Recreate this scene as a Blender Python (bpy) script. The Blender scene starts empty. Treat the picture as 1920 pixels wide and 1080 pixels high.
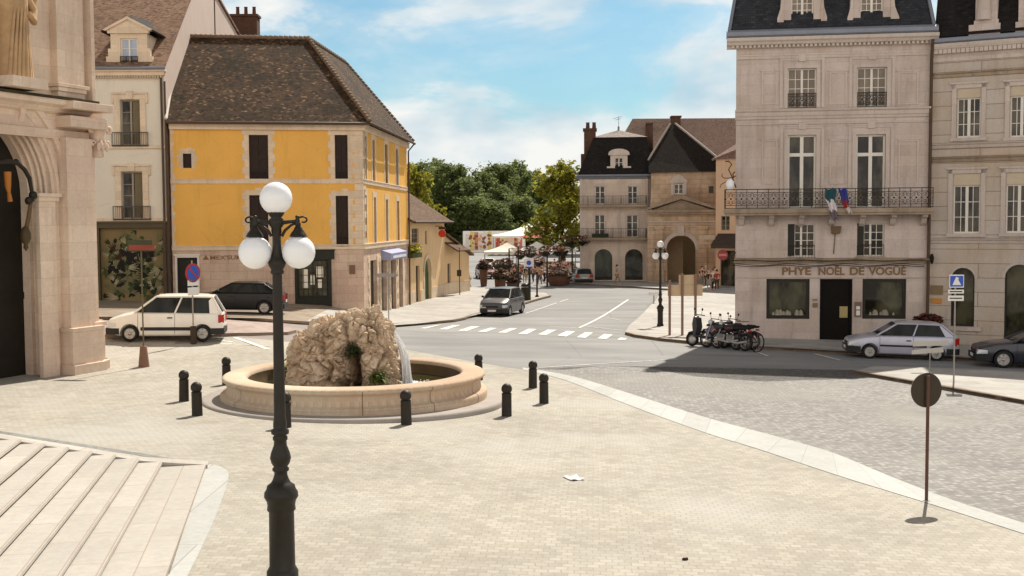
import bpy, bmesh, math, random
from mathutils import Vector, Matrix
R = math.radians
rnd = random.Random(7)
C = bpy.context.scene.collection
PW, PH = 1920.0, 1080.0
F = 2150.0                       # focal length in photo pixels
CAMZ = 5.0
PITCH = math.atan((540 - 417) / F)
ROLL = R(-0.35)

def ss(t):
    t = max(0.0, min(1.0, t)); return t * t * (3 - 2 * t)

def g(x, y):
    """height of the ground: the square falls away to the right and towards the street"""
    xc = max(-24.0, min(30.0, x)); yc = max(-6.0, min(110.0, y))
    p = 0.9 - 0.027 * xc - 0.0184 * yc
    lf = ss((-xc - 5) / 6)
    p += 0.62 * lf * ss((yc - 31) / 14)
    far = -0.62 - 0.006 * max(-10, min(20, x))
    t = ss((y - 44 - 12 * lf) / 34)
    return p * (1 - t) + far * t

# camera rotation (looking along +Y, pitched down)
_fw = Vector((0, math.cos(PITCH), -math.sin(PITCH)))
_rt0 = Vector((1, 0, 0)); _up0 = Vector((0, math.sin(PITCH), math.cos(PITCH)))
_rt = _rt0 * math.cos(ROLL) + _up0 * math.sin(ROLL)
_up = _up0 * math.cos(ROLL) - _rt0 * math.sin(ROLL)
CAM = Vector((0, 0, CAMZ))
def ray(px, py):
    return _fw + _rt * ((px - 960) / F) + _up * ((540 - py) / F)
def at(px, py, Y):
    """point at world depth Y seen at a photo pixel"""
    d = ray(px, py); return CAM + d * (Y / d.y)
def G(px, py, dz=0.0):
    """point on the ground seen at a photo pixel"""
    d = ray(px, py); d = d / d.y
    lo, y = 3.0, 3.0
    while y < 420:
        p = CAM + d * y
        if p.z <= g(p.x, p.y) + dz: break
        lo = y; y += 0.5
    hi = y
    for _ in range(30):
        m = (lo + hi) / 2; p = CAM + d * m
        if p.z <= g(p.x, p.y) + dz: hi = m
        else: lo = m
    p = CAM + d * hi
    return Vector((p.x, p.y, g(p.x, p.y)))
def proj(p):
    v = Vector(p) - CAM
    z = v.dot(_fw); return (960 + F * v.dot(_rt) / z, 540 - F * v.dot(_up) / z)
# ------------------------------------------------------------------ object helpers
def tag(o, label=None, cat=None, group=None, kind=None):
    if label: o['label'] = label
    if cat: o['category'] = cat
    if group: o['group'] = group
    if kind: o['kind'] = kind
    return o
def thing(name, label, cat, loc=(0, 0, 0), rz=0.0, group=None):
    o = bpy.data.objects.new(name, None); C.objects.link(o)
    o.empty_display_size = 0.2
    o.location = loc; o.rotation_euler = (0, 0, rz)
    return tag(o, label, cat, group)
def kids(o): return [c for c in bpy.data.objects if c.parent == o]
def copy_tree(o, parent=None):
    c = o.copy(); C.objects.link(c)
    if parent is not None: c.parent = parent
    for ch in kids(o): copy_tree(ch, c)
    return c

class MB:
    """collects faces; build() links them as one mesh object with metre-true UVs"""
    def __init__(s): s.v = []; s.f = []; s.m = []; s.s = []; s.M = None
    def add(s, vs, fs, m=0, sm=False):
        n = len(s.v)
        s.v += [tuple(s.M @ Vector(p)) if s.M else tuple(p) for p in vs]
        for f in fs: s.f.append([n + i for i in f]); s.m.append(m); s.s.append(sm)
        return s
    def quad(s, a, b, c, d, m=0): return s.add([a, b, c, d], [(0, 1, 2, 3)], m)
    def poly(s, pts, m=0): return s.add(pts, [tuple(range(len(pts)))], m)
    def box(s, x0, x1, y0, y1, z0, z1, m=0):
        return s.add([(x0, y0, z0), (x1, y0, z0), (x1, y1, z0), (x0, y1, z0), (x0, y0, z1), (x1, y0, z1), (x1, y1, z1), (x0, y1, z1)],
                     [(0, 3, 2, 1), (4, 5, 6, 7), (0, 1, 5, 4), (1, 2, 6, 5), (2, 3, 7, 6), (3, 0, 4, 7)], m)
    def extr(s, prof, a, b, axis='y', m=0, sm=False):
        """prof: closed 2-D outline; extruded along an axis. y: (x,z), x: (y,z), z: (x,y)"""
        def P(p, t): return (p[0], t, p[1]) if axis == 'y' else ((t, p[0], p[1]) if axis == 'x' else (p[0], p[1], t))
        n = len(prof)
        vs = [P(p, a) for p in prof] + [P(p, b) for p in prof]
        s.add(vs, [(i, (i + 1) % n, n + (i + 1) % n, n + i) for i in range(n)], m, sm)
        s.add(vs[:n], [tuple(range(n))], m); s.add(vs[n:], [tuple(range(n))], m)
        return s
    def lathe(s, prof, n=16, c=(0, 0, 0), m=0, sm=True, caps=True):
        vs = []
        for r, z in prof:
            for k in range(n):
                a = 2 * math.pi * k / n
                vs.append((c[0] + r * math.cos(a), c[1] + r * math.sin(a), c[2] + z))
        fs = []
        for i in range(len(prof) - 1):
            for k in range(n):
                k2 = (k + 1) % n
                fs.append((i * n + k, i * n + k2, (i + 1) * n + k2, (i + 1) * n + k))
        s.add(vs, fs, m, sm)
        if caps:
            if prof[0][0] > 1e-4: s.add(vs[:n], [tuple(range(n))], m)
            if prof[-1][0] > 1e-4: s.add(vs[-n:], [tuple(range(n))], m)
        return s
    def sphere(s, c, r, n=16, m=0, sq=(1, 1, 1)):
        vs = []; rows = max(6, n // 2)
        for i in range(rows + 1):
            th = math.pi * i / rows
            for k in range(n):
                a = 2 * math.pi * k / n
                vs.append((c[0] + r * sq[0] * math.sin(th) * math.cos(a), c[1] + r * sq[1] * math.sin(th) * math.sin(a), c[2] + r * sq[2] * math.cos(th)))
        fs = [(i * n + k, i * n + (k + 1) % n, (i + 1) * n + (k + 1) % n, (i + 1) * n + k) for i in range(rows) for k in range(n)]
        return s.add(vs, fs, m, True)
    def tube(s, pts, r, n=8, m=0, caps=True, sm=True):
        pts = [Vector(p) for p in pts]; rs = r if isinstance(r, (list, tuple)) else [r] * len(pts)
        vs = []; up = None
        for i, p in enumerate(pts):
            d = (pts[min(i + 1, len(pts) - 1)] - pts[max(i - 1, 0)]).normalized()
            if up is None: up = Vector((0, 0, 1)) if abs(d.z) < 0.9 else Vector((1, 0, 0))
            a = d.cross(up)
            if a.length < 1e-5: a = d.cross(Vector((0.3, 0.9, 0.1)))
            a.normalize(); b = a.cross(d).normalized(); up = b
            for k in range(n):
                t = 2 * math.pi * k / n
                vs.append(p + a * (rs[i] * math.cos(t)) + b * (rs[i] * math.sin(t)))
        fs = [(i * n + k, i * n + (k + 1) % n, (i + 1) * n + (k + 1) % n, (i + 1) * n + k) for i in range(len(pts) - 1) for k in range(n)]
        s.add(vs, fs, m, sm)
        if caps: s.add(vs[:n], [tuple(range(n))], m); s.add(vs[-n:], [tuple(range(n))], m)
        return s
    def disc(s, c, r, nrm, th, n=20, m=0, inner=0.0):
        """thick disc facing nrm"""
        nz = Vector(nrm).normalized(); q = nz.to_track_quat('Z', 'Y').to_matrix()
        vs = []
        for z in (-th / 2, th / 2):
            for k in range(n):
                a = 2 * math.pi * k / n
                vs.append(Vector(c) + q @ Vector((r * math.cos(a), r * math.sin(a), z)))
        s.add(vs, [(k, (k + 1) % n, n + (k + 1) % n, n + k) for k in range(n)], m)
        s.add(vs[:n], [tuple(range(n))], m); s.add(vs[n:], [tuple(range(n))], m)
        return s
    def mesh(s, name, mats):
        me = bpy.data.meshes.new(name)
        me.from_pydata(s.v, [], s.f)
        mats = mats if isinstance(mats, (list, tuple)) else [mats]
        for m in mats: me.materials.append(m)
        me.polygons.foreach_set('material_index', [min(i, len(mats) - 1) for i in s.m])
        me.polygons.foreach_set('use_smooth', s.s)
        me.update()
        add_uv(me)
        return me
    def build(s, name, mats, parent=None, bevel=0, loc=None, recalc=True):
        me = s.mesh(name, mats)
        if recalc and len(me.polygons) < 60000:
            bm = bmesh.new(); bm.from_mesh(me); bmesh.ops.recalc_face_normals(bm, faces=bm.faces); bm.to_mesh(me); bm.free()
        o = bpy.data.objects.new(name, me); C.objects.link(o)
        if parent is not None: o.parent = parent
        if loc: o.location = loc
        if bevel:
            b = o.modifiers.new('bevel', 'BEVEL'); b.width = bevel; b.segments = 2; b.limit_method = 'ANGLE'; b.angle_limit = R(40)
        return o
def add_uv(me):
    uv = me.uv_layers.new(name='UVMap'); vals = [0.0] * (2 * len(me.loops))
    vco = [v.co for v in me.vertices]; lv = [l.vertex_index for l in me.loops]
    for p in me.polygons:
        n = p.normal
        if abs(n.z) > 0.96: t = Vector((1, 0, 0)); b = Vector((0, 1, 0))
        else:
            t = Vector((-n.y, n.x, 0)).normalized()
            if abs(t.x) >= abs(t.y):
                if t.x < 0: t = -t
            elif t.y < 0: t = -t
            b = n.cross(t)
            if b.z < 0: b = -b
        for li in p.loop_indices:
            c = vco[lv[li]]; vals[2 * li] = c.dot(t); vals[2 * li + 1] = c.dot(b)
    uv.data.foreach_set('uv', vals)
def real(o):
    """mesh of an object with its modifiers applied"""
    dg = bpy.context.evaluated_depsgraph_get()
    return bpy.data.meshes.new_from_object(o.evaluated_get(dg))
def kill(o):
    me = o.data; bpy.data.objects.remove(o)
    if isinstance(me, bpy.types.Mesh) and me.users == 0: bpy.data.meshes.remove(me)
def cut(o, cutter):
    """boolean difference, result baked into o's mesh"""
    b = o.modifiers.new('cut', 'BOOLEAN'); b.operation = 'DIFFERENCE'; b.object = cutter; b.solver = 'EXACT'
    bpy.context.view_layer.update()
    me = real(o); o.modifiers.clear(); o.data = me; kill(cutter)

# ------------------------------------------------------------------ materials
def nd(nt, typ, ins=None, **at_):
    n = nt.nodes.new(typ)
    for k, v in at_.items(): setattr(n, k, v)
    for k, v in (ins or {}).items():
        if isinstance(v, bpy.types.NodeSocket): nt.links.new(v, n.inputs[k])
        else: n.inputs[k].default_value = v
    return n
def lin(c):
    return tuple((x / 12.92 if x <= 0.04045 else ((x + 0.055) / 1.055) ** 2.4) for x in c)
def hexc(r, g_, b, k=1.0):
    l = lin((r / 255, g_ / 255, b / 255)); return (l[0] * k, l[1] * k, l[2] * k)
def rgba(c): return (c[0], c[1], c[2], 1)
def sc(c, k): return (c[0] * k, c[1] * k, c[2] * k)
def base_mat(name, rough=0.85, metal=0.0, spec=0.3):
    m = bpy.data.materials.new(name); m.use_nodes = True
    nt = m.node_tree; b = nt.nodes['Principled BSDF']
    b.inputs['Roughness'].default_value = rough; b.inputs['Metallic'].default_value = metal
    b.inputs['Specular IOR Level'].default_value = spec
    return m, nt, b
def coords(nt, uv=False, scale=(1, 1, 1), rot=0.0):
    t = nd(nt, 'ShaderNodeTexCoord')
    mp = nd(nt, 'ShaderNodeMapping', {'Vector': t.outputs['UV' if uv else 'Object'], 'Scale': scale, 'Rotation': (0, 0, rot)})
    return mp.outputs[0]
def noise(nt, vec, scale, detail=4, rough=0.6): 
    return nd(nt, 'ShaderNodeTexNoise', {'Vector': vec, 'Scale': scale, 'Detail': detail, 'Roughness': rough}).outputs['Fac']
def ramp(nt, fac, stops):
    r = nd(nt, 'ShaderNodeValToRGB', {'Fac': fac}); e = r.color_ramp.elements
    while len(e) < len(stops): e.new(0.5)
    for k, (p, c) in enumerate(stops):
        e[k].position = p; e[k].color = rgba(c) if isinstance(c, tuple) else (c, c, c, 1)
    return r.outputs[0]
def mixc(nt, fac, a, b, mode='MIX'):
    n = nd(nt, 'ShaderNodeMix', data_type='RGBA', blend_type=mode)
    for idx, v in ((0, fac), (6, a), (7, b)):
        if isinstance(v, bpy.types.NodeSocket): nt.links.new(v, n.inputs[idx])
        elif idx == 0: n.inputs[0].default_value = v
        else: n.inputs[idx].default_value = rgba(v) if isinstance(v, tuple) else (v, v, v, 1)
    return n.outputs[2]
def bump(nt, b, h, strength=0.3, dist=0.02):
    n = nd(nt, 'ShaderNodeBump', {'Height': h, 'Strength': strength, 'Distance': dist})
    nt.links.new(n.outputs[0], b.inputs['Normal'])
def simple(name, col, rough=0.7, metal=0.0, var=0.15, scale=2.0, bmp=0.0, spec=0.3, coat=0.0):
    m, nt, b = base_mat(name, rough, metal, spec)
    v = coords(nt); n = noise(nt, v, scale, 5)
    c = mixc(nt, 1.0, col, ramp(nt, n, [(0.25, 1 - var), (0.75, 1 + var * 0.6)]), 'MULTIPLY')
    nt.links.new(c, b.inputs['Base Color'])
    if coat: b.inputs['Coat Weight'].default_value = coat; b.inputs['Coat Roughness'].default_value = 0.06
    if bmp: bump(nt, b, noise(nt, v, scale * 6, 4), bmp, 0.02)
    return m
def masonry(name, col, bw=0.9, bh=0.38, joint=0.012, jcol=None, var=0.16, stain=0.3, stain_col=(0.12, 0.09, 0.06), bmp=0.35, rough=0.9, jvis=0.55, warp=0.0, second=None):
    """coursed stone: brick pattern on metre UVs, block-to-block tone, broad weathering"""
    m, nt, b = base_mat(name, rough)
    uv = coords(nt, True); ob = coords(nt)
    if warp:
        w = nd(nt, 'ShaderNodeTexNoise', {'Vector': uv, 'Scale': 1.1, 'Detail': 3})
        wv = nd(nt, 'ShaderNodeVectorMath', {0: w.outputs['Color'], 1: (0.5, 0.5, 0.5)}, operation='SUBTRACT')
        ws = nd(nt, 'ShaderNodeVectorMath', {0: wv.outputs[0], 'Scale': warp}, operation='SCALE')
        uv = nd(nt, 'ShaderNodeVectorMath', {0: uv, 1: ws.outputs[0]}, operation='ADD').outputs[0]
    br = nd(nt, 'ShaderNodeTexBrick', {'Vector': uv, 'Color1': (1 - var, 1 - var, 1 - var, 1), 'Color2': (1 + var * .5,) * 3 + (1,), 'Mortar': rgba((1, 1, 1)), 'Scale': 1.0, 'Mortar Size': joint,
                                       'Mortar Smooth': 0.4, 'Bias': 0.0, 'Brick Width': bw, 'Row Height': bh})
    c = mixc(nt, 1.0, col, br.outputs['Color'], 'MULTIPLY')
    if second: c = mixc(nt, ramp(nt, noise(nt, ob, 0.35, 4), [(0.42, 0.0), (0.6, 1.0)]), c, mixc(nt, 1.0, second, br.outputs['Color'], 'MULTIPLY'))
    c = mixc(nt, 1.0, c, ramp(nt, noise(nt, ob, 0.9, 6), [(0.25, 1 - var), (0.75, 1 + var * 0.4)]), 'MULTIPLY')
    c = mixc(nt, 1.0, c, ramp(nt, noise(nt, ob, 9, 5, 0.7), [(0.25, 0.86), (0.75, 1.06)]), 'MULTIPLY')
    # rain streaks: noise stretched along the vertical
    st = noise(nt, coords(nt, False, (1.6, 1.6, 0.22)), 1.4, 6, 0.65)
    c = mixc(nt, ramp(nt, st, [(0.50, 0.0), (0.76, stain)]), c, stain_col)
    jm = nd(nt, 'ShaderNodeMath', {0: br.outputs['Fac'], 1: jvis}, operation='MULTIPLY').outputs[0]
    c = mixc(nt, jm, c, jcol or sc(col, 0.45))
    nt.links.new(c, b.inputs['Base Color'])
    inv = nd(nt, 'ShaderNodeMath', {0: 1.0, 1: br.outputs['Fac']}, operation='SUBTRACT').outputs[0]
    h = nd(nt, 'ShaderNodeMath', {0: inv, 1: noise(nt, ob, 14, 5, 0.7)}, operation='ADD').outputs[0]
    bump(nt, b, h, bmp, 0.015)
    return m
def plaster(name, col, var=0.1, stain=0.25, stain_col=(0.2, 0.15, 0.1)):
    m, nt, b = base_mat(name, 0.92, 0, 0.15)
    ob = coords(nt)
    c = mixc(nt, 1.0, col, ramp(nt, noise(nt, ob, 0.45, 6), [(0.25, 1 - var), (0.75, 1 + var * 0.5)]), 'MULTIPLY')
    c = mixc(nt, 1.0, c, ramp(nt, noise(nt, ob, 12, 6, 0.75), [(0.2, 0.9), (0.8, 1.05)]), 'MULTIPLY')
    st = noise(nt, coords(nt, False, (1.6, 1.6, 0.18)), 1.5, 6, 0.65)
    c = mixc(nt, ramp(nt, st, [(0.55, 0.0), (0.82, stain)]), c, stain_col)
    cr = nd(nt, 'ShaderNodeTexVoronoi', {'Vector': ob, 'Scale': 0.55}, feature='DISTANCE_TO_EDGE').outputs['Distance']
    crk = nd(nt, 'ShaderNodeMath', {0: ramp(nt, cr, [(0.0, 0.35), (0.006, 0.0)]), 1: ramp(nt, noise(nt, ob, 0.6, 2), [(0.5, 0.0), (0.62, 1.0)])}, operation='MULTIPLY').outputs[0]
    c = mixc(nt, crk, c, sc(col, 0.3))
    nt.links.new(c, b.inputs['Base Color'])
    bump(nt, b, noise(nt, ob, 22, 6, 0.7), 0.2, 0.01)
    return m
def tiles(name, c1, c2, c3, bw=0.17, bh=0.11, bmp=0.8, moss=(0.09, 0.075, 0.03), mossk=0.5):
    m, nt, b = base_mat(name, 0.9, 0, 0.2)
    uv = coords(nt, True); ob = coords(nt)
    w = nd(nt, 'ShaderNodeTexNoise', {'Vector': uv, 'Scale': 1.7, 'Detail': 3})
    ws = nd(nt, 'ShaderNodeVectorMath', {0: w.outputs['Color'], 'Scale': 0.09}, operation='SCALE')
    uw = nd(nt, 'ShaderNodeVectorMath', {0: uv, 1: ws.outputs[0]}, operation='ADD').outputs[0]
    br = nd(nt, 'ShaderNodeTexBrick', {'Vector': uw, 'Color1': (0, 0, 0, 1), 'Color2': (1, 1, 1, 1), 'Mortar': (0.5, 0.5, 0.5, 1), 'Scale': 1.0, 'Mortar Size': 0.008,
                                       'Mortar Smooth': 0.3, 'Brick Width': bw, 'Row Height': bh})
    n2 = noise(nt, coords(nt, True, (3.2, 4.6, 1)), 1.0, 3, 0.8)
    f = mixc(nt, 0.42, br.outputs['Color'], n2)
    c = ramp(nt, f, [(0.18, c1), (0.5, c2), (0.7, c2), (0.92, c3)])
    c = mixc(nt, ramp(nt, noise(nt, ob, 0.5, 7, 0.7), [(0.46, 0.0), (0.62, mossk)]), c, moss)
    c = mixc(nt, ramp(nt, noise(nt, ob, 5, 5, 0.8), [(0.6, 0.0), (0.74, 0.55)]), c, sc(c3, 1.25))
    jm = nd(nt, 'ShaderNodeMath', {0: br.outputs['Fac'], 1: 0.6}, operation='MULTIPLY').outputs[0]
    c = mixc(nt, jm, c, sc(c1, 0.35))
    nt.links.new(c, b.inputs['Base Color'])
    # each course laps over the one below: saw-tooth up the slope
    sp = nd(nt, 'ShaderNodeSeparateXYZ', {0: uw}).outputs[1]
    saw = nd(nt, 'ShaderNodeMath', {0: sp, 1: bh}, operation='FLOORED_MODULO').outputs[0]
    saw = nd(nt, 'ShaderNodeMath', {0: saw, 1: -0.35 / bh}, operation='MULTIPLY').outputs[0]
    h = nd(nt, 'ShaderNodeMath', {0: saw, 1: f}, operation='ADD').outputs[0]
    h = nd(nt, 'ShaderNodeMath', {0: h, 1: br.outputs['Fac']}, operation='SUBTRACT').outputs[0]
    bump(nt, b, h, bmp, 0.03)
    return m
def setts(name, cols, bw, bh, rot, joint=0.012, jcol=(0.1, 0.08, 0.06), warp=0.12, patch=None, rough=0.8, jvis=0.7, bmp=0.5, blotch=0.2):
    """small paving stones on the ground"""
    m, nt, b = base_mat(name, rough, 0, 0.35)
    v = coords(nt, False, (1, 1, 0), rot)
    w = nd(nt, 'ShaderNodeTexNoise', {'Vector': v, 'Scale': 0.7, 'Detail': 4, 'Roughness': 0.65})
    ws = nd(nt, 'ShaderNodeVectorMath', {0: w.outputs['Color'], 'Scale': warp}, operation='SCALE')
    vw = nd(nt, 'ShaderNodeVectorMath', {0: v, 1: ws.outputs[0]}, operation='ADD').outputs[0]
    br = nd(nt, 'ShaderNodeTexBrick', {'Vector': vw, 'Color1': (0, 0, 0, 1), 'Color2': (1, 1, 1, 1), 'Mortar': (0.5, 0.5, 0.5, 1), 'Scale': 1.0, 'Mortar Size': joint,
                                       'Mortar Smooth': 0.5, 'Brick Width': bw, 'Row Height': bh})
    br.offset_frequency = 2; br.squash = 1.0
    c = ramp(nt, br.outputs['Color'], [(0.0, cols[0]), (0.5, cols[1]), (1.0, cols[2])])
    c = mixc(nt, 1.0, c, ramp(nt, noise(nt, v, 0.22, 6, 0.6), [(0.3, 1 - blotch), (0.7, 1 + blotch * 0.5)]), 'MULTIPLY')
    c = mixc(nt, 1.0, c, ramp(nt, noise(nt, v, 2.3, 5, 0.7), [(0.28, 0.84), (0.72, 1.08)]), 'MULTIPLY')
    if patch: c = mixc(nt, ramp(nt, noise(nt, v, 0.16, 4), [(0.5, 0.0), (0.64, 0.8)]), c, patch)
    # spills, worn tracks and dirt, then dark trodden spots
    c = mixc(nt, ramp(nt, noise(nt, v, 0.5, 8, 0.72), [(0.53, 0.0), (0.70, 0.38)]), c, sc(cols[0], 0.62))
    c = mixc(nt, ramp(nt, noise(nt, v, 0.33, 6, 0.7), [(0.56, 0.0), (0.70, 0.35)]), c, sc(cols[2], 1.08))
    c = mixc(nt, ramp(nt, noise(nt, v, 6, 3, 0.8), [(0.7, 0.0), (0.8, 0.4)]), c, sc(cols[0], 0.4))
    jn = nd(nt, 'ShaderNodeMath', {0: br.outputs['Fac'], 1: ramp(nt, noise(nt, v, 0.9, 4), [(0.3, jvis * 0.35), (0.7, jvis)])}, operation='MULTIPLY').outputs[0]
    c = mixc(nt, jn, c, jcol)
    nt.links.new(c, b.inputs['Base Color'])
    inv = nd(nt, 'ShaderNodeMath', {0: 1.0, 1: br.outputs['Fac']}, operation='SUBTRACT').outputs[0]
    h = nd(nt, 'ShaderNodeMath', {0: inv, 1: noise(nt, v, 9, 4)}, operation='ADD').outputs[0]
    bump(nt, b, h, bmp, 0.02)
    return m
def asphalt(name, col, col2):
    m, nt, b = base_mat(name, 0.85, 0, 0.3)
    v = coords(nt, False, (1, 1, 0))
    c = mixc(nt, ramp(nt, noise(nt, v, 0.12, 6, 0.6), [(0.35, 0.0), (0.65, 1.0)]), col, col2)
    # long worn patches along the traffic
    s = noise(nt, coords(nt, False, (0.35, 1.3, 0), R(8)), 0.5, 5, 0.6)
    c = mixc(nt, 1.0, c, ramp(nt, s, [(0.3, 0.8), (0.7, 1.1)]), 'MULTIPLY')
    c = mixc(nt, 1.0, c, ramp(nt, noise(nt, v, 40, 3, 0.8), [(0.25, 0.85), (0.75, 1.12)]), 'MULTIPLY')
    vo = nd(nt, 'ShaderNodeTexVoronoi', {'Vector': v, 'Scale': 0.16}, feature='DISTANCE_TO_EDGE').outputs['Distance']
    c = mixc(nt, ramp(nt, vo, [(0.0, 0.45), (0.004, 0.0)]), c, sc(col, 0.4))
    nt.links.new(c, b.inputs['Base Color'])
    bump(nt, b, noise(nt, v, 60, 3), 0.25, 0.01)
    return m
def paint_line(name, col):
    m, nt, b = base_mat(name, 0.7)
    v = coords(nt, False, (1, 1, 0))
    w = ramp(nt, noise(nt, v, 5, 6, 0.8), [(0.42, 1.0), (0.62, 0.45)])
    nt.links.new(mixc(nt, 1.0, col, w, 'MULTIPLY'), b.inputs['Base Color'])
    return m
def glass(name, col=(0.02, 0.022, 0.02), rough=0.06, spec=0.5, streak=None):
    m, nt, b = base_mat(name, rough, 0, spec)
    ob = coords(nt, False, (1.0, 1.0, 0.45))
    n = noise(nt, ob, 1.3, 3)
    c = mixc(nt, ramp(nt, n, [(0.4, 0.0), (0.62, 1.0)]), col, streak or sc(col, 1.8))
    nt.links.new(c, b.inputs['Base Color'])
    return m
def leafmat(name, c1, c2, c3, trans=0.35):
    m, nt, b = base_mat(name, 0.6, 0, 0.25)
    r = nd(nt, 'ShaderNodeNewGeometry').outputs['Random Per Island']
    c = ramp(nt, r, [(0.0, c1), (0.55, c2), (1.0, c3)])
    c = mixc(nt, 1.0, c, ramp(nt, noise(nt, coords(nt), 0.35, 3), [(0.35, 0.75), (0.65, 1.2)]), 'MULTIPLY')
    nt.links.new(c, b.inputs['Base Color'])
    tr = nd(nt, 'ShaderNodeBsdfTranslucent', {'Color': c}); mx = nd(nt, 'ShaderNodeMixShader', {'Fac': trans})
    nt.links.new(b.outputs[0], mx.inputs[1]); nt.links.new(tr.outputs[0], mx.inputs[2])
    nt.links.new(mx.outputs[0], nt.nodes['Material Output'].inputs['Surface'])
    return m
_mc = {}
def paint(col, rough=0.45, metal=0.0, coat=0.0, var=0.08):
    k = (tuple(round(c, 3) for c in col), rough, metal, coat)
    if k not in _mc: _mc[k] = simple('paint', col, rough, metal, var, 3.0, 0, 0.4, coat)
    return _mc[k]

# ------------------------------------------------------------------ facades
class Fac:
    """a building front standing between two plan points; local x along it, y into the building, z up"""
    def __init__(s, name, label, cat, A, B, z0=None, own=None):
        s.A = Vector((A[0], A[1], 0)); B = Vector((B[0], B[1], 0))
        d = B - s.A; s.L = d.length; s.d = d.normalized(); s.n = Vector((-s.d.y, s.d.x, 0))   # n points into the building
        s.z0 = z0 if z0 is not None else 0.0
        s.A.z = s.z0
        s.rz = math.atan2(d.y, d.x)
        if own is None: s.o = thing(name, label, cat, s.A, s.rz)
        else: s.o = own
        s.W = Matrix.Translation(s.A) @ Matrix.Rotation(s.rz, 4, 'Z')
    def uv(s, px, py, d=0.0):
        r = ray(px, py); P0 = s.A + s.n * d
        t = (P0 - CAM).dot(s.n) / r.dot(s.n)
        p = CAM + r * t - s.A
        return (p.dot(s.d), p.z)
    def rect(s, x0, y0, x1, y1, d=0.0):
        """pixel rectangle -> (u0,u1,z0,z1) on the front"""
        a = s.uv(x0, (y0 + y1) / 2, d)[0]; b = s.uv(x1, (y0 + y1) / 2, d)[0]
        zt = s.uv((x0 + x1) / 2, y0, d)[1]; zb = s.uv((x0 + x1) / 2, y1, d)[1]
        return (min(a, b), max(a, b), zb, zt)
    def rel(s, o):
        """matrix that maps this front's local space into another object's local space"""
        return o.W.inverted() @ s.W
def arch_pts(u0, u1, zt, n=14, rise=None):
    """points of an arch springing so that its crown is at zt, left to right"""
    r = (u1 - u0) / 2; h = rise if rise else r; c = (u0 + u1) / 2
    return [(c - r * math.cos(math.pi * k / n), zt - h + h * math.sin(math.pi * k / n)) for k in range(n + 1)]
def wall(mb, u0, u1, z0, z1, holes, rev=0.2, m=0, y=0.0, mrev=None):
    """wall face at y with openings and their reveals. hole = (u0,u1,z0,z1[, 'arch'[, rise]])"""
    if mrev is None: mrev = m
    us = sorted({u0, u1, *[max(u0, min(u1, h[k])) for h in holes for k in (0, 1)]})
    zs = sorted({z0, z1, *[max(z0, min(z1, h[k])) for h in holes for k in (2, 3)]})
    for i in range(len(us) - 1):
        for j in range(len(zs) - 1):
            cu, cz = (us[i] + us[i + 1]) / 2, (zs[j] + zs[j + 1]) / 2
            if any(h[0] < cu < h[1] and h[2] < cz < h[3] for h in holes): continue
            mb.quad((us[i], y, zs[j]), (us[i + 1], y, zs[j]), (us[i + 1], y, zs[j + 1]), (us[i], y, zs[j + 1]), m)
    for h in holes:
        a, b, c, d = h[:4]
        if len(h) > 4:
            pts = arch_pts(a, b, d, 14, h[5] if len(h) > 5 else None); sp = pts[0][1]
            for k in range(len(pts) - 1):
                p, q = pts[k], pts[k + 1]
                mb.quad((p[0], y, p[1]), (q[0], y, q[1]), (q[0], y, d), (p[0], y, d), m)
                mb.quad((p[0], y, p[1]), (q[0], y, q[1]), (q[0], y + rev, q[1]), (p[0], y + rev, p[1]), mrev)
            d = sp
        else: mb.quad((a, y, d), (b, y, d), (b, y + rev, d), (a, y + rev, d), mrev)
        mb.quad((a, y, c), (a, y, d), (a, y + rev, d), (a, y + rev, c), mrev)
        mb.quad((b, y, c), (b, y, d), (b, y + rev, d), (b, y + rev, c), mrev)
        mb.quad((a, y, c), (b, y, c), (b, y + rev, c), (a, y + rev, c), mrev)
def mark(o, M):
    """place a child built in one front's space under a thing whose own space differs"""
    o.matrix_local = M; return o
def window(par, h, M=None, cols=2, rows=4, fr=0.06, mull=0.09, bar=0.028, y=0.14, transom=None, mf=None, mg=None, name='window', leaf=2):
    """glazed window filling an opening; frame and bars are its mesh, the panes a child"""
    u0, u1, z0, z1 = h[:4]; mb = MB(); dp = 0.06
    mb.box(u0, u0 + fr, y, y + dp, z0, z1); mb.box(u1 - fr, u1, y, y + dp, z0, z1)
    mb.box(u0 + fr, u1 - fr, y, y + dp, z0, z0 + fr * 1.4); top = z1 - fr
    mb.box(u0 + fr, u1 - fr, y, y + dp, z1 - fr, z1)
    zt = None
    if transom:
        zt = z0 + (z1 - z0) * transom
        mb.box(u0 + fr, u1 - fr, y - 0.01, y + dp, zt - mull * .5, zt + mull * .5)
    W = (u1 - u0 - 2 * fr) / leaf
    for k in range(1, leaf): mb.box(u0 + fr + k * W - mull / 2, u0 + fr + k * W + mull / 2, y - 0.015, y + dp, z0 + fr, z1 - fr)
    for k in range(leaf):
        for c in range(1, cols):
            x = u0 + fr + k * W + W * c / cols
            mb.box(x - bar / 2, x + bar / 2, y + 0.012, y + dp - .012, z0 + fr, z1 - fr)
    for r_ in range(1, rows):
        z = z0 + fr + (z1 - z0 - 2 * fr) * r_ / rows
        mb.box(u0 + fr, u1 - fr, y + 0.013, y + dp - .013, z - bar / 2, z + bar / 2)
    w = mb.build(name, mf, par)
    if M: w.matrix_local = M
    p = MB().quad((u0, y + .035, z0), (u1, y + .035, z0), (u1, y + .035, z1), (u0, y + .035, z1)).build('pane', mg, w)
    return w
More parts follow.
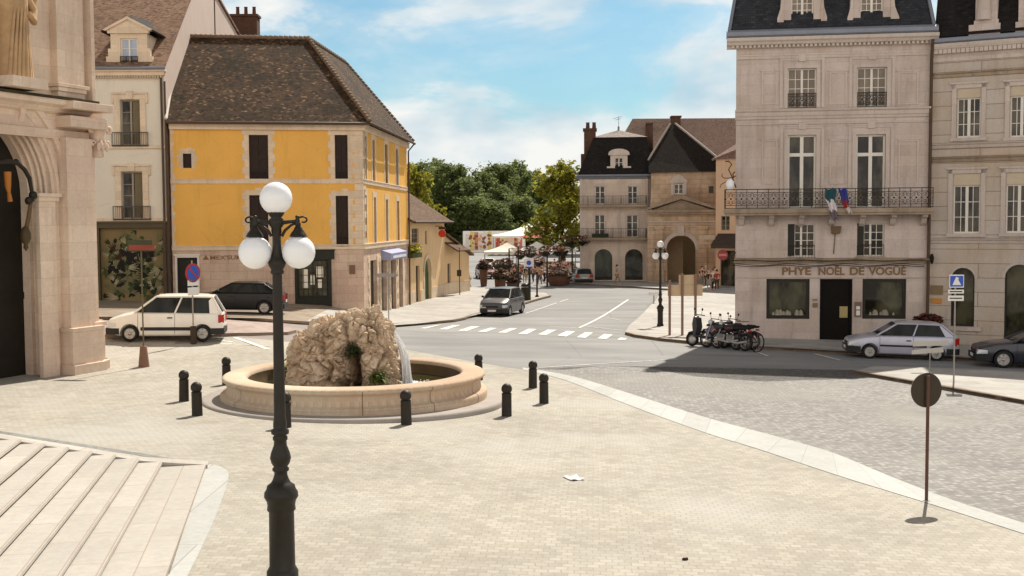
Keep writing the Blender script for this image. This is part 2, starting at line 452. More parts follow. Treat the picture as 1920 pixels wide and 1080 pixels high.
def slab(mb, pts, th, m=0, me=None):
    """thick plate from a planar polygon, thickened downwards along its normal"""
    pts = [Vector(p) for p in pts]; n = (pts[1] - pts[0]).cross(pts[2] - pts[0]).normalized()
    if n.z < 0: n = -n
    lo = [p - n * th for p in pts]; k = len(pts)
    mb.add(pts, [tuple(range(k))], m); mb.add(lo, [tuple(range(k))], m if me is None else me)
    mb.add(pts + lo, [(i, (i + 1) % k, k + (i + 1) % k, k + i) for i in range(k)], m if me is None else me)
def text_mesh(body, size, depth=0.01, bold=0.0, align='CENTER', sx=1.0):
    cu = bpy.data.curves.new('lettering', 'FONT'); cu.body = body; cu.size = size; cu.extrude = depth; cu.offset = bold; cu.align_x = align
    o = bpy.data.objects.new('lettering', cu); C.objects.link(o); bpy.context.view_layer.update()
    me = real(o); bpy.data.objects.remove(o); bpy.data.curves.remove(cu)
    for v in me.vertices: v.co = Vector((v.co.x * sx, -v.co.z, v.co.y))
    return me
def lettering(body, size, m, par, loc, M=None, sx=1.0, bold=0.0, name='lettering', width=None, rz=0.0):
    me = text_mesh(body, size, 0.008, bold, sx=sx)
    if width:
        xs = [v.co.x for v in me.vertices]; k = width / (max(xs) - min(xs))
        for v in me.vertices: v.co.x *= k
    me.materials.clear(); me.materials.append(m)
    o = bpy.data.objects.new(name, me); C.objects.link(o); o.parent = par
    o.matrix_local = (M or Matrix()) @ Matrix.Translation(Vector(loc)) @ Matrix.Rotation(rz, 4, 'Z')
    return o
def scroll_rail(mb, a, b, z0, z1, y=0.0, step=0.5, r=0.012, ornate=True):
    """wrought-iron railing between a and b along local x at depth y"""
    mb.box(a, b, y - .02, y + .02, z1 - .035, z1); mb.box(a, b, y - .015, y + .015, z0, z0 + .03)
    n = max(1, round((b - a) / step)); w = (b - a) / n; h = z1 - z0
    for k in range(n + 1): mb.box(a + k * w - r, a + k * w + r, y - r, y + r, z0, z1)
    if not ornate:
        for k in range(n * 5):
            x = a + (k + .5) * (b - a) / (n * 5); mb.box(x - r * .6, x + r * .6, y - r * .6, y + r * .6, z0, z1)
        return
    mb.box(a, b, y - .01, y + .01, z0 + h * .16, z0 + h * .19); mb.box(a, b, y - .01, y + .01, z0 + h * .8, z0 + h * .83)
    for k in range(n):
        c = a + (k + .5) * w; zc = z0 + h * .5
        for sx_ in (-1, 1):
            for sz in (-1, 1):
                pts = []
                for t in range(11):
                    a_ = t / 10 * 1.55 * math.pi; rr = w * .2 * (1 - .55 * t / 10)
                    pts.append((c + sx_ * (w * .22 + rr * math.cos(a_)), y, zc + sz * (h * .15 + rr * math.sin(a_))))
                mb.tube(pts, r * .85, 4, caps=False)
            mb.tube([(c, y, z0 + h * .18), (c + sx_ * w * .45, y, zc), (c, y, z0 + h * .8)], r * .7, 4, caps=False)
        mb.sphere((c, y, zc), w * .09, 6)
# ------------------------------------------------------------------ render, camera, light
S = bpy.context.scene
cd = bpy.data.cameras.new('camera'); cam = bpy.data.objects.new('camera', cd); C.objects.link(cam)
cd.sensor_width = 36; cd.lens = F / PW * 36; cd.clip_end = 3000; cd.clip_start = 0.1
cam.matrix_world = Matrix.Translation(CAM) @ Matrix((_rt, _up, -_fw)).transposed().to_4x4()
S.camera = cam
S.view_settings.view_transform = 'Standard'; S.view_settings.look = 'None'
S.view_settings.exposure = 0.62; S.view_settings.gamma = 1.0
SUN_EL, SUN_AZ = R(50), R(21.5)     # azimuth measured from +Y towards +X
sl = bpy.data.lights.new('sun', 'SUN'); so = bpy.data.objects.new('sun', sl); C.objects.link(so)
sl.energy = 4.1; sl.angle = R(0.5); sl.color = (1.0, 0.93, 0.82)
sdir = Vector((math.sin(SUN_AZ) * math.cos(SUN_EL), math.cos(SUN_AZ) * math.cos(SUN_EL), math.sin(SUN_EL)))
so.rotation_euler = sdir.to_track_quat('Z', 'Y').to_euler(); so.location = (20, 40, 60)
W = bpy.data.worlds.new('World'); S.world = W; W.use_nodes = True
wn = W.node_tree; bg = wn.nodes['Background']
sky = nd(wn, 'ShaderNodeTexSky', sky_type='NISHITA'); sky.sun_disc = False
sky.sun_elevation = SUN_EL; sky.sun_rotation = SUN_AZ; sky.dust_density = 1.2; sky.air_density = 1.0; sky.ozone_density = 2.0
tc = nd(wn, 'ShaderNodeTexCoord'); sx = nd(wn, 'ShaderNodeSeparateXYZ', {0: tc.outputs['Generated']})
cv = nd(wn, 'ShaderNodeMapping', {'Vector': tc.outputs['Generated'], 'Location': (1.28, 15.16, 11.82), 'Scale': (5.2, 5.2, 12.0)}).outputs[0]
n1 = nd(wn, 'ShaderNodeTexNoise', {'Vector': cv, 'Scale': 0.95, 'Detail': 9, 'Roughness': 0.56, 'Distortion': 0.35}).outputs['Fac']
# thicker towards the horizon
hz = nd(wn, 'ShaderNodeMapRange', {0: sx.outputs[2], 1: 0.05, 2: 0.125, 3: 0.12, 4: -0.02}).outputs[0]
cf = nd(wn, 'ShaderNodeMath', {0: n1, 1: hz}, operation='ADD').outputs[0]
cm = ramp(wn, cf, [(0.37, 0.12), (0.44, 0.32), (0.485, 0.74), (0.55, 1.0)])
cc = ramp(wn, nd(wn, 'ShaderNodeTexNoise', {'Vector': cv, 'Scale': 1.6, 'Detail': 4, 'Roughness': 0.5}).outputs['Fac'], [(0.32, (3.4, 4.4, 5.0)), (0.56, (6.1, 6.1, 5.9))])
# clouds gather low; the upper sky is clear and deeper
up = nd(wn, 'ShaderNodeMapRange', {0: sx.outputs[2], 1: 0.22, 2: 0.55, 3: 1.0, 4: 0.0}).outputs[0]
cm = nd(wn, 'ShaderNodeMath', {0: cm, 1: nd(wn, 'ShaderNodeMapRange', {0: up, 1: 0.0, 2: 1.0, 3: 0.2, 4: 1.0}).outputs[0]}, operation='MULTIPLY').outputs[0]
blue = mixc(wn, up, mixc(wn, 1.0, sky.outputs[0], (0.78, 0.56, 0.37), 'MULTIPLY'), mixc(wn, 1.0, sky.outputs[0], (0.38, 0.60, 0.65), 'MULTIPLY'))
# unseen bank of cloud added low behind the camera to brighten the shaded fronts
bk = nd(wn, 'ShaderNodeMapRange', {0: sx.outputs[1], 1: 0.05, 2: -0.45, 3: 0.0, 4: 1.0}).outputs[0]
lo_ = nd(wn, 'ShaderNodeMapRange', {0: sx.outputs[2], 1: 0.38, 2: 0.62, 3: 1.0, 4: 0.0}).outputs[0]
bk = nd(wn, 'ShaderNodeMath', {0: bk, 1: lo_}, operation='MULTIPLY').outputs[0]
wn.links.new(mixc(wn, bk, mixc(wn, cm, blue, cc), (10.2, 9.5, 8.9)), bg.inputs['Color'])
bg.inputs['Strength'].default_value = 0.10

# ------------------------------------------------------------------ shared materials
m_asph = asphalt('asphalt', hexc(128, 128, 127), hexc(146, 145, 143))
m_plaza = setts('beige_setts', [hexc(160, 155, 143), hexc(168, 163, 151), hexc(177, 172, 160)], 0.165, 0.14, R(4), 0.011, hexc(150, 128, 102), 0.16, hexc(174, 172, 164), jvis=0.42, blotch=0.18)
m_cobble = setts('grey_cobbles', [hexc(120, 118, 114), hexc(138, 136, 132), hexc(160, 158, 153)], 0.15, 0.12, R(-28), 0.016, hexc(104, 100, 93), 0.25, hexc(140, 137, 131), jvis=0.55, blotch=0.12)
m_pave = setts('pavement_slabs', [hexc(158, 154, 147), hexc(169, 165, 158), hexc(178, 175, 168)], 1.1, 0.7, R(8), 0.012, hexc(140, 130, 118), 0.05, None, jvis=0.4, blotch=0.12, bmp=0.2)
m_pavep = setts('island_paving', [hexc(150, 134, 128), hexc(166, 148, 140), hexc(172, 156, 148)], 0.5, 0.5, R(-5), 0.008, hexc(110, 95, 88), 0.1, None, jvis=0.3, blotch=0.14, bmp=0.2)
m_band = masonry('light_kerb_slabs', hexc(188, 189, 185), 1.2, 5.0, 0.014, var=0.1, stain=0.1, jvis=0.6, bmp=0.15)
m_kerb = masonry('kerb_stone', hexc(140, 122, 104), 1.0, 5.0, 0.012, var=0.12, stain=0.2, bmp=0.2)
m_line = paint_line('road_paint', hexc(236, 234, 226))
m_step = masonry('step_stone', hexc(186, 181, 172), 1.5, 0.385, 0.012, jcol=hexc(150, 128, 108), var=0.09, stain=0.12, stain_col=(0.25, 0.16, 0.1), jvis=0.6, bmp=0.2)
m_iron = simple('black_iron', (0.022, 0.018, 0.012), 0.45, 0.0, 0.3, 6, 0.05, 0.28)
m_bol = simple('bollard_paint', (0.024, 0.019, 0.013), 0.55, 0.0, 0.35, 5, 0.08, 0.28)
m_globe, _nt, _b = base_mat('opal_globe', 0.25, 0, 0.5); _b.inputs['Base Color'].default_value = (0.86, 0.87, 0.88, 1)
_b.inputs['Subsurface Weight'].default_value = 0.6; _b.inputs['Subsurface Radius'].default_value = (0.15, 0.15, 0.15)
m_dark = simple('dark_interior', (0.012, 0.010, 0.008), 0.9, 0, 0.3)
m_rubber = simple('black_rubber', (0.014, 0.013, 0.013), 0.7, 0, 0.2)
m_steel = simple('galvanised_steel', (0.30, 0.28, 0.26), 0.45, 0.6, 0.15, 4)
m_signback = simple('sign_back_grey', hexc(62, 52, 40), 0.55, 0.1, 0.12, 3)
m_white = simple('white_paint', (0.72, 0.70, 0.66), 0.5, 0, 0.06, 3)
m_red = simple('red_enamel', (0.42, 0.035, 0.03), 0.4, 0, 0.1, 3)
m_blue = simple('blue_enamel', (0.035, 0.10, 0.45), 0.4, 0, 0.1, 3)

# ------------------------------------------------------------------ ground sheets
STEP = 2.0
gxs = [-700, -400, -200, -120, -80, -60, -50] + [x for x in range(-44, 47, 2)] + [56, 80, 120, 200, 400, 700]
gys = [-300, -100, -40, -20] + [y for y in range(-12, 131, 2)] + [140, 160, 200, 260, 340, 500, 900, 1500]
mb = MB(); nx = len(gxs)
mb.add([(x, y, g(x, y)) for y in gys for x in gxs], [(j * nx + i, j * nx + i + 1, (j + 1) * nx + i + 1, (j + 1) * nx + i) for j in range(len(gys) - 1) for i in range(nx - 1)], 0, True)
tag(mb.build('ground', m_asph), kind='structure')
def P2(pts):
    """pixel pairs -> ground plan points; 3-tuples are world (x, y, None)"""
    out = []
    for p in pts:
        if len(p) == 3: out.append((p[0], p[1]))
        else:
            q = G(*p); out.append((q.x, q.y))
    return out
def drape(bm):
    xs = [v.co.x for v in bm.verts]; ys = [v.co.y for v in bm.verts]
    for ax, lo, hi in ((0, min(xs), max(xs)), (1, min(ys), max(ys))):
        k = math.ceil(lo / STEP) * STEP
        while k < hi:
            co = Vector((k, 0, 0)) if ax == 0 else Vector((0, k, 0)); no = Vector((1, 0, 0)) if ax == 0 else Vector((0, 1, 0))
            bmesh.ops.bisect_plane(bm, geom=bm.verts[:] + bm.edges[:] + bm.faces[:], plane_co=co, plane_no=no, dist=1e-5)
            k += STEP
def sheet(name, plan, off, mats, skirt=False, kind='structure', thing_=None):
    bm = bmesh.new()
    vs = [bm.verts.new((x, y, 0)) for x, y in plan]
    f = bm.faces.new(vs)
    if f.normal.z < 0 or f.calc_area() and sum((plan[i][0] * plan[(i + 1) % len(plan)][1] - plan[(i + 1) % len(plan)][0] * plan[i][1]) for i in range(len(plan))) < 0: f.normal_flip()
    bmesh.ops.triangulate(bm, faces=bm.faces[:], ngon_method='EAR_CLIP')
    drape(bm)
    if skirt:
        be = [e for e in bm.edges if e.is_boundary]
        r_ = bmesh.ops.extrude_edge_only(bm, edges=be)
        low = [v for v in r_['geom'] if isinstance(v, bmesh.types.BMVert)]
        ls = set(low)
        for f in bm.faces:
            if any(v in ls for v in f.verts): f.material_index = 1
        for v in bm.verts: v.co.z = g(v.co.x, v.co.y) + (-0.05 if v in ls else off)
    else:
        for v in bm.verts: v.co.z = g(v.co.x, v.co.y) + off
    me = bpy.data.meshes.new(name); bm.to_mesh(me); bm.free()
    for m in (mats if isinstance(mats, (list, tuple)) else [mats]): me.materials.append(m)
    add_uv(me)
    o = bpy.data.objects.new(name, me); C.objects.link(o)
    return tag(o, kind=kind)
def catmull(pts, n=5):
    out = []
    for i in range(len(pts) - 1):
        p0 = Vector(pts[max(i - 1, 0)]); p1 = Vector(pts[i]); p2 = Vector(pts[i + 1]); p3 = Vector(pts[min(i + 2, len(pts) - 1)])
        for k in range(n):
            t = k / n
            q = 0.5 * ((2 * p1) + (p2 - p0) * t + (2 * p0 - 5 * p1 + 4 * p2 - p3) * t * t + (3 * p1 - p0 - 3 * p2 + p3) * t ** 3)
            out.append((q.x, q.y))
    out.append(tuple(pts[-1])); return out
def strip(line, w0, w1):
    """ribbon plan from a plan polyline, w0 to its left and w1 to its right"""
    L, Rr = [], []
    for i, p in enumerate(line):
        a = Vector(line[max(i - 1, 0)]); b = Vector(line[min(i + 1, len(line) - 1)])
        d = (b - a).normalized(); n = Vector((-d.y, d.x))
        L.append((p[0] + n.x * w0, p[1] + n.y * w0)); Rr.append((p[0] - n.x * w1, p[1] - n.y * w1))
    return L + Rr[::-1]
def ribbon(name, line, w0, w1, off, mat, h=0.0):
    """ribbon following the ground; h>0 gives it a visible front (a kerb). UV runs along it"""
    mb = MB(); n = len(line)
    pl = strip(line, w0, w1); L, Rr = pl[:n], pl[n:][::-1]
    me_v = []; 
    # densify
    dl, dr = [], []
    for i in range(n - 1):
        k = max(1, int((Vector(line[i + 1]) - Vector(line[i])).length / 0.7))
        for j in range(k):
            t = j / k
            dl.append(tuple(Vector(L[i]).lerp(Vector(L[i + 1]), t))); dr.append(tuple(Vector(Rr[i]).lerp(Vector(Rr[i + 1]), t)))
    dl.append(L[-1]); dr.append(Rr[-1])
    for i in range(len(dl) - 1):
        a, b, c, d = dl[i], dl[i + 1], dr[i + 1], dr[i]
        z = lambda p: g(p[0], p[1]) + off
        mb.quad((a[0], a[1], z(a)), (b[0], b[1], z(b)), (c[0], c[1], z(c)), (d[0], d[1], z(d)))
        if h:
            for p, q in ((a, b), (d, c)):
                mb.quad((p[0], p[1], z(p)), (q[0], q[1], z(q)), (q[0], q[1], z(q) - h), (p[0], p[1], z(p) - h))
    if h:
        for p, q in ((dl[0], dr[0]), (dl[-1], dr[-1])):
            z = lambda p: g(p[0], p[1]) + off
            mb.quad((p[0], p[1], z(p)), (q[0], q[1], z(q)), (q[0], q[1], z(q) - h), (p[0], p[1], z(p) - h))
    o = mb.build(name, mat)
    # arc-length UV
    uvl = o.data.uv_layers[0].data; acc = 0.0
    return tag(o, kind='structure')

band_in = catmull(P2([(980, 694), (1060, 714), (1180, 761), (1320, 812), (1420, 843), (1570, 893), (1735, 944), (1920, 1003)]) + [(9.8, 10.0), (11.4, 3.0)], 4)
band_out = catmull(P2([(980, 690), (1075, 707), (1200, 745), (1330, 786), (1450, 818), (1560, 850), (1650, 887), (1760, 930), (1920, 983)]) + [(10.3, 10.0), (11.9, 3.0)], 4)
left_edge = P2([(560, 655), (200, 652)]) + [(-16, 37.2), (-22, 37.2), (-30, 36)]
plaza_pl = band_in[::-1] + P2([(900, 681), (760, 656)]) + left_edge + [(-34, 20), (-30, -9), (11.4, -9)]
sheet('plaza_paving', plaza_pl, 0.012, m_plaza)
bmid = [tuple((Vector(a) + Vector(b)) / 2) for a, b in zip(band_in, band_out)]
def ribbon2(name, A, B, off, mat):
    mb = MB(); acc = 0; uvs = []
    for i in range(len(A) - 1):
        for j in range(3):
            t0, t1 = j / 3, (j + 1) / 3
            q = [Vector(A[i]).lerp(Vector(A[i + 1]), t0), Vector(A[i]).lerp(Vector(A[i + 1]), t1), Vector(B[i]).lerp(Vector(B[i + 1]), t1), Vector(B[i]).lerp(Vector(B[i + 1]), t0)]
            mb.poly([(p.x, p.y, g(p.x, p.y) + off) for p in q])
            l = (q[1] - q[0]).length; uvs += [acc, .3, acc + l, .3, acc + l, .9, acc, .9]; acc += l
    o = mb.build(name, mat, recalc=False); o.data.uv_layers[0].data.foreach_set('uv', uvs)
    return tag(o, kind='structure')
ribbon2('kerb_band', band_in, band_out, 0.02, m_band)
cob = band_out[1:-1] + [(20, 6), (40, 12), (40, 40)] + P2([(1920, 720), (1700, 708), (1560, 712), (1430, 716), (1300, 706), (1210, 690), (1130, 686), (1060, 694)])
sheet('cobbled_road', cob, 0.010, m_cobble)
# pavements (raised 0.13 m with kerb faces)
pv_front = P2([(150, 600), (416, 597), (460, 600), (510, 604), (560, 607), (640, 612), (740, 611), (800, 608), (846, 604), (866, 600), (882, 594), (900, 589), (980, 571), (1006, 563), (1030, 557)])
pv_l = pv_front + P2([(1022, 552), (985, 550), (950, 548), (915, 543), (880, 540)]) + [(-6.5, 95), (-9, 78), (-9.5, 63), (-22, 61)]
m_pave_shaded = setts('shade_toned_slabs', [hexc(128, 114, 98), hexc(142, 128, 110), hexc(152, 138, 120)], 1.1, 0.7, R(8), 0.012, hexc(100, 86, 72), 0.05, None, jvis=0.4, blotch=0.16, bmp=0.2)  # slabs coloured darker to stand for shade before the houses
cutp = P2([(575, 607.8)])[0]; far_c = (-9.55, 62.6)
iF = next(i for i, q in enumerate(pv_front) if q[0] > cutp[0])
sheet('pavement', [cutp] + pv_front[iF:] + P2([(1022, 552), (985, 550), (950, 548), (915, 543), (880, 540)]) + [(-6.5, 95), (-9, 78), far_c], 0.13, [m_pave, m_kerb], True)
sheet('pavement', pv_front[:iF] + [cutp, far_c, (-22, 61)], 0.131, [m_pave_shaded, m_kerb], True)
sheet('side_road', P2([(60, 652), (200, 652), (560, 655), (650, 655.5), (690, 640), (700, 622), (600, 611), (560, 607.5), (416, 597.5), (150, 600.5)]) + [(-24, 47), (-24, 38)], 0.008, asphalt('brown_asphalt', hexc(134, 124, 118), hexc(152, 142, 136)))  # browner asphalt for the side street
ribbon('kerb', pv_front, -0.0, 0.16, 0.137, m_kerb, 0.1)
isl = P2([(120, 613), (416, 604), (470, 607), (515, 612), (545, 618), (556, 624), (540, 628), (470, 630), (416, 631), (120, 634)])
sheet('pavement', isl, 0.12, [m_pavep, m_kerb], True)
pr_k = P2([(1172, 628), (1190, 633), (1240, 640), (1300, 646), (1400, 654), (1500, 659), (1590, 664), (1700, 670), (1800, 676), (1920, 684)]) + [(26, 43.2), (38, 42)]
pr = pr_k + [(38, 60), (24, 60), (24, 96)] + P2([(1345, 541), (1262, 545), (1240, 551), (1228, 567), (1205, 594), (1180, 614)])
sheet('pavement', pr, 0.13, [m_pave, m_kerb], True)
ribbon('kerb', pr_k, 0.16, 0.0, 0.137, m_kerb, 0.1)
pm = P2([(1040, 531), (1150, 538), (1235, 543), (1262, 545), (1345, 541)]) + [(26, 100), (22, 112), (4, 112)]
sheet('pavement', pm, 0.14, [m_pave, m_kerb], True)
il = P2([(1600, 702), (1650, 711), (1720, 723), (1800, 737), (1920, 759)]) + [(24, 29.2), (27, 27)] + [(31, 34)] + P2([(1920, 704), (1760, 696), (1640, 693)])
sheet('pavement', il, 0.12, [m_pave, m_kerb], True)
ribbon('kerb', P2([(1600, 702), (1650, 711), (1720, 723), (1800, 737), (1920, 759)]) + [(24, 29.2), (27, 27)], 0.18, 0, 0.127, m_kerb, 0.1)
# painted markings
zb = [((788, 615.6), (798, 616.3), (828, 609.4), (819, 610)), ((822, 618), (837, 618.5), (864, 609.8), (849, 610)), ((858, 620.6), (875, 621), (900, 612.5), (884, 612)),
      ((895, 622.5), (911, 623), (932, 615.6), (919, 615)), ((933, 624), (949, 624.6), (970, 616), (957, 615.6)), ((971, 626.7), (987.7, 627.2), (1006.7, 617.4), (990.6, 617)),
      ((1008, 627.6), (1024, 628.6), (1044, 619), (1027, 618.7)), ((1044.6, 629.7), (1062, 631.6), (1079, 622), (1062, 621)), ((1081, 633), (1098, 634), (1112, 624), (1097, 623.5)), ((1120, 635), (1136.5, 636.7), (1149, 628), (1133, 626.5)), ((1157, 637.5), (1172, 638), (1176, 634.5), (1163, 633.5))]
def multi_sheet(name, plans, off, mat):
    mb = MB()
    for pl in plans:
        bm = bmesh.new(); f = bm.faces.new([bm.verts.new((x, y, 0)) for x, y in pl]); drape(bm)
        bm.verts.ensure_lookup_table(); bm.verts.index_update()
        mb.add([(v.co.x, v.co.y, g(v.co.x, v.co.y) + off) for v in bm.verts], [tuple(v.index for v in f.verts) for f in bm.faces]); bm.free()
    return tag(mb.build(name, mat), kind='structure')
multi_sheet('crosswalk_marking', [P2(q) for q in zb], 0.016, m_line)
lines = [((1086, 615), (1178, 562), .08), ((985, 588), (1044, 568), .05), ((1050, 566), (1066, 561), .05), ((1098, 612), (1165, 620), .05), ((1030, 612.5), (1080, 615), .05), ((1128, 594), (1165, 601), .04),
         ((1010, 690), (1120, 683), .035), ((1120, 683), (1270, 674), .035), ((440, 633), (502, 655), .12), ((404, 637), (436, 642), .07), ((412, 645), (440, 645), .05), ((1196, 612), (1232, 566), .06),
         ((1528, 664), (1575, 676), .06), ((1412, 658), (1440, 668), .06)]
pls = []
for a, b, w in lines:
    q = P2([a, b]); pls.append(strip(q, w, w))
multi_sheet('road_marking', pls, 0.016, m_line)
# slab border round the steps, manhole and litter
bord = catmull(P2([(-60, 800), (60, 845), (130, 862), (250, 870), (385, 872), (420, 880), (428, 900), (400, 980), (350, 1085)]) + [(-3.2, 8), (-2.6, 2)], 4)
sheet('slab_border', bord + [(-4.6, 2)] + P2([(318, 1079), (372, 910), (360, 884), (230, 880), (60, 872), (-60, 850)]), 0.018, m_band)

# ------------------------------------------------------------------ stone steps
A0, B0 = G(386, 873), G(312, 1080)
ld = (Vector((B0.x, B0.y)) - Vector((A0.x, A0.y))).normalized()      # along the steps, towards the camera
ln = Vector((ld.y, -ld.x)); ln = ln if ln.x < 0 else -ln               # up the flight, to the left
mb = MB(); s0 = 0.0
off = [0.0, 0.74] + [0.74 + 0.385 * k for k in range(1, 12)]
def SP(a, b, z): q = Vector((A0.x, A0.y)) + ln * a + ld * b; return (q.x, q.y, z)
zb0 = g(A0.x, A0.y)
for k, a in enumerate(off):
    a2 = off[k + 1] if k + 1 < len(off) else 9.0
    zf = lambda b: g(A0.x + ld.x * b, A0.y + ld.y * b) + 0.09 + 0.083 * k
    b0, b1 = (0.34, 24)
    # nosing of the tread overhangs its riser
    mb.poly([SP(a - .025, b0, zf(0)), SP(a2, b0, zf(0)), SP(a2, b1, zf(b1) + .0), SP(a - .025, b1, zf(b1))])
    mb.poly([SP(a - .025, b0, zf(0)), SP(a - .025, b1, zf(b1)), SP(a - .025, b1, zf(b1) - .045), SP(a - .025, b0, zf(0) - .045)])
    mb.poly([SP(a - .025, b0, zf(0) - .045), SP(a - .025, b1, zf(b1) - .045), SP(a, b1, zf(b1) - .045), SP(a, b0, zf(0) - .045)])
    mb.poly([SP(a, b0, zf(0) - .045), SP(a, b1, zf(b1) - .045), SP(a, b1, zf(b1) - .22), SP(a, b0, zf(0) - .22)], 1)
stp = thing('stone_steps', 'wide flight of pale stone steps with darker brown risers at the foot of the square', 'steps', (0, 0, 0))
m_riser = masonry('riser_stone', hexc(104, 80, 62), 1.5, 1.0, 0.012, var=0.15, stain=0.6, stain_col=(0.10, 0.05, 0.03), bmp=0.2)  # risers darker and browner than the treads
tro = mb.build('tread', [m_step, m_riser], stp)
uvd = tro.data.uv_layers[0].data; vv = tro.data.vertices
for lp_ in tro.data.loops:
    q = Vector((vv[lp_.vertex_index].co.x - A0.x, vv[lp_.vertex_index].co.y - A0.y)); uvd[lp_.index].uv = (q.dot(ld), q.dot(ln) + 0.0286)
mb = MB(); prof_t = [(-0.05, 0.085)] + [(a + .3, 0.12 + 0.083 * k) for k, a in enumerate(off)] + [(9.0, 0.12 + .083 * len(off))]
for i in range(len(prof_t) - 1):
    (a, z), (a2, z2) = prof_t[i], prof_t[i + 1]
    mb.poly([SP(a, 0.34, zb0 + z), SP(a2, 0.34, zb0 + z2), SP(a2, 0, zb0 + z2), SP(a, 0, zb0 + z)])
    for b in (0, 0.34): mb.poly([SP(a, b, zb0 + z), SP(a2, b, zb0 + z2), SP(a2, b, zb0 - .3), SP(a, b, zb0 - .3)])
mb.poly([SP(-.05, 0, zb0 + .085), SP(-.05, .34, zb0 + .085), SP(-.05, .34, zb0 - .3), SP(-.05, 0, zb0 - .3)])
mb.build('side_coping', m_step, stp)

# ------------------------------------------------------------------ street lamps
m_lampcap = m_iron
def make_lamp(label):
    t = thing('street_lamp', label, 'street lamp', group='three-globe street lamps')
    k = 1 / 157.7
    P = [(1090, .19), (1070, .19), (1066, .175), (1060, .155), (955, .15), (951, .172), (942, .165), (934, .175), (926, .205), (918, .20), (912, .175), (905, .165), (900, .12), (893, .095), (884, .078), (879, .078), (876, .10), (872, .10), (869, .08), (862, .11), (852, .126), (842, .112), (828, .078), (820, .075), (817, .088), (812, .088), (809, .07), (806, .105), (800, .108), (796, .08), (788, .082), (772, .07), (640, .063), (505, .057)]
    MB().lathe([(r, (1084 - y) * k) for y, r in P], 24).build('post', m_iron, t)
    Q = [(505, .057), (503, .078), (499, .08), (496, .07), (488, .10), (482, .105), (476, .075), (462, .055), (430, .05), (424, .062), (418, .06), (412, .085), (402, .088), (398, .06), (394, .085), (389, .10), (386, .10)]
    MB().lathe([(r, (1084 - y) * k) for y, r in Q], 12).build('capital', m_iron, t)
    za = (1084 - 408) * k
    for s_ in (-1, 1):
        mb = MB()
        mb.tube([(s_ * .05, 0, za), (s_ * .15, 0, za + .012), (s_ * .25, 0, za + .02)], [.028, .022, .02], 8)
        mb.tube([(s_ * .06, 0, za - .16), (s_ * .10, 0, za - .09), (s_ * .17, 0, za - .03), (s_ * .24, 0, za)], [.02, .018, .015, .012], 8)
        mb.tube([(s_ * (.25 + .065 - .065 * math.cos(a) * (1 - a / 9)), 0, za + .03 + .05 * math.sin(a) * (1 - a / 9)) for a in [i * .42 for i in range(14)]], .012, 6)
        mb.lathe([(.03, -.03), (.032, .03), (.018, .05), (.026, .068), (.02, .085), (0.0, .092)], 10, (s_ * .245, 0, za))
        mb.lathe([(.03, 0), (.035, -.05), (.05, -.06), (.05, -.075), (.085, -.12), (.10, -.15), (.105, -.165)], 14, (s_ * .255, 0, za))
        mb.build('arm', m_iron, t)
        gm = MB().sphere((s_ * .255, 0, (1084 - 463) * k), .197, 24); gm.build('globe', m_globe, t)
    MB().sphere((0, 0, (1084 - 362) * k), .193, 24).build('globe', m_globe, t)
    return t
lp = make_lamp('tall dark iron street lamp with three white globes in front of the fountain')
q = G(530, 1084); lp.location = (q.x, q.y, q.z); lp.rotation_euler = (0, 0, R(6)); 
lp2 = copy_tree(lp); tag(lp2, 'distant street lamp with three white globes on the pavement by the road sign backs')
q = G(1238, 616); lp2.location = (q.x, q.y, q.z + .12); lp2.scale = (.92, .92, .92); lp2.rotation_euler = (0, 0, R(-4))

# ------------------------------------------------------------------ bollards
bs = thing('bollard', 'x', 'bollard', group='dark bollards round the fountain')
MB().lathe([(.128, -.1), (.128, .0), (.124, .02), (.118, .52), (.122, .535), (.122, .55), (.10, .565)], 20).build('post', m_bol, bs)
MB().sphere((0, 0, .66), .132, 20).build('ball', m_bol, bs)
bl = [(345, 753, 'bollard standing farthest left of the fountain, just behind its near neighbour'), (370, 780, 'bollard at the left edge of the fountain step, in front of another one'),
      (425, 722, 'bollard partly hidden behind the left rim of the fountain'), (898, 713, 'bollard close behind the right rim of the fountain'), (950, 781, 'bollard right of the fountain on the open setts, nearest the camera on that side'),
      (999, 728, 'bollard right of the fountain near the kerb band, the farther of a close pair'), (1020, 757, 'bollard right of the fountain near the kerb band, the nearer of a close pair'), (762, 797, 'bollard directly in front of the fountain basin'), (536, 802, 'bollard in front of the fountain, half hidden by the big lamp post')]
for i, (x, y, lb) in enumerate(bl):
    o = bs if i == 0 else copy_tree(bs)
    q = G(x, y); o.location = q; tag(o, 'dark ' + lb); o.rotation_euler = (R(rnd.uniform(-1, 1)), R(rnd.uniform(-1, 1)), rnd.random() * 6)
    o.scale = (.98, .98, 1.0)

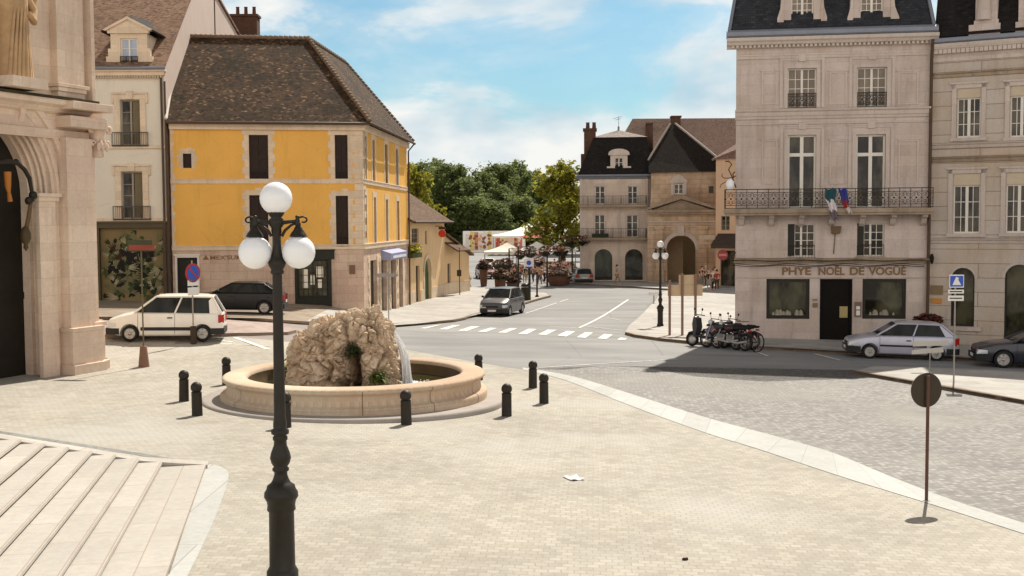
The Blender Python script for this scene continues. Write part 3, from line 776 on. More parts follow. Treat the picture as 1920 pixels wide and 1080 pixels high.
# ------------------------------------------------------------------ fountain
from mathutils import noise as mn
FC = Vector((-4.02, 29.15, 0.47))
ft = thing('fountain', 'round pale stone fountain basin with water on a low grey step', 'fountain', FC)
m_fst = masonry('fountain_stone', hexc(208, 190, 166), 50, 50, 0.01, var=0.12, stain=0.15, stain_col=(0.22, 0.15, 0.09), bmp=0.25, second=hexc(198, 172, 146))
m_fstep = simple('grey_stone_step', hexc(160, 152, 144), 0.8, 0, 0.15, 1.5, 0.2)
mb = MB().lathe([(3.0, -.35), (3.80, -.35), (3.83, -.02), (3.81, .03), (3.76, .05), (2.9, .05)], 96, caps=False)
mb.v = [(x, y, z + .085 + .55 * (g(FC.x + x, FC.y + y) - FC.z)) for x, y, z in mb.v]; mb.build('step', m_fstep, ft)
MB().lathe([(3.36, .0), (3.37, .22), (3.365, .285), (3.33, .315), (3.25, .335), (3.215, .37), (3.20, .46), (3.205, .55), (3.225, .59), (3.27, .62), (3.31, .65), (3.315, .70), (3.28, .735), (3.22, .75), (2.78, .755), (2.73, .73), (2.70, .66), (2.68, .1)], 96, caps=False).build('basin', m_fst, ft)
m_fin = simple('wet_mossy_stone', hexc(96, 78, 48), 0.6, 0, 0.35, 2.0, 0.3)
MB().lathe([(2.675, .66), (2.66, .1), (0.2, .1)], 96, caps=False).build('basin_lining', m_fin, ft)
m_joint = simple('dark_joint', hexc(110, 84, 60), 0.9)
mb = MB()
for k in range(12):
    a = 2 * math.pi * (k + .35) / 12; ca, sa = math.cos(a), math.sin(a)
    pr_ = [(3.365, .1), (3.375, .22), (3.37, .285), (3.335, .318), (3.255, .337), (3.22, .37), (3.205, .46), (3.21, .55), (3.23, .59), (3.315, .65), (3.318, .70)]
    for i in range(len(pr_) - 1):
        w = .008; (r0, z0), (r1, z1) = pr_[i], pr_[i + 1]
        mb.quad((r0 * ca - w * sa, r0 * sa + w * ca, z0), (r0 * ca + w * sa, r0 * sa - w * ca, z0), (r1 * ca + w * sa, r1 * sa - w * ca, z1), (r1 * ca - w * sa, r1 * sa + w * ca, z1))
mb.build('joint', m_joint, ft)
mw, nt, b = base_mat('pool_water', 0.04, 0, 0.5); b.inputs['Base Color'].default_value = (0.035, 0.035, 0.012, 1)
bump(nt, b, noise(nt, coords(nt), 5, 3), 0.25, 0.05)
MB().lathe([(2.665, .40), (0.01, .40)], 64, caps=False).build('water', mw, ft)
# the rock: a craggy boulder shaped like the one in the photograph
sil = [(-1.55, -.7), (-1.52, .75), (-1.5, 1.30), (-1.34, 1.62), (-1.02, 1.88), (-.64, 2.04), (-.1, 2.18), (.32, 2.28), (.70, 2.34), (.94, 2.28), (1.1, 2.06), (1.22, 1.8), (1.16, 1.6), (1.24, 1.29), (1.36, .75), (1.5, -.7)]
ctr = (-0.1, 0.75)
def rad(phi):
    dx, dz = math.cos(phi), math.sin(phi); best = 9
    for i in range(len(sil)):
        (x1, z1), (x2, z2) = sil[i], sil[(i + 1) % len(sil)]
        x1 -= ctr[0]; x2 -= ctr[0]; z1 -= ctr[1]; z2 -= ctr[1]
        ex, ez = x2 - x1, z2 - z1; den = dx * ez - dz * ex
        if abs(den) < 1e-9: continue
        t = (x1 * ez - z1 * ex) / den; u = (x1 * dz - z1 * dx) / den
        if t > 0 and -1e-6 <= u <= 1 + 1e-6: best = min(best, t)
    return best
bm = bmesh.new(); bmesh.ops.create_icosphere(bm, subdivisions=5, radius=1)
for v in bm.verts:
    d = v.co.normalized(); phi = math.atan2(d.z, d.x); hr = math.hypot(d.x, d.z)
    rr = rad(phi); e = hr ** 0.45; yv = (abs(d.y) ** 0.8) * (1 if d.y > 0 else -1)
    v.co = Vector((ctr[0] + math.cos(phi) * rr * e, yv, ctr[1] + math.sin(phi) * rr * e)); v.co.y *= 1.0 - 0.22 * max(0, v.co.z) / 2
me = bpy.data.meshes.new('rock'); bm.to_mesh(me); bm.free()
o_ = bpy.data.objects.new('rock', me); C.objects.link(o_); rm = o_.modifiers.new('r', 'REMESH'); rm.mode = 'VOXEL'; rm.voxel_size = 0.03
bpy.context.view_layer.update(); me = real(o_); kill(o_); me.materials.clear()
bm = bmesh.new(); bm.from_mesh(me); bm.normal_update()
offs = []
for v in bm.verts:
    p = v.co; n1_ = mn.fractal(p * 1.1, 0.9, 2.0, 4); pw = p + Vector((mn.noise(p * 2.3), mn.noise(p * 2.3 + Vector((7, 1, 3))), mn.noise(p * 2.3 + Vector((1, 9, 4))))) * .22
    cel = mn.voronoi(Vector((pw.x * 1.7, pw.y * 1.7, pw.z * 1.25)))[0]; cel2 = mn.voronoi(pw * 4.2 + Vector((3, 1, 2)))[0]
    rd = 0.13 * n1_ - 0.42 * max(0, .22 - (cel[1] - cel[0])) * 2.2 - 0.24 * max(0, .17 - (cel2[1] - cel2[0])) * 2.6 + 0.04 * mn.noise(p * 9) + .018 * mn.noise(p * 21)
    if p.y < 0:      # deep cleft in the front
        cx_ = 0.22 + 0.10 * math.sin(p.z * 2.2)
        rd -= 1.25 * math.exp(-((p.x - cx_) / .12) ** 2) * ss((1.6 - p.z) / .4) + 1.0 * math.exp(-((p.x - .05) / .22) ** 2 - ((p.z - .35) / .22) ** 2)
        rd -= 0.22 * math.exp(-((p.x + .45 - .2 * p.z) / .07) ** 2) * ss((1.1 - p.z) / .4)
    offs.append(v.normal * rd * (.75 + .25 * abs(v.normal.y)))
for v, q in zip(bm.verts, offs): v.co += q
bm.to_mesh(me); bm.free()
for p in me.polygons: p.use_smooth = False
mrk, nt, b = base_mat('craggy_rock', 0.95, 0, 0.15)
ob = coords(nt)
c = ramp(nt, noise(nt, ob, 2.2, 8, 0.7), [(0.28, hexc(162, 138, 114)), (0.5, hexc(212, 188, 160)), (0.72, hexc(236, 216, 192))])
c = mixc(nt, ramp(nt, noise(nt, coords(nt, False, (2.5, 2.5, .7)), 1.2, 6), [(0.58, 0), (0.75, 0.6)]), c, hexc(86, 62, 40))
vo = nd(nt, 'ShaderNodeTexVoronoi', {'Vector': ob, 'Scale': 2.4}, feature='DISTANCE_TO_EDGE').outputs['Distance']
c = mixc(nt, ramp(nt, vo, [(0.0, 0.25), (0.03, 0.0)]), c, hexc(96, 66, 42))
nt.links.new(c, b.inputs['Base Color'])
h = nd(nt, 'ShaderNodeMath', {0: noise(nt, ob, 7, 8, 0.75), 1: ramp(nt, vo, [(0.0, 0.0), (0.12, 0.5)])}, operation='ADD').outputs[0]
bump(nt, b, h, 0.9, 0.08)
me.materials.append(mrk)
ro = bpy.data.objects.new('fountain_rock', me); C.objects.link(ro)
ro.location = FC + Vector((-0.16, -0.35, 0.12))
tag(ro, 'big craggy beige boulder rising out of the fountain basin', 'rock')
# falling water and foam at the right of the rock
mj, nt, b = base_mat('white_water', 0.25, 0, 0.5); b.inputs['Base Color'].default_value = (0.95, 0.95, 0.95, 1)
nt.links.new(ramp(nt, noise(nt, coords(nt, False, (9, 9, 1.2)), 1.5, 4), [(0.36, 0.15), (0.6, 0.95)]), b.inputs['Alpha'])
mb = MB(); rw = random.Random(4)
for k in range(22):
    x0 = .98 + .010 * k; y0 = .15 + rw.uniform(-.25, .2); pts = []; ph = rw.random() * 6
    for t in range(11):
        s_ = t / 10; pts.append((x0 + .10 * s_ ** .6 + .16 * s_ + .012 * math.sin(s_ * 9 + ph), y0 - .08 * s_ + .012 * math.cos(s_ * 8 + ph), 1.80 - .02 * k - (1.38 - .02 * k) * s_ ** 1.8))
    mb.tube(pts, [.008 + .018 * (t / 10) * rw.uniform(.6, 1.3) for t in range(11)], 5)
mb.build('water_fall', mj, ft)
mf, nt, b = base_mat('foam', 0.6); b.inputs['Base Color'].default_value = (0.8, 0.82, 0.82, 1)
mb = MB()
for k in range(150):
    a = rnd.uniform(0, 6.28); r_ = abs(rnd.gauss(0, .28)); mb.sphere((1.33 + r_ * 1.3 * math.cos(a), .45 + r_ * .9 * math.sin(a), .405), rnd.uniform(.012, .04), 6, 0, (1, 1, .5))
mb.build('foam', mf, ft)
# ------------------------------------------------------------------ building materials
m_yel = plaster('yellow_render', hexc(234, 180, 92), 0.14, 0.42, (0.35, 0.19, 0.04))
m_cream = plaster('white_render', hexc(222, 212, 194), 0.08, 0.22)
m_trim = masonry('pale_trim_stone', hexc(226, 204, 176), 3, 0.42, 0.01, var=0.1, stain=0.3, jvis=0.35)
m_gst = masonry('pinkish_ground_stone', hexc(214, 190, 166), 0.95, 0.42, 0.012, jcol=hexc(150, 122, 98), var=0.14, stain=0.4, stain_col=(0.2, 0.13, 0.08), jvis=0.5, warp=0.06, second=hexc(206, 176, 156))
m_tile = tiles('brown_roof_tiles', hexc(30, 22, 14), hexc(80, 60, 42), hexc(186, 150, 116), moss=hexc(40, 32, 16), mossk=0.75, bmp=1.0)
m_tile2 = tiles('mauve_roof_tiles', hexc(100, 80, 70), hexc(136, 110, 96), hexc(170, 146, 128), moss=hexc(120, 96, 84), mossk=0.35)
m_tile3 = tiles('rusty_brown_tiles', hexc(70, 54, 44), hexc(116, 92, 74), hexc(158, 130, 108), moss=hexc(84, 68, 50), mossk=0.45)
m_slate = tiles('slate', hexc(38, 40, 44), hexc(52, 54, 58), hexc(74, 76, 80), 0.22, 0.13, 0.35, hexc(46, 46, 50), 0.3)
m_slated = tiles('dark_slate', hexc(24, 22, 22), hexc(36, 32, 31), hexc(58, 50, 46), 0.22, 0.13, 0.35, hexc(30, 26, 24), 0.4)
m_zinc = simple('zinc', hexc(128, 132, 142), 0.5, 0.3, 0.15, 1.5)
m_rst = masonry('limestone_ashlar', hexc(205, 190, 181), 1.25, 0.46, 0.008, jcol=hexc(150, 128, 112), var=0.09, stain=0.45, stain_col=(0.2, 0.14, 0.10), jvis=0.4, second=hexc(194, 177, 164), bmp=0.15)
m_rst2 = masonry('grooved_limestone', hexc(194, 183, 172), 4.0, 0.62, 0.02, jcol=hexc(112, 90, 72), var=0.06, stain=0.3, stain_col=(0.2, 0.14, 0.09), jvis=0.6, second=hexc(190, 172, 152), bmp=0.5)
m_rtrim = masonry('moulded_limestone', hexc(203, 189, 178), 1.6, 5, 0.008, var=0.08, stain=0.3, stain_col=(0.16, 0.11, 0.08), jvis=0.4)
m_dirty = masonry('weathered_limestone', hexc(172, 152, 130), 1.6, 5, 0.008, var=0.2, stain=0.6, stain_col=(0.06, 0.05, 0.035), jvis=0.4)
m_church = masonry('church_stone', hexc(230, 210, 188), 1.15, 0.50, 0.009, jcol=hexc(180, 152, 126), var=0.09, stain=0.34, stain_col=(0.34, 0.22, 0.13), jvis=0.45, second=hexc(218, 194, 174), bmp=0.2)
m_far = masonry('far_limestone', hexc(214, 197, 180), 1.2, 0.45, 0.01, jcol=hexc(150, 125, 105), var=0.08, stain=0.3, jvis=0.4, second=hexc(204, 184, 166))
m_gate = masonry('gate_limestone', hexc(206, 180, 152), 1.1, 0.42, 0.02, jcol=hexc(100, 78, 60), var=0.1, stain=0.45, jvis=0.5, second=hexc(178, 150, 124))
m_shut = simple('dark_brown_shutter', hexc(46, 30, 20), 0.6, 0, 0.3, 4)
m_wfr = simple('white_window_frame', hexc(222, 216, 204), 0.5, 0, 0.06, 3)
m_gfr = simple('grey_window_frame', hexc(150, 140, 124), 0.5, 0, 0.1, 3)
m_dkfr = simple('dark_shop_frame', hexc(38, 34, 24), 0.5, 0, 0.15, 3)
m_grn = simple('dark_green_shopfront', hexc(34, 34, 22), 0.5, 0, 0.2, 3)
m_gl = glass('window_glass', hexc(28, 24, 20), 0.08, 0.3, hexc(92, 84, 70))  # lighter streaks in the colour stand in for dim reflections
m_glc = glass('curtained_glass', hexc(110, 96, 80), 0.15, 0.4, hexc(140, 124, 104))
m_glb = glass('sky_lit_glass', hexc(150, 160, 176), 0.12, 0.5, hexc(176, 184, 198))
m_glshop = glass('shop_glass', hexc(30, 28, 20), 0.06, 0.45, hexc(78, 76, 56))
m_pipe = simple('brown_downpipe', hexc(84, 66, 52), 0.6, 0.1, 0.2, 3)
m_rail = simple('grey_iron_railing', hexc(72, 68, 60), 0.6, 0.1, 0.15, 4)
m_railb = simple('black_iron_railing', hexc(44, 36, 30), 0.6, 0.1, 0.2, 4)
m_chim = masonry('chimney_brick', hexc(92, 64, 50), 0.23, 0.08, 0.01, var=0.2, stain=0.5)
m_pot = simple('chimney_pot', hexc(96, 58, 42), 0.8)
m_door = simple('dark_door', hexc(26, 24, 20), 0.5, 0, 0.2, 3)
m_lett = simple('faded_brown_lettering', hexc(134, 104, 70), 0.8, 0, 0.25, 8)

def jag(mb, u0, u1, z0, z1, w, y=-.012, base=True, step=.34):
    """toothed stone surround of an opening: long and short blocks in turn"""
    z = z0; k = 0; zt = z1 + w * 1.05
    while z < zt - .02:
        z2 = min(zt, z + step); ww = w * (1.35 if k % 2 else .92)
        for a, b in ((u0 - ww, u0), (u1, u1 + ww)): mb.box(a, b, y, 0.05, z, z2)
        z = z2; k += 1
    n = max(2, round((u1 - u0) / .3)); d = (u1 - u0) / n
    for i in range(n): mb.box(u0 + i * d, u0 + (i + 1) * d, y, 0.05, z1, z1 + w * (1.45 if i % 2 == n // 2 % 2 else 1.0))
def downpipe(par, pts, M=None, r=0.05, m=None, name='downpipe'):
    mb = MB(); mb.tube(pts, r, 8)
    for p in pts[1:-1]: pass
    o = mb.build(name, m or m_pipe, par)
    if M: o.matrix_local = M
    return o

# ------------------------------------------------------------------ yellow corner house
A = at(322, 420, 59.7); B = at(681, 420, 61.2); Cc = at(764, 420, 76.0)
YF = Fac('yellow_house', 'yellow rendered corner house with steep brown tile roof and stone ground floor', 'house', A, B)
YS = Fac('yellow_side', '', '', B, Cc, own=YF.o); MS = YS.rel(YF)
yo = YF.o; U = YF.L; US = YS.L
ze = YF.uv(500, 229)[1]; z2 = YF.uv(500, 341)[1]; z1 = YF.uv(500, 465)[1]; zb = -0.6
wins = [YF.rect(343, 288, 359, 315), YF.rect(467, 253, 503, 337), YF.rect(628, 253, 652, 337), YF.rect(468, 366, 503, 458), YF.rect(630, 367, 653, 459)]
door = YF.rect(333, 483, 371, 581); shop = YF.rect(553, 486, 622, 577)
mb = MB(); wall(mb, 0, U, z1, ze, wins, 0.22)
mb.quad((0, 0, z1), (0, 9.2, z1), (0, 9.2, ze), (0, 0, ze)); mb.quad((0, 9.2, z1), (U - 7, 9.2, z1), (U - 7, 9.2, ze), (0, 9.2, ze))
mb.build('wall', m_yel, yo)
mb = MB(); wall(mb, 0, U, zb, z1, [door, shop], 0.25); mb.build('ground_floor_wall', m_gst, yo)
# side
swin = [YS.rect(683.5, 255, 687, 336), YS.rect(698.5, 263, 703, 341), YS.rect(722, 271, 727, 346), YS.rect(742.5, 280, 746.5, 350),
        YS.rect(684, 366, 687.5, 457), YS.rect(701, 370, 705, 455), YS.rect(723.5, 374, 727.5, 452), YS.rect(744.5, 377, 748.5, 451)]
sdoor = [YS.rect(694, 488, 707, 598), YS.rect(714.5, 487, 725, 592), YS.rect(733, 487, 742, 586), YS.rect(747.5, 482, 755, 578)]
mb = MB(); wall(mb, 0, US, z1, ze, swin, 0.2); mb.quad((US, 0, z1), (US, 7.4, z1), (US, 7.4, ze), (US, 0, ze)); mb.quad((0, 7.4, z1), (US, 7.4, z1), (US, 7.4, ze), (0, 7.4, ze))
mark(mb.build('side_wall', m_yel, yo), MS)
mb = MB(); wall(mb, 0, US, -1.2, z1, sdoor, 0.3); mb.quad((US, 0, -1.2), (US, 7.4, -1.2), (US, 7.4, z1), (US, 0, z1))
mark(mb.build('side_ground_floor_wall', m_gst, yo), MS)
# bands and cornice
for nm, F_, MM, L_, zz_, hh, pr_ in (('band', YF, None, U, z2, .2, .05), ('band', YF, None, U, z1, .2, .07), ('cornice', YF, None, U, ze - .26, .3, .16), ('band', YS, MS, US, z2, .2, .05), ('band', YS, MS, US, z1, .24, .09), ('cornice', YS, MS, US, ze - .26, .3, .16)):
    mb = MB(); mb.box(-.02 if F_ is YF else -.05, L_ + pr_, -pr_, 0.02, zz_ - hh / 2, zz_ + hh / 2); mb.box(-.02, L_ + pr_ + .02, -pr_ - .03, 0.02, zz_ + hh / 2, zz_ + hh / 2 + .06)
    o = mb.build(nm, m_trim, yo, 0.012)
    if MM: o.matrix_local = MM
# quoins
mb = MB()
for (za_, zb_) in ((z1 + .12, z2 - .11), (z2 + .12, ze - .4)):
    n = 9 if za_ > z2 else 9
    for k in range(n):
        a, b = za_ + (zb_ - za_) * k / n, za_ + (zb_ - za_) * (k + 1) / n
        w = .72 if k % 2 else .42
        mb.box(U - w, U + .018, -.018, .02, a + .006, b - .006)
        mb.box(0, .12 if k % 2 else .2, -.016, .02, a + .006, b - .006)
mb.build('quoin', m_trim, yo)['kind'] = 'stuff'
mb = MB()
for (za_, zb_) in ((z1 + .12, z2 - .11), (z2 + .12, ze - .4)):
    for k in range(9):
        a, b = za_ + (zb_ - za_) * k / 9, za_ + (zb_ - za_) * (k + 1) / 9
        mb.box(-.01, .5 if k % 2 else .8, -.02, .02, a + .006, b - .006)
mark(mb.build('quoin', m_trim, yo), MS)['kind'] = 'stuff'
def shutters(par, h, M=None, y=.1, n=2):
    mb = MB(); a, b, c, d = h[:4]; w = (b - a) / n
    for k in range(n):
        x0, x1 = a + k * w + .01, a + (k + 1) * w - .01
        mb.box(x0, x1, y, y + .04, c, d)
        mb.box(x0, x0 + .06, y - .02, y, c, d); mb.box(x1 - .06, x1, y - .02, y, c, d)
        for q in range(3): zq = c + (d - c - .1) * q / 2; mb.box(x0 + .06, x1 - .06, y - .02, y, zq, zq + .1)
        ns = int((d - c) / .09)
        for q in range(ns):
            zq = c + .05 + q * (d - c - .1) / ns; mb.add([(x0 + .06, y - .014, zq), (x1 - .06, y - .014, zq), (x1 - .06, y + .002, zq + .07), (x0 + .06, y + .002, zq + .07)], [(0, 1, 2, 3)])
    o = mb.build('window', m_shut, par)
    if M: o.matrix_local = M
    return o
for i, h in enumerate(wins):
    w = shutters(yo, h, None, .12, 1 if i == 0 else 2)
    mb = MB(); jag(mb, h[0], h[1], h[2] - .02, h[3], .26 if i else .22); mb.build('surround', m_trim, w)
    if i:
        mb = MB(); mb.box(h[0] - .05, h[1] + .05, -.07, .1, h[2] - .1, h[2] - .001); mb.build('sill', m_trim, w)
        mb = MB(); scroll_rail(mb, h[0] + .02, h[1] - .02, h[2] + .02, h[2] + .45, .04, .35, .011, False); mb.build('railing', m_railb, w)
for i, h in enumerate(swin):
    w = shutters(yo, h, MS, .1); a, b, c, d = h
    mb = MB(); mb.box(a - .3, a, -.02, .02, c, d); mb.box(b, b + .3, -.02, .02, c, d); mb.box(a - .3, b + .3, -.02, .02, d, d + .3); mb.box(a - .05, b + .05, -.06, .08, c - .08, c - .001)
    mark(mb.build('surround', m_trim, w), MS if False else Matrix())
d_ = MB(); a, b, c, d = door; d_.box(a, b, .16, .22, c, d); d_.box(a + .12, b - .12, .14, .16, c + .2, c + 1.1); d_.box(a + .12, b - .12, .14, .16, c + 1.3, d - .5)
dr = d_.build('door', m_door, yo); mb = MB(); mb.box(a - .1, a, -.05, .16, c, d + .1); mb.box(b, b + .1, -.05, .16, c, d + .1); mb.box(a, b, -.05, .16, d, d + .1); mb.box(a - .16, b + .16, -.12, .02, d + .1, d + .18); mb.build('door_frame', m_wfr, dr)
MB().box(b - .25, b - .19, .10, .14, c + 1.05, c + 1.2).build('handle', m_steel, dr)
sw = YF.rect(558, 487, 615, 558)
w = window(yo, sw, None, 3, 5, .07, .05, .03, .08, None, m_grn, m_glshop, 'shop_window', 2)
mb = MB(); a, b, c, d = shop; fa = YF.rect(543, 470, 627, 486)
mb.box(fa[0], fa[1], -.12, .05, fa[2], fa[3]); mb.box(fa[0] - .04, fa[1] + .04, -.16, .05, fa[3], fa[3] + .06)
mb.box(a, sw[0], -.06, .1, c, d); mb.box(sw[1], b, -.06, .1, c, d); mb.box(sw[0], sw[1], -.05, .1, c, sw[2]); mb.box(a + .1, b - .1, -.07, -.05, c + .1, sw[2] - .1)
mb.build('shop_surround', m_grn, w)
# things in the shop window
m_disp = simple('display_card', hexc(236, 228, 208), 0.7, 0, 0.05); m_disp2 = simple('display_green', hexc(120, 124, 84), 0.8, 0, 0.3, 6)
mb = MB(); 
for (x0, y0, x1, y1) in ((568, 505, 578, 540), (582, 515, 590, 534), (593, 500, 606, 520), (596, 524, 604, 540)):
    r_ = YF.rect(x0, y0, x1, y1); mb.box(r_[0], r_[1], .103, .112, r_[2], r_[3])
mb.build('window_display', m_disp, w)
mb = MB(); r_ = YF.rect(655, 497, 666, 514); mb.box(r_[0], r_[1], -.03, .02, r_[2], r_[3]); mb.build('wall_plaque', simple('brown_plaque', hexc(120, 90, 70), 0.6), yo)
mb = MB(); a, b, c, d = YF.rect(375, 474, 474, 490); mb.box(a, b + 1.2, -.02, .02, c, d); mb.build('sign_band', m_gst, yo)
r_ = YF.rect(380, 478, 392, 487); mb = MB(); mb.extr([(r_[0], r_[2]), (r_[1], r_[2]), ((r_[0] + r_[1]) / 2, r_[3])], -.035, -.02); mb.build('sign_emblem', m_lett, yo)
r_ = YF.rect(394, 478, 472, 487); lettering("MEX'SUMBU", .29, m_lett, yo, ((r_[0] + r_[1]) / 2, -.022, r_[2] + .02), None, 1, .006, 'lettering', (r_[1] - r_[0]))
# side shopfronts: panelled doors, awning sign
for i, h in enumerate(sdoor):
    a, b, c, d = h; mb = MB(); mb.box(a, b, .2, .26, c, d); mb.box(a + .15, b - .15, .18, .2, c + .9, d - .15)
    o = mb.build('shop_door' if i % 2 else 'shop_window', m_shut if i != 1 else m_glshop, yo); o.matrix_local = MS
    mb = MB()
    for k in range(10):
        zq = c + (d + .25 - c) * k / 10; ww = .55 if k % 2 else .32
        mb.box(a - ww, a - .001, -.03, .02, zq + .006, zq + (d + .25 - c) / 10 - .006); mb.box(b + .001, b + ww, -.03, .02, zq + .006, zq + (d + .25 - c) / 10 - .006)
    mb.build('surround', m_trim, o)
h = YS.rect(715, 467, 746, 484); mb = MB(); mb.extr([(-.0, h[2]), (-.55, h[2] - .05), (-.6, h[2] + .35), (0, h[3])], h[0], h[1], 'x')
sg = mb.build('shop_sign', simple('blue_grey_sign', hexc(150, 156, 190), 0.5), yo); sg.matrix_local = MS
mb = MB(); mb.extr([(-.58, h[2] + .05), (-.61, h[2] + .05), (-.62, h[2] + .2), (-.60, h[2] + .2)], h[0] + .5, h[1] - .5, 'x'); mb.build('sign_lettering', simple('sign_white', hexc(236, 238, 244), 0.5), sg)
# roof
def loc(p): return YF.W.inverted() @ p
Pk = loc(at(578, 73, 65.9)); Rl = loc(at(357, 73, 65.7)); Rl.z = Pk.z = (Pk.z + Rl.z) / 2; Rl.x = -.05; Rl.y = Pk.y
eL = Vector((-.12, -.42, ze + .02)); eC = Vector((U + .40, -.42, ze + .02)); eF = MS @ Vector((US + .40, -.42, ze + .02))
sd = (MS.to_3x3() @ Vector((1, 0, 0))).normalized(); sn = (MS.to_3x3() @ Vector((0, 1, 0))).normalized()
t_ = YS.uv(648, 123)[0]
Rb = None
best = 1e9
for k in range(400):
    q = Pk + sd * (k * .05); X = proj(YF.W @ q)
    if abs(X[0] - 648) < best: best = abs(X[0] - 648); Rb = q
def P3(v): return Vector(v)
hw = (Pk - eC).dot(sn)     # half width of the side wing
ridge_back = Rb
eFi = eF + sn * (2 * hw); eCi = Vector((Pk.x, 0, 0))
rearL = Vector((-.12, 2 * Pk.y + .42, ze)); rearC = Vector((Pk.x - hw, 2 * Pk.y + .42, ze))
rf = MB()
slab(rf, [eL, eC, Pk, Rl], .12); slab(rf, [eC, eF, Rb, Pk], .12); slab(rf, [eF, eFi, Rb], .12)
slab(rf, [Rl, Pk, rearC, rearL], .12); slab(rf, [Pk, Rb, eFi, rearC], .12)
roof = rf.build('roof', m_tile, yo)
mb = MB(); n = 34
m_ridge = simple('ridge_tile', hexc(122, 100, 80), 0.9, 0, 0.3, 5)
for a, b, nn in ((eC, Pk, 30), (Rl, Pk, 26), (Pk, Rb, 18), (eF, Rb, 26)):
    for k in range(nn):
        p, q = a.lerp(b, k / nn), a.lerp(b, (k + .93) / nn); mb.tube([p + Vector((0, 0, .05)), q + Vector((0, 0, .03))], [.13, .105], 8)
o = mb.build('ridge_tile', m_ridge, roof); o['kind'] = 'stuff'
mb = MB(); mb.extr([(-.02, -.02), (.25, -.02), (.25, .12), (-.02, .12)], 0, (Rl - eL).length, 'y')
fl = MB(); fl.tube([eL + Vector((0, 0, .1)), Rl + Vector((0, 0, .12))], .09, 4); fl.build('verge_flashing', simple('lime_mortar', hexc(222, 214, 202), 0.8), roof)
mb = MB(); mb.tube([eL + Vector((0, -.06, -.1)), eC + Vector((.06, -.06, -.1)), eF + (eF - eC).normalized() * .05 + Vector((.06, 0, -.1))], .075, 8); mb.build('gutter', m_pipe, yo)
pe = MS @ Vector((US - .05, -.12, 0)); downpipe(yo, [eF + Vector((0, 0, -.15)), Vector((pe.x, pe.y, ze - .6)), Vector((pe.x, pe.y, -1.2))])

# ------------------------------------------------------------------ white town house at the far left
A2 = at(120, 420, 59.5); B2 = at(313.5, 420, 59.55)
WF = Fac('white_townhouse', 'tall white rendered town house with brown tiled roof, stone dormer and painted shopfront', 'house', A2, B2)
wo = WF.o; U = WF.L; ze = WF.uv(250, 131)[1]; zs = WF.uv(250, 414)[1]
h1 = WF.rect(226, 187, 263, 273); h2 = WF.rect(228, 322, 268, 411); sf = WF.rect(188, 428, 307, 568)
mb = MB(); wall(mb, 0, U, zs, ze, [h1, h2], .25); mb.build('wall', m_cream, wo)
mb = MB(); wall(mb, 0, U, -.5, zs, [sf], .3); mb.build('ground_floor_wall', simple('dark_shopfront_wall', hexc(92, 80, 60), 0.8, 0, 0.2), wo)
# gable and back
ug = U
prof = [(0, -.5), (0, ze), (7.9, ze + 6.75), (17.5, ze + 4.4), (17.5, -.5)]
mb = MB(); mb.add([(ug - .0, y, z) for y, z in prof], [tuple(range(5))]); mb.quad((0, 17.5, -.5), (ug, 17.5, -.5), (ug, 17.5, ze + 4.4), (0, 17.5, ze + 4.4)); mb.build('gable_wall', plaster('grey_gable_render', hexc(206, 188, 176), .08, .3), wo)
mb = MB(); mb.box(ug + .001, ug + .14, 9.6, 17.4, ze + 1, ze + 4.6); 
mb = MB(); slab(mb, [(-3, -.35, ze + .05), (ug + .10, -.35, ze + .05), (ug + .10, 7.9, ze + 6.95), (-3, 7.9, ze + 6.95)], .14); slab(mb, [(-3, 7.9, ze + 6.95), (ug + .1, 7.9, ze + 6.95), (ug + .1, 17.6, ze + 4.6), (-3, 17.6, ze + 4.6)], .14)
rfw = mb.build('roof', tiles('pale_brown_tiles', hexc(92, 70, 56), hexc(146, 116, 94), hexc(184, 152, 126), moss=hexc(104, 82, 62), mossk=.4), wo)
mb = MB(); mb.tube([(ug - .05, 10.9, ze + 3.0), (ug - .05, 10.9, ze + 6.3)], .1, 8)
mb.build('flue_pipe', m_pipe, wo)
c0 = loc2 = WF.W.inverted() @ at(437, 74, 78); c1 = WF.W.inverted() @ at(485, 74, 78); zt = (WF.W.inverted() @ at(460, 33, 78)).z
mb = MB(); mb.box(c0.x, c1.x, c0.y - .5, c0.y + .5, c0.z - 6, zt); mb.box(c0.x - .08, c1.x + .08, c0.y - .58, c0.y + .58, zt, zt + .15)
ch = mb.build('chimney', m_chim, rfw)
for k in range(3): MB().lathe([(.13, 0), (.11, .5), (.14, .55)], 10, (c0.x + .35 + k * .55, c0.y, zt + .15)).build('chimney_pot', m_pot, ch)
mb = MB(); mb.box(-.1, U + .1, -.3, .02, ze - .32, ze - .12); mb.box(-.1, U + .16, -.4, .02, ze - .12, ze)
for k in range(40): mb.box(k * U / 40, k * U / 40 + .07, -.24, .02, ze - .42, ze - .322)
mb.build('cornice', m_trim, wo)
MB().tube([(-.2, -.46, ze + .04), (U + .2, -.46, ze + .04)], .08, 8).build('gutter', m_zinc, wo)
for py_, hh in ((276, .16), (413, .22)):
    z = WF.uv(250, py_)[1]; MB().box(-.05, U + .03, -.1, .02, z - hh / 2, z + hh / 2).build('band', m_trim, wo, .015)
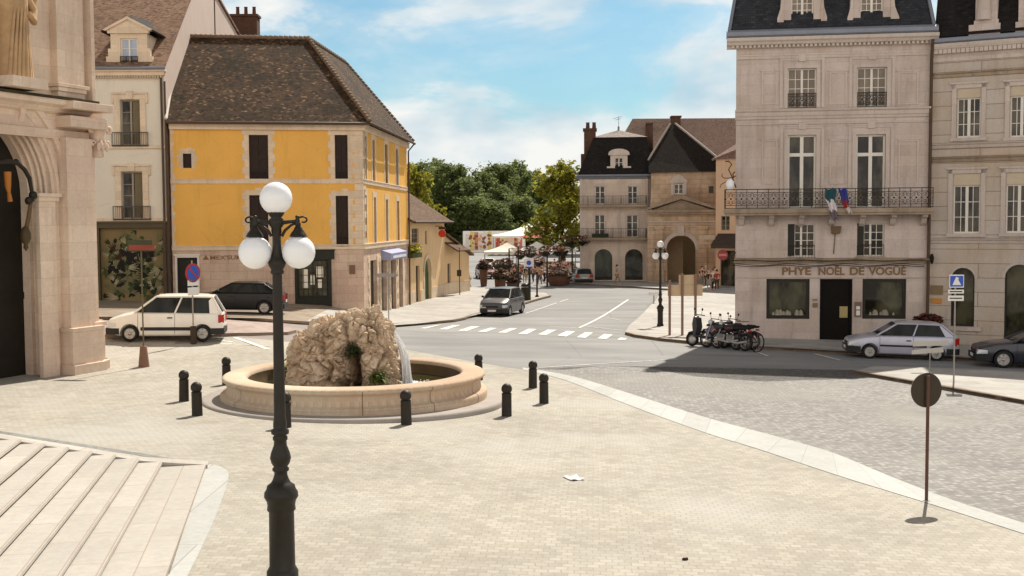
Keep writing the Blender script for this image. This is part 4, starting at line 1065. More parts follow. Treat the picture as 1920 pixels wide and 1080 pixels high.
for h in (h1, h2):
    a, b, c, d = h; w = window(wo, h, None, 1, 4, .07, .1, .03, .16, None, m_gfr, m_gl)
    mb = MB(); mb.box(a - .3, a, -.06, .03, c, d + .02); mb.box(b, b + .3, -.06, .03, c, d + .02); mb.box(a - .3, b + .3, -.06, .03, d + .02, d + .28); mb.box(a - .42, b + .42, -.12, .03, d + .28, d + .36)
    mb.box(a - .42, a - .3, -.08, .03, d - .2, d + .28); mb.box(b + .3, b + .42, -.08, .03, d - .2, d + .28); mb.box((a + b) / 2 - .18, (a + b) / 2 + .18, -.14, .03, d + .02, d + .42)
    mb.build('surround', m_trim, w, .012)
    mb = MB(); scroll_rail(mb, a - .42, b + .42, c + .0, c + .68, -.14, .45, .012, False); mb.box(a - .42, b + .42, -.16, 0, c - .05, c); mb.build('railing', m_rail, w)
    MB().box((a + b) / 2 + .1, b - .07, .13, .16, c + .1, d - .1).build('inner_shutter', simple('olive_blind', hexc(112, 100, 74), 0.7), w)
# dormer
dh = WF.rect(226, 72, 258, 124, 0.1); a, b, c, d = dh; y0 = .1
mb = MB(); wall(mb, a - .5, b + .5, c - .1, d + .25, [dh], .2, 0, y0)
mb.quad((a - .5, y0, c - .1), (a - .5, y0 + 3.2, c - .1), (a - .5, y0 + 3.2, d + .25), (a - .5, y0, d + .25)); mb.quad((b + .5, y0, c - .1), (b + .5, y0 + 3.2, c - .1), (b + .5, y0 + 3.2, d + .25), (b + .5, y0, d + .25))
mb.box(a - .75, a - .5, y0, y0 + .3, c - .1, c + .5); mb.box(b + .5, b + .75, y0, y0 + .3, c - .1, c + .5); mb.box(a - .64, a - .5, y0, y0 + .25, c + .5, c + .9); mb.box(b + .5, b + .64, y0, y0 + .25, c + .5, c + .9)
mb.box(a - .62, b + .62, y0 - .12, y0 + .1, d + .25, d + .37)
mb.extr([(a - .7, d + .37), (b + .7, d + .37), ((a + b) / 2, d + .95)], y0 - .08, y0 + .15); 
for s_ in (-1, 1): mb.extr([((a + b) / 2, d + .95), ((a + b) / 2, d + 1.1), ((a + b) / 2 + s_ * ((b - a) / 2 + .85), d + .42), ((a + b) / 2 + s_ * ((b - a) / 2 + .7), d + .37)], y0 - .2, y0 + .15)
dm = mb.build('dormer', m_trim, rfw)
mb = MB(); cx_ = (a + b) / 2
for s_ in (-1, 1): slab(mb, [(cx_, y0 - .15, d + 1.12), (cx_ + s_ * ((b - a) / 2 + .95), y0 - .15, d + .36), (cx_ + s_ * ((b - a) / 2 + .95), y0 + 3.4, d + .36), (cx_, y0 + 4.2, d + 1.6)], .08)
mb.build('dormer_roof', m_slate, dm)
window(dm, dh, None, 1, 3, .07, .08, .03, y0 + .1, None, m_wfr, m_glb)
mb = MB(); scroll_rail(mb, a, b, c, c + .5, y0 - .05, .35, .012, False); mb.build('dormer_railing', m_railb, dm)
# shopfront and mural
mb = MB(); a, b, c, d = sf; zf = WF.uv(250, 425)[1]
mb.box(0, U, -.12, .02, d + .02, zs - .12); mb.box(0, U, -.2, .02, zs - .12, zs - .02); mb.box(b, b + .25, -.08, .1, -.4, d + .02); mb.box(a - .2, a, -.08, .1, -.4, d + .02); mb.box(a, b, -.06, .1, -.4, c)
mb.build('shopfront', simple('shopfront_olive', hexc(84, 74, 52), 0.55, 0, .2), wo)
mm, nt, b_ = base_mat('mural_paint', 0.7); ob = coords(nt)
n_ = noise(nt, ob, .55, 2, .4); cc_ = ramp(nt, n_, [(0.0, hexc(118, 100, 66)), (1.0, hexc(132, 112, 74))])
nt.links.new(cc_, b_.inputs['Base Color'])
mu = MB().quad((a, .16, c), (b, .16, c), (b, .16, d), (a, .16, d)).build('mural', mm, wo)
# painted foliage: flat brush strokes lying on the board
cols = [hexc(24, 22, 14), hexc(46, 54, 26), hexc(30, 44, 24), hexc(66, 74, 36), hexc(110, 104, 70), hexc(150, 140, 110), hexc(56, 34, 20)]
mats_ = [simple('mural_stroke', cc, 0.75, 0, .25, 4) for cc in cols]
mb = MB(); rr = random.Random(11)
for k in range(900):
    tx, tz = rr.uniform(.04, .96), rr.uniform(.06, .95)
    dense = math.exp(-((tx - .52) / .36) ** 2 - ((tz - .42) / .33) ** 2)
    if rr.random() > dense * 1.15: continue
    x, z = a + (b - a) * tx, c + (d - c) * tz
    core = math.exp(-((tx - .5) / .3) ** 2 - ((tz - .58) / .16) ** 2)
    ci = rr.choice([0, 0, 0, 6]) if rr.random() < core else rr.choice([1, 2, 3, 3, 4, 0, 5] if rr.random() < .75 else [5, 4])
    if rr.random() < .6:
        an = rr.uniform(-.6, 3.7); l = rr.uniform(.25, .75)
        for q in range(4):
            aa = an + q * .22; mb.add([(x, .15 - k * .00001, z), (x + l * math.cos(aa) * .5 - .05 * math.sin(aa), .149 - k * .00001, z + l * math.sin(aa) * .5 + .05 * math.cos(aa)), (x + l * math.cos(aa), .149 - k * .00001, z + l * math.sin(aa)), (x + l * math.cos(aa) * .5 + .05 * math.sin(aa), .149 - k * .00001, z + l * math.sin(aa) * .5 - .05 * math.cos(aa))], [(0, 1, 2, 3)], ci)
    else:
        n = 9; r0 = rr.uniform(.06, .22)
        mb.add([(x + r0 * rr.uniform(.35, 1.3) * math.cos(6.283 * i / n), .152 - k * .00001, z + r0 * rr.uniform(.3, 1.1) * math.sin(6.283 * i / n)) for i in range(n)], [tuple(range(n))], ci)
mb.v = [(max(a, min(b, p[0])), p[1], max(c, min(d, p[2]))) for p in mb.v]
mb.build('mural_foliage', mats_, mu)
downpipe(wo, [(U - .12, -.12, ze - .1), (U - .10, -.12, 4.2), (U - .08, -.12, -.3)], None, .06)
downpipe(wo, [(U + .06, -.10, ze - .6), (U + .07, -.10, -.3)], None, .05)
# ------------------------------------------------------------------ right: limestone town house with the long balcony
A = at(1379, 420, 51.6); B = at(1741, 420, 50.4)
RF = Fac('limestone_house', 'tall pale limestone house with a long iron balcony, slate mansard and lettered shopfront', 'house', A, B)
ro_ = RF.o; U = RF.L
zc = RF.uv(1560, 86)[1]
fl4 = [RF.rect(1477, 128, 1531, 203), RF.rect(1607, 126, 1663, 201)]
fl3 = [RF.rect(1477, 253, 1530, 392), RF.rect(1605, 252, 1660, 392)]
mez = [RF.rect(1477, 420, 1528, 482), RF.rect(1607, 419, 1658, 481)]
shp = [RF.rect(1437, 523, 1518, 598), RF.rect(1617, 523, 1699, 598)]
dor = RF.rect(1537, 523, 1598, 642)
mb = MB(); zm = RF.uv(1560, 492)[1]
wall(mb, 0, U, zm, zc + .1, fl4 + fl3 + mez, .24)
dv = Vector((2.4, 12.5, 0))       # side wall follows the street behind
mb.quad((0, 0, -1), (dv.x, dv.y, -1), (dv.x, dv.y, zc), (0, 0, zc)); mb.quad((dv.x, dv.y, -1), (U, dv.y, -1), (U, dv.y, zc), (dv.x, dv.y, zc))
mb.build('wall', m_rst, ro_)
mb = MB(); wall(mb, 0, U, -1.0, zm, shp + [dor], .28); mb.build('ground_floor_wall', m_rst, ro_)
def moulding(par, L, z, prof, m=None, x0=-.05, name='cornice', M=None, ret=None):
    """profile (out, dz) run along the front"""
    mb = MB(); mb.extr([(-p, z + q) for p, q in prof], x0, L, 'x'); o = mb.build(name, m or m_rtrim, par)
    if M: o.matrix_local = M
    return o
zg = RF.uv(1560, 70)[1]
moulding(ro_, U + .3, zc, [(0, -.5), (.05, -.5), (.06, -.4), (0.02, -.36), (0, -.3)], x0=0)
crn = moulding(ro_, U + .25, zc, [(0, -.05), (.08, -.02), (.12, .06), (.30, .1), (.36, .2), (.44, .26), (.46, .40), (0, .42)], x0=-.42)
mb = MB(); nd_ = 46
for k in range(nd_): x = -.2 + k * (U + .3) / nd_; mb.box(x, x + .1, -.24, -.02, zc - .02, zc + .095)
mb.build('dentil', m_rtrim, crn)['kind'] = 'stuff'
moulding(ro_, U + .2, zc + .42, [(0, 0), (.46, 0), (.52, .06), (.52, .22), (.40, .32), (0, .34)], m_zinc, -.44, 'gutter')
zb_ = RF.uv(1560, 213)[1]
moulding(ro_, U, zb_, [(0, -.22), (.06, -.2), (.08, -.1), (.12, -.06), (.14, .1), (.2, .14), (.22, .22), (0, .24)], x0=-.04, name='band')
moulding(ro_, U, zb_ - .42, [(0, -.03), (.05, -.02), (.05, .05), (0, .06)], x0=-.02, name='band')
zb2 = RF.uv(1560, 489)[1]
moulding(ro_, U + .02, zb2, [(0, -.12), (.08, -.1), (.12, 0), (.2, .03), (.22, .1), (0, .13)], m_dirty, -.06, 'band')
moulding(ro_, U, RF.uv(1560, 521)[1], [(0, -.02), (.04, -.015), (.05, .02), (0, .03)], x0=-.02, name='band')
# cables along the band
mb = MB()
for dz, ph in ((.02, 0), (-.16, 1.3), (-.22, 2.0)):
    mb.tube([(U * k / 24 - .2, -.26 - (.02 if dz > 0 else -.05), zb2 + dz + .035 * math.sin(k * .9 + ph)) for k in range(25)], .016, 5)
mb.build('cable', m_dark, ro_)
# raised frames and panels of the upper floors
for hs, zt_, zb0_ in ((fl4, 112, 205), (fl3, 240, 390)):
    for h in hs:
        a, b, c, d = h; mb = MB(); z_ = RF.uv(1560, zt_)[1]
        mb.box(a - .34, a - .22, -.035, .02, c, z_); mb.box(b + .22, b + .34, -.035, .02, c, z_); mb.box(a - .34, b + .34, -.035, .02, z_, z_ + .1); mb.box(a - .42, b + .42, -.06, .02, z_ + .1, z_ + .16); mb.box((a + b) / 2 - .16, (a + b) / 2 + .16, -.07, .02, z_ - .04, z_ + .26)
        mb.box(a - .16, a, -.02, .1, c, d + .14); mb.box(b, b + .16, -.02, .1, c, d + .14); mb.box(a, b, -.02, .1, d, d + .14)
        h_ = mb; h = h
        big = hs is fl3
        w = window(ro_, h, None, 1 if big else 2, 1 if big else 4, .085 if big else .06, .15 if big else .1, .03, .16, .735 if big else None, m_wfr, m_gl if big else m_glc)
        h_.build('surround', m_rtrim, w)
        if not big:
            mb = MB(); scroll_rail(mb, a + .01, b - .01, c + .02, c + .66, .02, .42, .014); mb.build('railing', m_railb, w)
panels = []
for (x0, x1) in ((1428, 1458), (1555, 1588), (1684, 1722)):
    for (y0, y1) in ((134, 196), (262, 345)):
        panels.append(RF.rect(x0, y0, x1, y1))
for a, b, c, d in panels:
    mb = MB(); t = .07
    mb.box(a, b, -.03, .02, d - t, d); mb.box(a, b, -.03, .02, c, c + t); mb.box(a, a + t, -.03, .02, c + t, d - t); mb.box(b - t, b, -.03, .02, c + t, d - t); mb.box(a - .06, b + .06, -.05, .02, d + .001, d + .06)
    mb.build('panel', m_rtrim, ro_)
for h in mez:
    a, b, c, d = h; w = window(ro_, h, None, 2, 4, .05, .09, .03, .14, None, m_wfr, m_gl)
    mb = MB(); mb.box(a - .05, b + .05, -.08, .12, c - .1, c); mb.build('sill', m_dirty, w)
    mb = MB(); mb.box(a, b, -.0, .02, c + .5, c + .53); [mb.box(a + k * (b - a) / 9 - .008, a + k * (b - a) / 9 + .008, 0, .016, c, c + .5) for k in range(10)]; mb.build('railing', m_railb, w)
    MB().box(a + .0, a + .3, .06, .1, c + .06, d).build('shutter', m_dkfr, w)
for h in shp:
    w = window(ro_, h, None, 1, 1, .14, .0, .03, .1, None, m_dkfr, m_glshop, 'shop_window', 1)
    a, b, c, d = h; mb = MB(); rr = random.Random(int(a * 10))
    for k in range(16): x = a + .18 + k * (b - a - .36) / 16; mb.box(x, x + (b - a - .36) / 16 * .7, .137 + .004 * (k % 3), .142 + .004 * (k % 3), c + (d - c) * (.5 + .06 * rr.random()), d - .15)
    mb.build('curtain', simple('shop_curtain', hexc(104, 96, 70), 0.9, 0, .3, 3), w)
    mb = MB(); 
    for k in range(9): x = a + .3 + rr.random() * (b - a - .6); r_ = rr.uniform(.05, .14); mb.lathe([(r_, 0), (r_ * .8, r_ * 1.2), (r_ * .3, r_ * 2)], 8, (x, .12, c + .16))
    mb.build('display', simple('shop_display', hexc(150, 142, 124), 0.6, 0, .4, 8), w)
mb = MB(); a, b, c, d = dor; mb.box(a, b, .16, .22, c, d); mb.box(a + .0, a + .1, .1, .16, c, d); mb.box(b - .1, b, .1, .16, c, d); mb.box(a + .1, b - .1, .1, .16, d - .1, d)
dr = mb.build('door', simple('black_door', hexc(24, 21, 18), 0.7, 0, .2, 3, 0, .1), ro_)
q = RF.rect(1575, 575, 1590, 596); mb = MB(); mb.box(q[0], q[1], .13, .16, q[2], q[3]); mb.box(q[0] + .05, q[1] - .05, .12, .13, q[2] + .06, q[2] + .13); mb.build('door_plate', simple('brass_plate', hexc(168, 152, 104), 0.4, .3), dr)
for k, (x0, y0, x1, y1, cc) in enumerate(((1524, 568, 1533, 576, (120, 104, 76)), (1524, 560, 1532, 564, (150, 124, 104)), (1602, 566, 1615, 594, (120, 98, 82)))):
    q = RF.rect(x0, y0, x1, y1); pl = MB().box(q[0], q[1], -.06, .01, q[2], q[3]).build('wall_plaque', simple('plaque', hexc(*cc), .5), ro_)
    if k == 2:
        for (yy0, yy1) in ((574, 580), (582, 591)):
            q2 = RF.rect(1605, yy0, 1612, yy1); MB().box(q2[0], q2[1], -.07, -.06, q2[2], q2[3]).build('notice', m_white, pl)
q = RF.rect(1465, 500, 1698, 517); zt_ = q[2] + .02
for txt, x0, x1 in (('PHYE', 1466, 1520), ('NOËL', 1534, 1583), ('DE', 1593, 1620), ('VOGÜÉ', 1629, 1699)):
    qq = RF.rect(x0, 502, x1, 515); lettering(txt, .47, m_lett, ro_, ((qq[0] + qq[1]) / 2, -.022, qq[2]), None, 1, .012, 'lettering', qq[1] - qq[0])
# wall lamp between the mezzanine windows
q = RF.rect(1559, 424, 1576, 438); mb = MB(); mb.extr([(q[0], q[2]), (q[1] - .05, q[2]), (q[1], q[3]), (q[0] - .03, q[3])], -.3, -.02); mb.tube([(q[0] + .15, -.05, q[2]), (q[0] + .1, -.03, q[2] - .9)], .02, 5)
mb.build('wall_lamp', simple('lamp_housing', hexc(104, 82, 58), .6), ro_)
# balcony
zr1 = RF.uv(1560, 353)[1]; zr0 = RF.uv(1560, 390, -.9)[1]; zs_ = RF.uv(1560, 398, -.9)[1]; xl = RF.uv(1358, 390, -.9)[0]; dB = -.92
zr1 = RF.uv(1560, 353, dB)[1]
mb = MB(); mb.box(xl, U + .02, dB - .05, 0, zs_ - .02, zr0 - .02); mb.box(xl + .06, U, dB, 0, zs_ - .12, zs_ - .02)
bal = mb.build('balcony', m_dirty, ro_, .02)
mb = MB(); scroll_rail(mb, xl + .05, U - .02, zr0, zr1, dB, .46, .013); mb.build('balcony_railing', m_railb, bal)
mb = MB(); mb.M = Matrix.Translation((xl + .05, 0, 0)) @ Matrix.Rotation(R(90), 4, 'Z'); scroll_rail(mb, dB, 0, zr0, zr1, 0, .46, .013); mb.build('balcony_railing', m_railb, bal)
for k in range(7):
    x = .25 + k * (U - .5) / 6; mb = MB(); mb.extr([(0, zs_ - .12), (-.62, zs_ - .12), (-.6, zs_ - .22), (-.35, zs_ - .3), (-.2, zs_ - .5), (0, zs_ - .62)], x - .11, x + .11, 'x'); mb.build('bracket', m_rtrim, bal)
# cloth flags hung on the balcony railing
fo = RF.W
def cloth(name, label, cols_, x, z, w, h, seed):
    rr = random.Random(seed); mb = MB(); n, m_ = 8, 14
    for j in range(m_ + 1):
        t = j / m_; ww = w * (1 - .45 * t)
        for i in range(n + 1):
            s_ = i / n - .5
            mb.v.append((x + s_ * ww + .25 * t * t + .03 * math.sin(j * .8 + seed), dB - .07 - .06 * math.sin(s_ * 14 + t * 3 + seed) - .04 * t, z - h * t + .05 * math.sin(s_ * 9)))
    for j in range(m_):
        for i in range(n): a = j * (n + 1) + i; mb.f.append([a, a + 1, a + n + 2, a + n + 1]); mb.m.append(min(len(cols_) - 1, int((j + rr.uniform(-.6, .6) * (i % 2)) / m_ * len(cols_)) if j else 0)); mb.s.append(True)
    o = mb.build(name, [simple('flag_cloth', hexc(*c), .85, 0, .15) for c in cols_]); o.matrix_world = fo
    sol = o.modifiers.new('thick', 'SOLIDIFY'); sol.thickness = .01
    return tag(o, label, 'flag', 'flags on the balcony')
q = RF.uv(1556, 354, dB); cloth('flag', 'long drooping flag, green at the top then white and grey, hanging from the iron balcony', [(40, 78, 84), (214, 204, 204), (110, 98, 104)], q[0], q[1], .5, 1.35, 1)
q = RF.uv(1581, 354, dB); cloth('flag', 'shorter flag of blue, red and white cloth hanging from the iron balcony', [(52, 60, 140), (66, 66, 130), (150, 50, 46), (220, 208, 204)], q[0], q[1], .38, 1.05, 4)
# mansard
zt0 = zc + .70; hM = 9.6; ins = 3.8  # unseen upper roof height added to lengthen the ground shadow
mb = MB()
mb.quad((-.35, -.3, zt0), (U + .05, -.3, zt0), (U - 1.0, ins, zt0 + hM), (1.35, ins, zt0 + hM)); mb.quad((-.35, -.3, zt0), (1.35, ins, zt0 + hM), (dv.x + 1.0, dv.y - 1, zt0 + hM), (dv.x - .3, dv.y, zt0)); mb.quad((U + .05, -.3, zt0), (U + .05, dv.y, zt0), (U - 1, dv.y - 1, zt0 + hM), (U - 1.0, ins, zt0 + hM)); mb.quad((1.35, ins, zt0 + hM), (U - 1, ins, zt0 + hM), (U - 1, dv.y - 1, zt0 + hM + .5), (dv.x + 1, dv.y - 1, zt0 + hM + .5)); mb.quad((dv.x - .3, dv.y, zt0), (U + .05, dv.y, zt0), (U - 1, dv.y - 1, zt0 + hM + .5), (dv.x + 1, dv.y - 1, zt0 + hM + .5))
rfR = mb.build('roof', m_slate, ro_)
for q_ in (((-.33, -.32, zt0 + .03), (1.35, ins - .02, zt0 + hM)), ((U + .05, -.32, zt0 + .03), (U - 1, ins - .02, zt0 + hM))): MB().tube(q_, .08, 6).build('hip_flashing', m_zinc, rfR)
for (x0, x1, xa, xb) in ((1483, 1525, 1457, 1550), (1613, 1655, 1588, 1685)):
    dh = RF.rect(x0, -8, x1, 58, .0); a, b, c, d = dh; e0, e1 = RF.uv(xa, 30)[0], RF.uv(xb, 30)[0]
    mb = MB(); wall(mb, a - .32, b + .32, c, d + .4, [dh], .2, 0, -.1)
    for s_, x, e in ((-1, a - .32, e0), (1, b + .32, e1)):
        mb.quad((x, -.1, c), (x, 2, c), (x, 2, d + .4), (x, -.1, d + .4))
        w_ = abs(e - x); mb.extr([(x, c), (x + s_ * w_, c), (x + s_ * w_, c + .55), (x + s_ * w_ * .72, c + .8), (x + s_ * w_ * .5, c + 1.0), (x + s_ * w_ * .35, c + 1.5), (x, c + 1.7)], -.14, .25)
    mb.box(a - .4, b + .4, -.25, .05, d + .4, d + .6)
    dmr = mb.build('dormer', m_rst, rfR); window(dmr, dh, None, 2, 5, .06, .1, .03, .02, None, m_wfr, m_glc)
q0, q1 = RF.uv(1382, 30, .6)[0], RF.uv(1401, 30, .6)[0]
mb = MB(); mb.box(q0, q1, .5, 1.4, zt0, zt0 + 6); mb.box(q0 - .12, q1 + .02, .4, 1.5, zt0 + .9, zt0 + 1.1); mb.build('chimney', m_rst, rfR)
downpipe(ro_, [(U - .02, -.45, zc + .1), (U + .0, -.14, zc - .7), (U, -.12, 5), (U - .02, -.12, -1)], None, .07, m_pipe)
# corner pilaster
mb = MB(); mb.box(.02, .8, -.03, .02, zm + .2, zs_ - .6); 
for k in range(7): mb.box(.05, .6 if k % 2 else .85, -.05, .02, zm + .25 + k * .3, zm + .52 + k * .3)
mb.build('corner_quoin', m_rst, ro_)

# ------------------------------------------------------------------ far right house
A3 = at(1744, 420, 50.45); B3 = at(2060, 420, 47.3)
XF = Fac('grooved_house', 'grooved limestone house with arched ground floor openings and roller blinds', 'house', A3, B3)
xo = XF.o; U = XF.L; zc = XF.uv(1830, 92)[1]
w4 = [XF.rect(1794, 166, 1839, 258), XF.rect(1894, 161, 1938, 257)]; w3 = [XF.rect(1787, 326, 1838, 438), XF.rect(1886, 324, 1936, 437)]
w4.append((w4[1][0] * 2 - w4[0][0], w4[1][1] * 2 - w4[0][1], w4[1][2], w4[1][3])); w3.append((w3[1][0] * 2 - w3[0][0], w3[1][1] * 2 - w3[0][1], w3[1][2], w3[1][3]))
ga = [XF.rect(1783, 502, 1827, 612) + ('arch',), XF.rect(1883, 496, 1938, 660) + ('arch',)]
zg_ = XF.uv(1830, 452)[1]
mb = MB(); wall(mb, 0, U, zg_, zc, w4 + w3, .22); mb.quad((0, 10, -1), (U, 10, -1), (U, 10, zc), (0, 10, zc)); mb.quad((U, 0, -1), (U, 10, -1), (U, 10, zc), (U, 0, zc)); mb.build('wall', m_rst2, xo)
mb = MB(); wall(mb, 0, U, -1, zg_, ga, .26); mb.build('ground_floor_wall', m_rst2, xo)
crn = moulding(xo, U, zc, [(0, -.45), (.04, -.45), (.05, -.3), (.1, -.2), (.14, 0), (.34, .06), (.40, .16), (.44, .28), (0, .3)], x0=.0)
mb = MB()
for k in range(36): x = .1 + k * U / 36; mb.box(x, x + .16, -.3, -.06, zc - .13, zc + .05)
mb.build('dentil', m_rtrim, crn)['kind'] = 'stuff'
moulding(xo, U, zc + .3, [(0, 0), (.44, 0), (.5, .05), (.48, .2), (0, .3)], m_zinc, 0, 'gutter')
for py_, mt in ((138, m_dirty), (272, m_rtrim), (298, m_dirty), (452, m_rtrim)):
    moulding(xo, U, XF.uv(1830, py_)[1], [(0, -.12), (.06, -.1), (.1, .02), (.16, .06), (.18, .1), (0, .14)], mt, .0, 'band')
m_blind = simple('roller_blind', hexc(196, 180, 156), .7, 0, .08)
for h in w4 + w3:
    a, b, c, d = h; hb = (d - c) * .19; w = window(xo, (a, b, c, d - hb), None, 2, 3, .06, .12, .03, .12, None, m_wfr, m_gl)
    mb = MB(); mb.box(a, b, .02, .14, d - hb, d); 
    for k in range(5): mb.box(a + .02, b - .02, .012, .02, d - hb + .03 + k * (hb - .05) / 5, d - hb + .03 + (k + .7) * (hb - .05) / 5)
    mb.build('roller_blind', m_blind, w)
    mb = MB(); mb.box(a - .2, a - .02, -.05, .02, c, d + .2); mb.box(b + .02, b + .2, -.05, .02, c, d + .2); mb.box(a - .2, b + .2, -.05, .02, d + .02, d + .2); mb.box(a - .28, b + .28, -.1, .02, d + .2, d + .28); mb.box(a - .25, b + .25, -.1, .1, c - .14, c - .001); mb.build('surround', m_rtrim, w)
for i, h in enumerate(ga):
    a, b, c, d, _ = h; w = MB().quad((a, .2, c), (b, .2, c), (b, .2, d), (a, .2, d)).build('arched_window', m_glshop, xo)
    mb = MB(); pts = arch_pts(a, b, d); r2 = [(p[0] + (p[0] - (a + b) / 2) * .2, p[1] + max(0, p[1] - pts[0][1]) * .2) for p in pts]
    for k in range(len(pts) - 1): mb.add([(pts[k][0], -.03, pts[k][1]), (pts[k + 1][0], -.03, pts[k + 1][1]), (r2[k + 1][0], -.03, r2[k + 1][1]), (r2[k][0], -.03, r2[k][1]), (r2[k][0], .02, r2[k][1]), (r2[k + 1][0], .02, r2[k + 1][1])], [(0, 1, 2, 3), (2, 3, 4, 5)])
    mb.build('arch_surround', m_rtrim, w)
    mb = MB(); 
    mb.box(a + .0, a + .07, .12, .19, c, d - .3); mb.box(b - .07, b, .12, .19, c, d - .3); mb.box(a + .07, b - .07, .12, .19, c, c + .1); mb.build('window_frame', m_dkfr, w)
    MB().box(a + .2, b - .1, .205, .215, c + (d - c) * .1, c + (d - c) * .75).build('inside_curtain', simple('pale_curtain', hexc(120, 112, 88), .8), w)
    if i == 0: MB().box(a - .25, b + .3, -.14, .12, c - .18, c - .002).build('sill', m_rtrim, w)
mb = MB(); mb.quad((.1, -.3, zc + .6), (U, -.3, zc + .6), (U, 2.7, zc + 7.4), (.1, 2.7, zc + 7.4)); mb.quad((.1, 2.7, zc + 7.4), (U, 2.7, zc + 7.4), (U, 9, zc + 7.8), (.1, 9, zc + 7.8)); mb.quad((.1, 10, zc), (U, 10, zc), (U, 9, zc + 7.8), (.1, 9, zc + 7.8)); mb.quad((.1, -.3, zc + .6), (.1, 2.7, zc + 7.4), (.1, 9, zc + 7.8), (.1, 10, zc)); rfX = mb.build('roof', m_slated, xo)  # roof top out of view raised so its ground shadow reaches further
a, b, c, d = XF.rect(1813, -25, 1873, 66, -.1)
mb = MB(); mb.box(a + .35, b - .05, -.14, 1.6, c, d); mb.box(a + .1, b + .08, -.24, .3, c - .02, c + .45); mb.box(a + .3, b, -.2, .3, c + .45, c + .62); mb.tube([((a + b) / 2 + .05, -.2, c + .62), ((a + b) / 2 + .05, -.2, d)], [.3, .24], 12); mb.build('dormer', m_rst, rfX)
a, b, c, d = XF.rect(1910, -25, 1960, 60, -.1); mb = MB(); mb.box(a, b, -.14, 1.6, c, d); mb.box(a - .1, b + .08, -.24, .3, c - .02, c + .45); mb.build('dormer', m_rst, rfX)
for (x0, y0, x1, y1, cc) in ((1745, 535, 1768, 552, (128, 108, 76)), (1746, 559, 1766, 568, (190, 130, 60))):
    q = XF.rect(x0, y0, x1, y1); MB().box(q[0], q[1], -.07, .01, q[2], q[3]).build('wall_plaque', simple('plaque', hexc(*cc), .5), xo)
mb = MB(); q = XF.uv(1748, 484); mb.tube([(q[0], 0, q[1]), (q[0] + .05, -.4, q[1] + .1)], .03, 6); mb.lathe([(.05, .2), (.09, .05), (.07, -.15), (.02, -.25)], 8, (q[0] + .05, -.45, q[1])); mb.build('wall_lantern', m_dark, xo)

# ------------------------------------------------------------------ mansard house on the far side of the street
A4 = at(1088, 420, 107.5); B4 = at(1219, 420, 107.0)
MF = Fac('mansard_house', 'three-storey stone house with black mansard roof, two long balconies and arched shop windows', 'house', A4, B4)
mo = MF.o; U = MF.L; ze = MF.uv(1150, 331)[1]
wt = [MF.rect(1116, 349, 1134, 383), MF.rect(1177, 349, 1195, 383)]; wm = [MF.rect(1115, 403, 1134, 445), MF.rect(1175, 403, 1196, 445)]
wa = [MF.rect(1115, 467, 1148, 525) + ('arch',), MF.rect(1172, 467, 1205, 525) + ('arch',)]
mb = MB(); wall(mb, 0, U, -1.2, ze, wt + wm + wa, .25); mb.quad((0, 0, -1.2), (0, 9, -1.2), (0, 9, ze), (0, 0, ze)); mb.quad((U, 0, -1.2), (U, 9, -1.2), (U, 9, ze), (U, 0, ze)); mb.quad((0, 9, -1.2), (U, 9, -1.2), (U, 9, ze), (0, 9, ze)); mb.build('wall', m_far, mo)
for h in wt + wm:
    a, b, c, d = h; w = window(mo, h, None, 1, 3, .06, .1, .04, .12, None, m_wfr, m_gl)
    mb = MB(); mb.box(a - .15, a, -.04, .02, c, d + .15); mb.box(b, b + .15, -.04, .02, c, d + .15); mb.box(a - .2, b + .2, -.06, .02, d + .0, d + .2); mb.build('surround', m_rtrim, w)
m_gla = glass('arched_shop_glass', hexc(18, 20, 16), .06, .5, hexc(60, 66, 52))
for h in wa:
    a, b, c, d, _ = h; w = MB().quad((a, .2, c), (b, .2, c), (b, .2, d), (a, .2, d)).build('arched_window', m_gla, mo)
    mb = MB(); mb.box(a, b, .1, .19, c, c + .3); mb.build('stall_riser', m_dkfr, w)
mb = MB()
for px_ in (1089.5, 1099.5, 1159.5, 1214): x = MF.uv(px_, 400)[0]; mb.box(x - .12, x + .12, -.06, .02, -1, ze - .1)
mb.build('pilaster_strip', m_rtrim, mo)
moulding(mo, U + .25, ze, [(0, -.25), (.1, -.2), (.2, -.02), (.4, .05), (.42, .18), (0, .2)], m_zinc, -.35)
for z_top, z_sl in ((367, 384), (428, 446)):
    zt_, zl_ = MF.uv(1150, z_top, -.8)[1], MF.uv(1150, z_sl, -.8)[1]; x1 = MF.uv(1213, z_sl, -.8)[0]; x0 = MF.uv(1085, z_sl, -.8)[0]
    bb = MB().box(x0, x1, -.85, 0, zl_ - .18, zl_).build('balcony', m_dirty, mo)
    mb = MB(); scroll_rail(mb, x0 + .05, x1 - .05, zl_, zt_, -.8, .8, .018, False); mb.M = Matrix.Translation((x1 - .05, 0, 0)) @ Matrix.Rotation(R(90), 4, 'Z'); scroll_rail(mb, -.8, 0, zl_, zt_, 0, .8, .018, False); mb.build('balcony_railing', m_rail, bb)
tr0, tr1 = MF.uv(1113, 258, 1.2), MF.uv(1212, 258, 1.2); zt_ = tr0[1]
ap = MF.uv(1160, 243, 4)
mb = MB(); b0 = (-.2, -.3, ze + .2); b1 = (U + .55, -.3, ze + .2); b2 = (U + .55, 9, ze + .2); b3 = (-.2, 9, ze + .2); t0 = (tr0[0], 1.2, zt_); t1 = (tr1[0], 1.2, zt_); t2 = (tr1[0], 8, zt_); t3 = (tr0[0], 8, zt_)
for q in ((b0, b1, t1, t0), (b1, b2, t2, t1), (b2, b3, t3, t2), (b3, b0, t0, t3)): mb.quad(*q)
rfm = mb.build('roof', m_slated, mo)
mb = MB(); apx = (ap[0], 4.5, ap[1]); o_ = .12
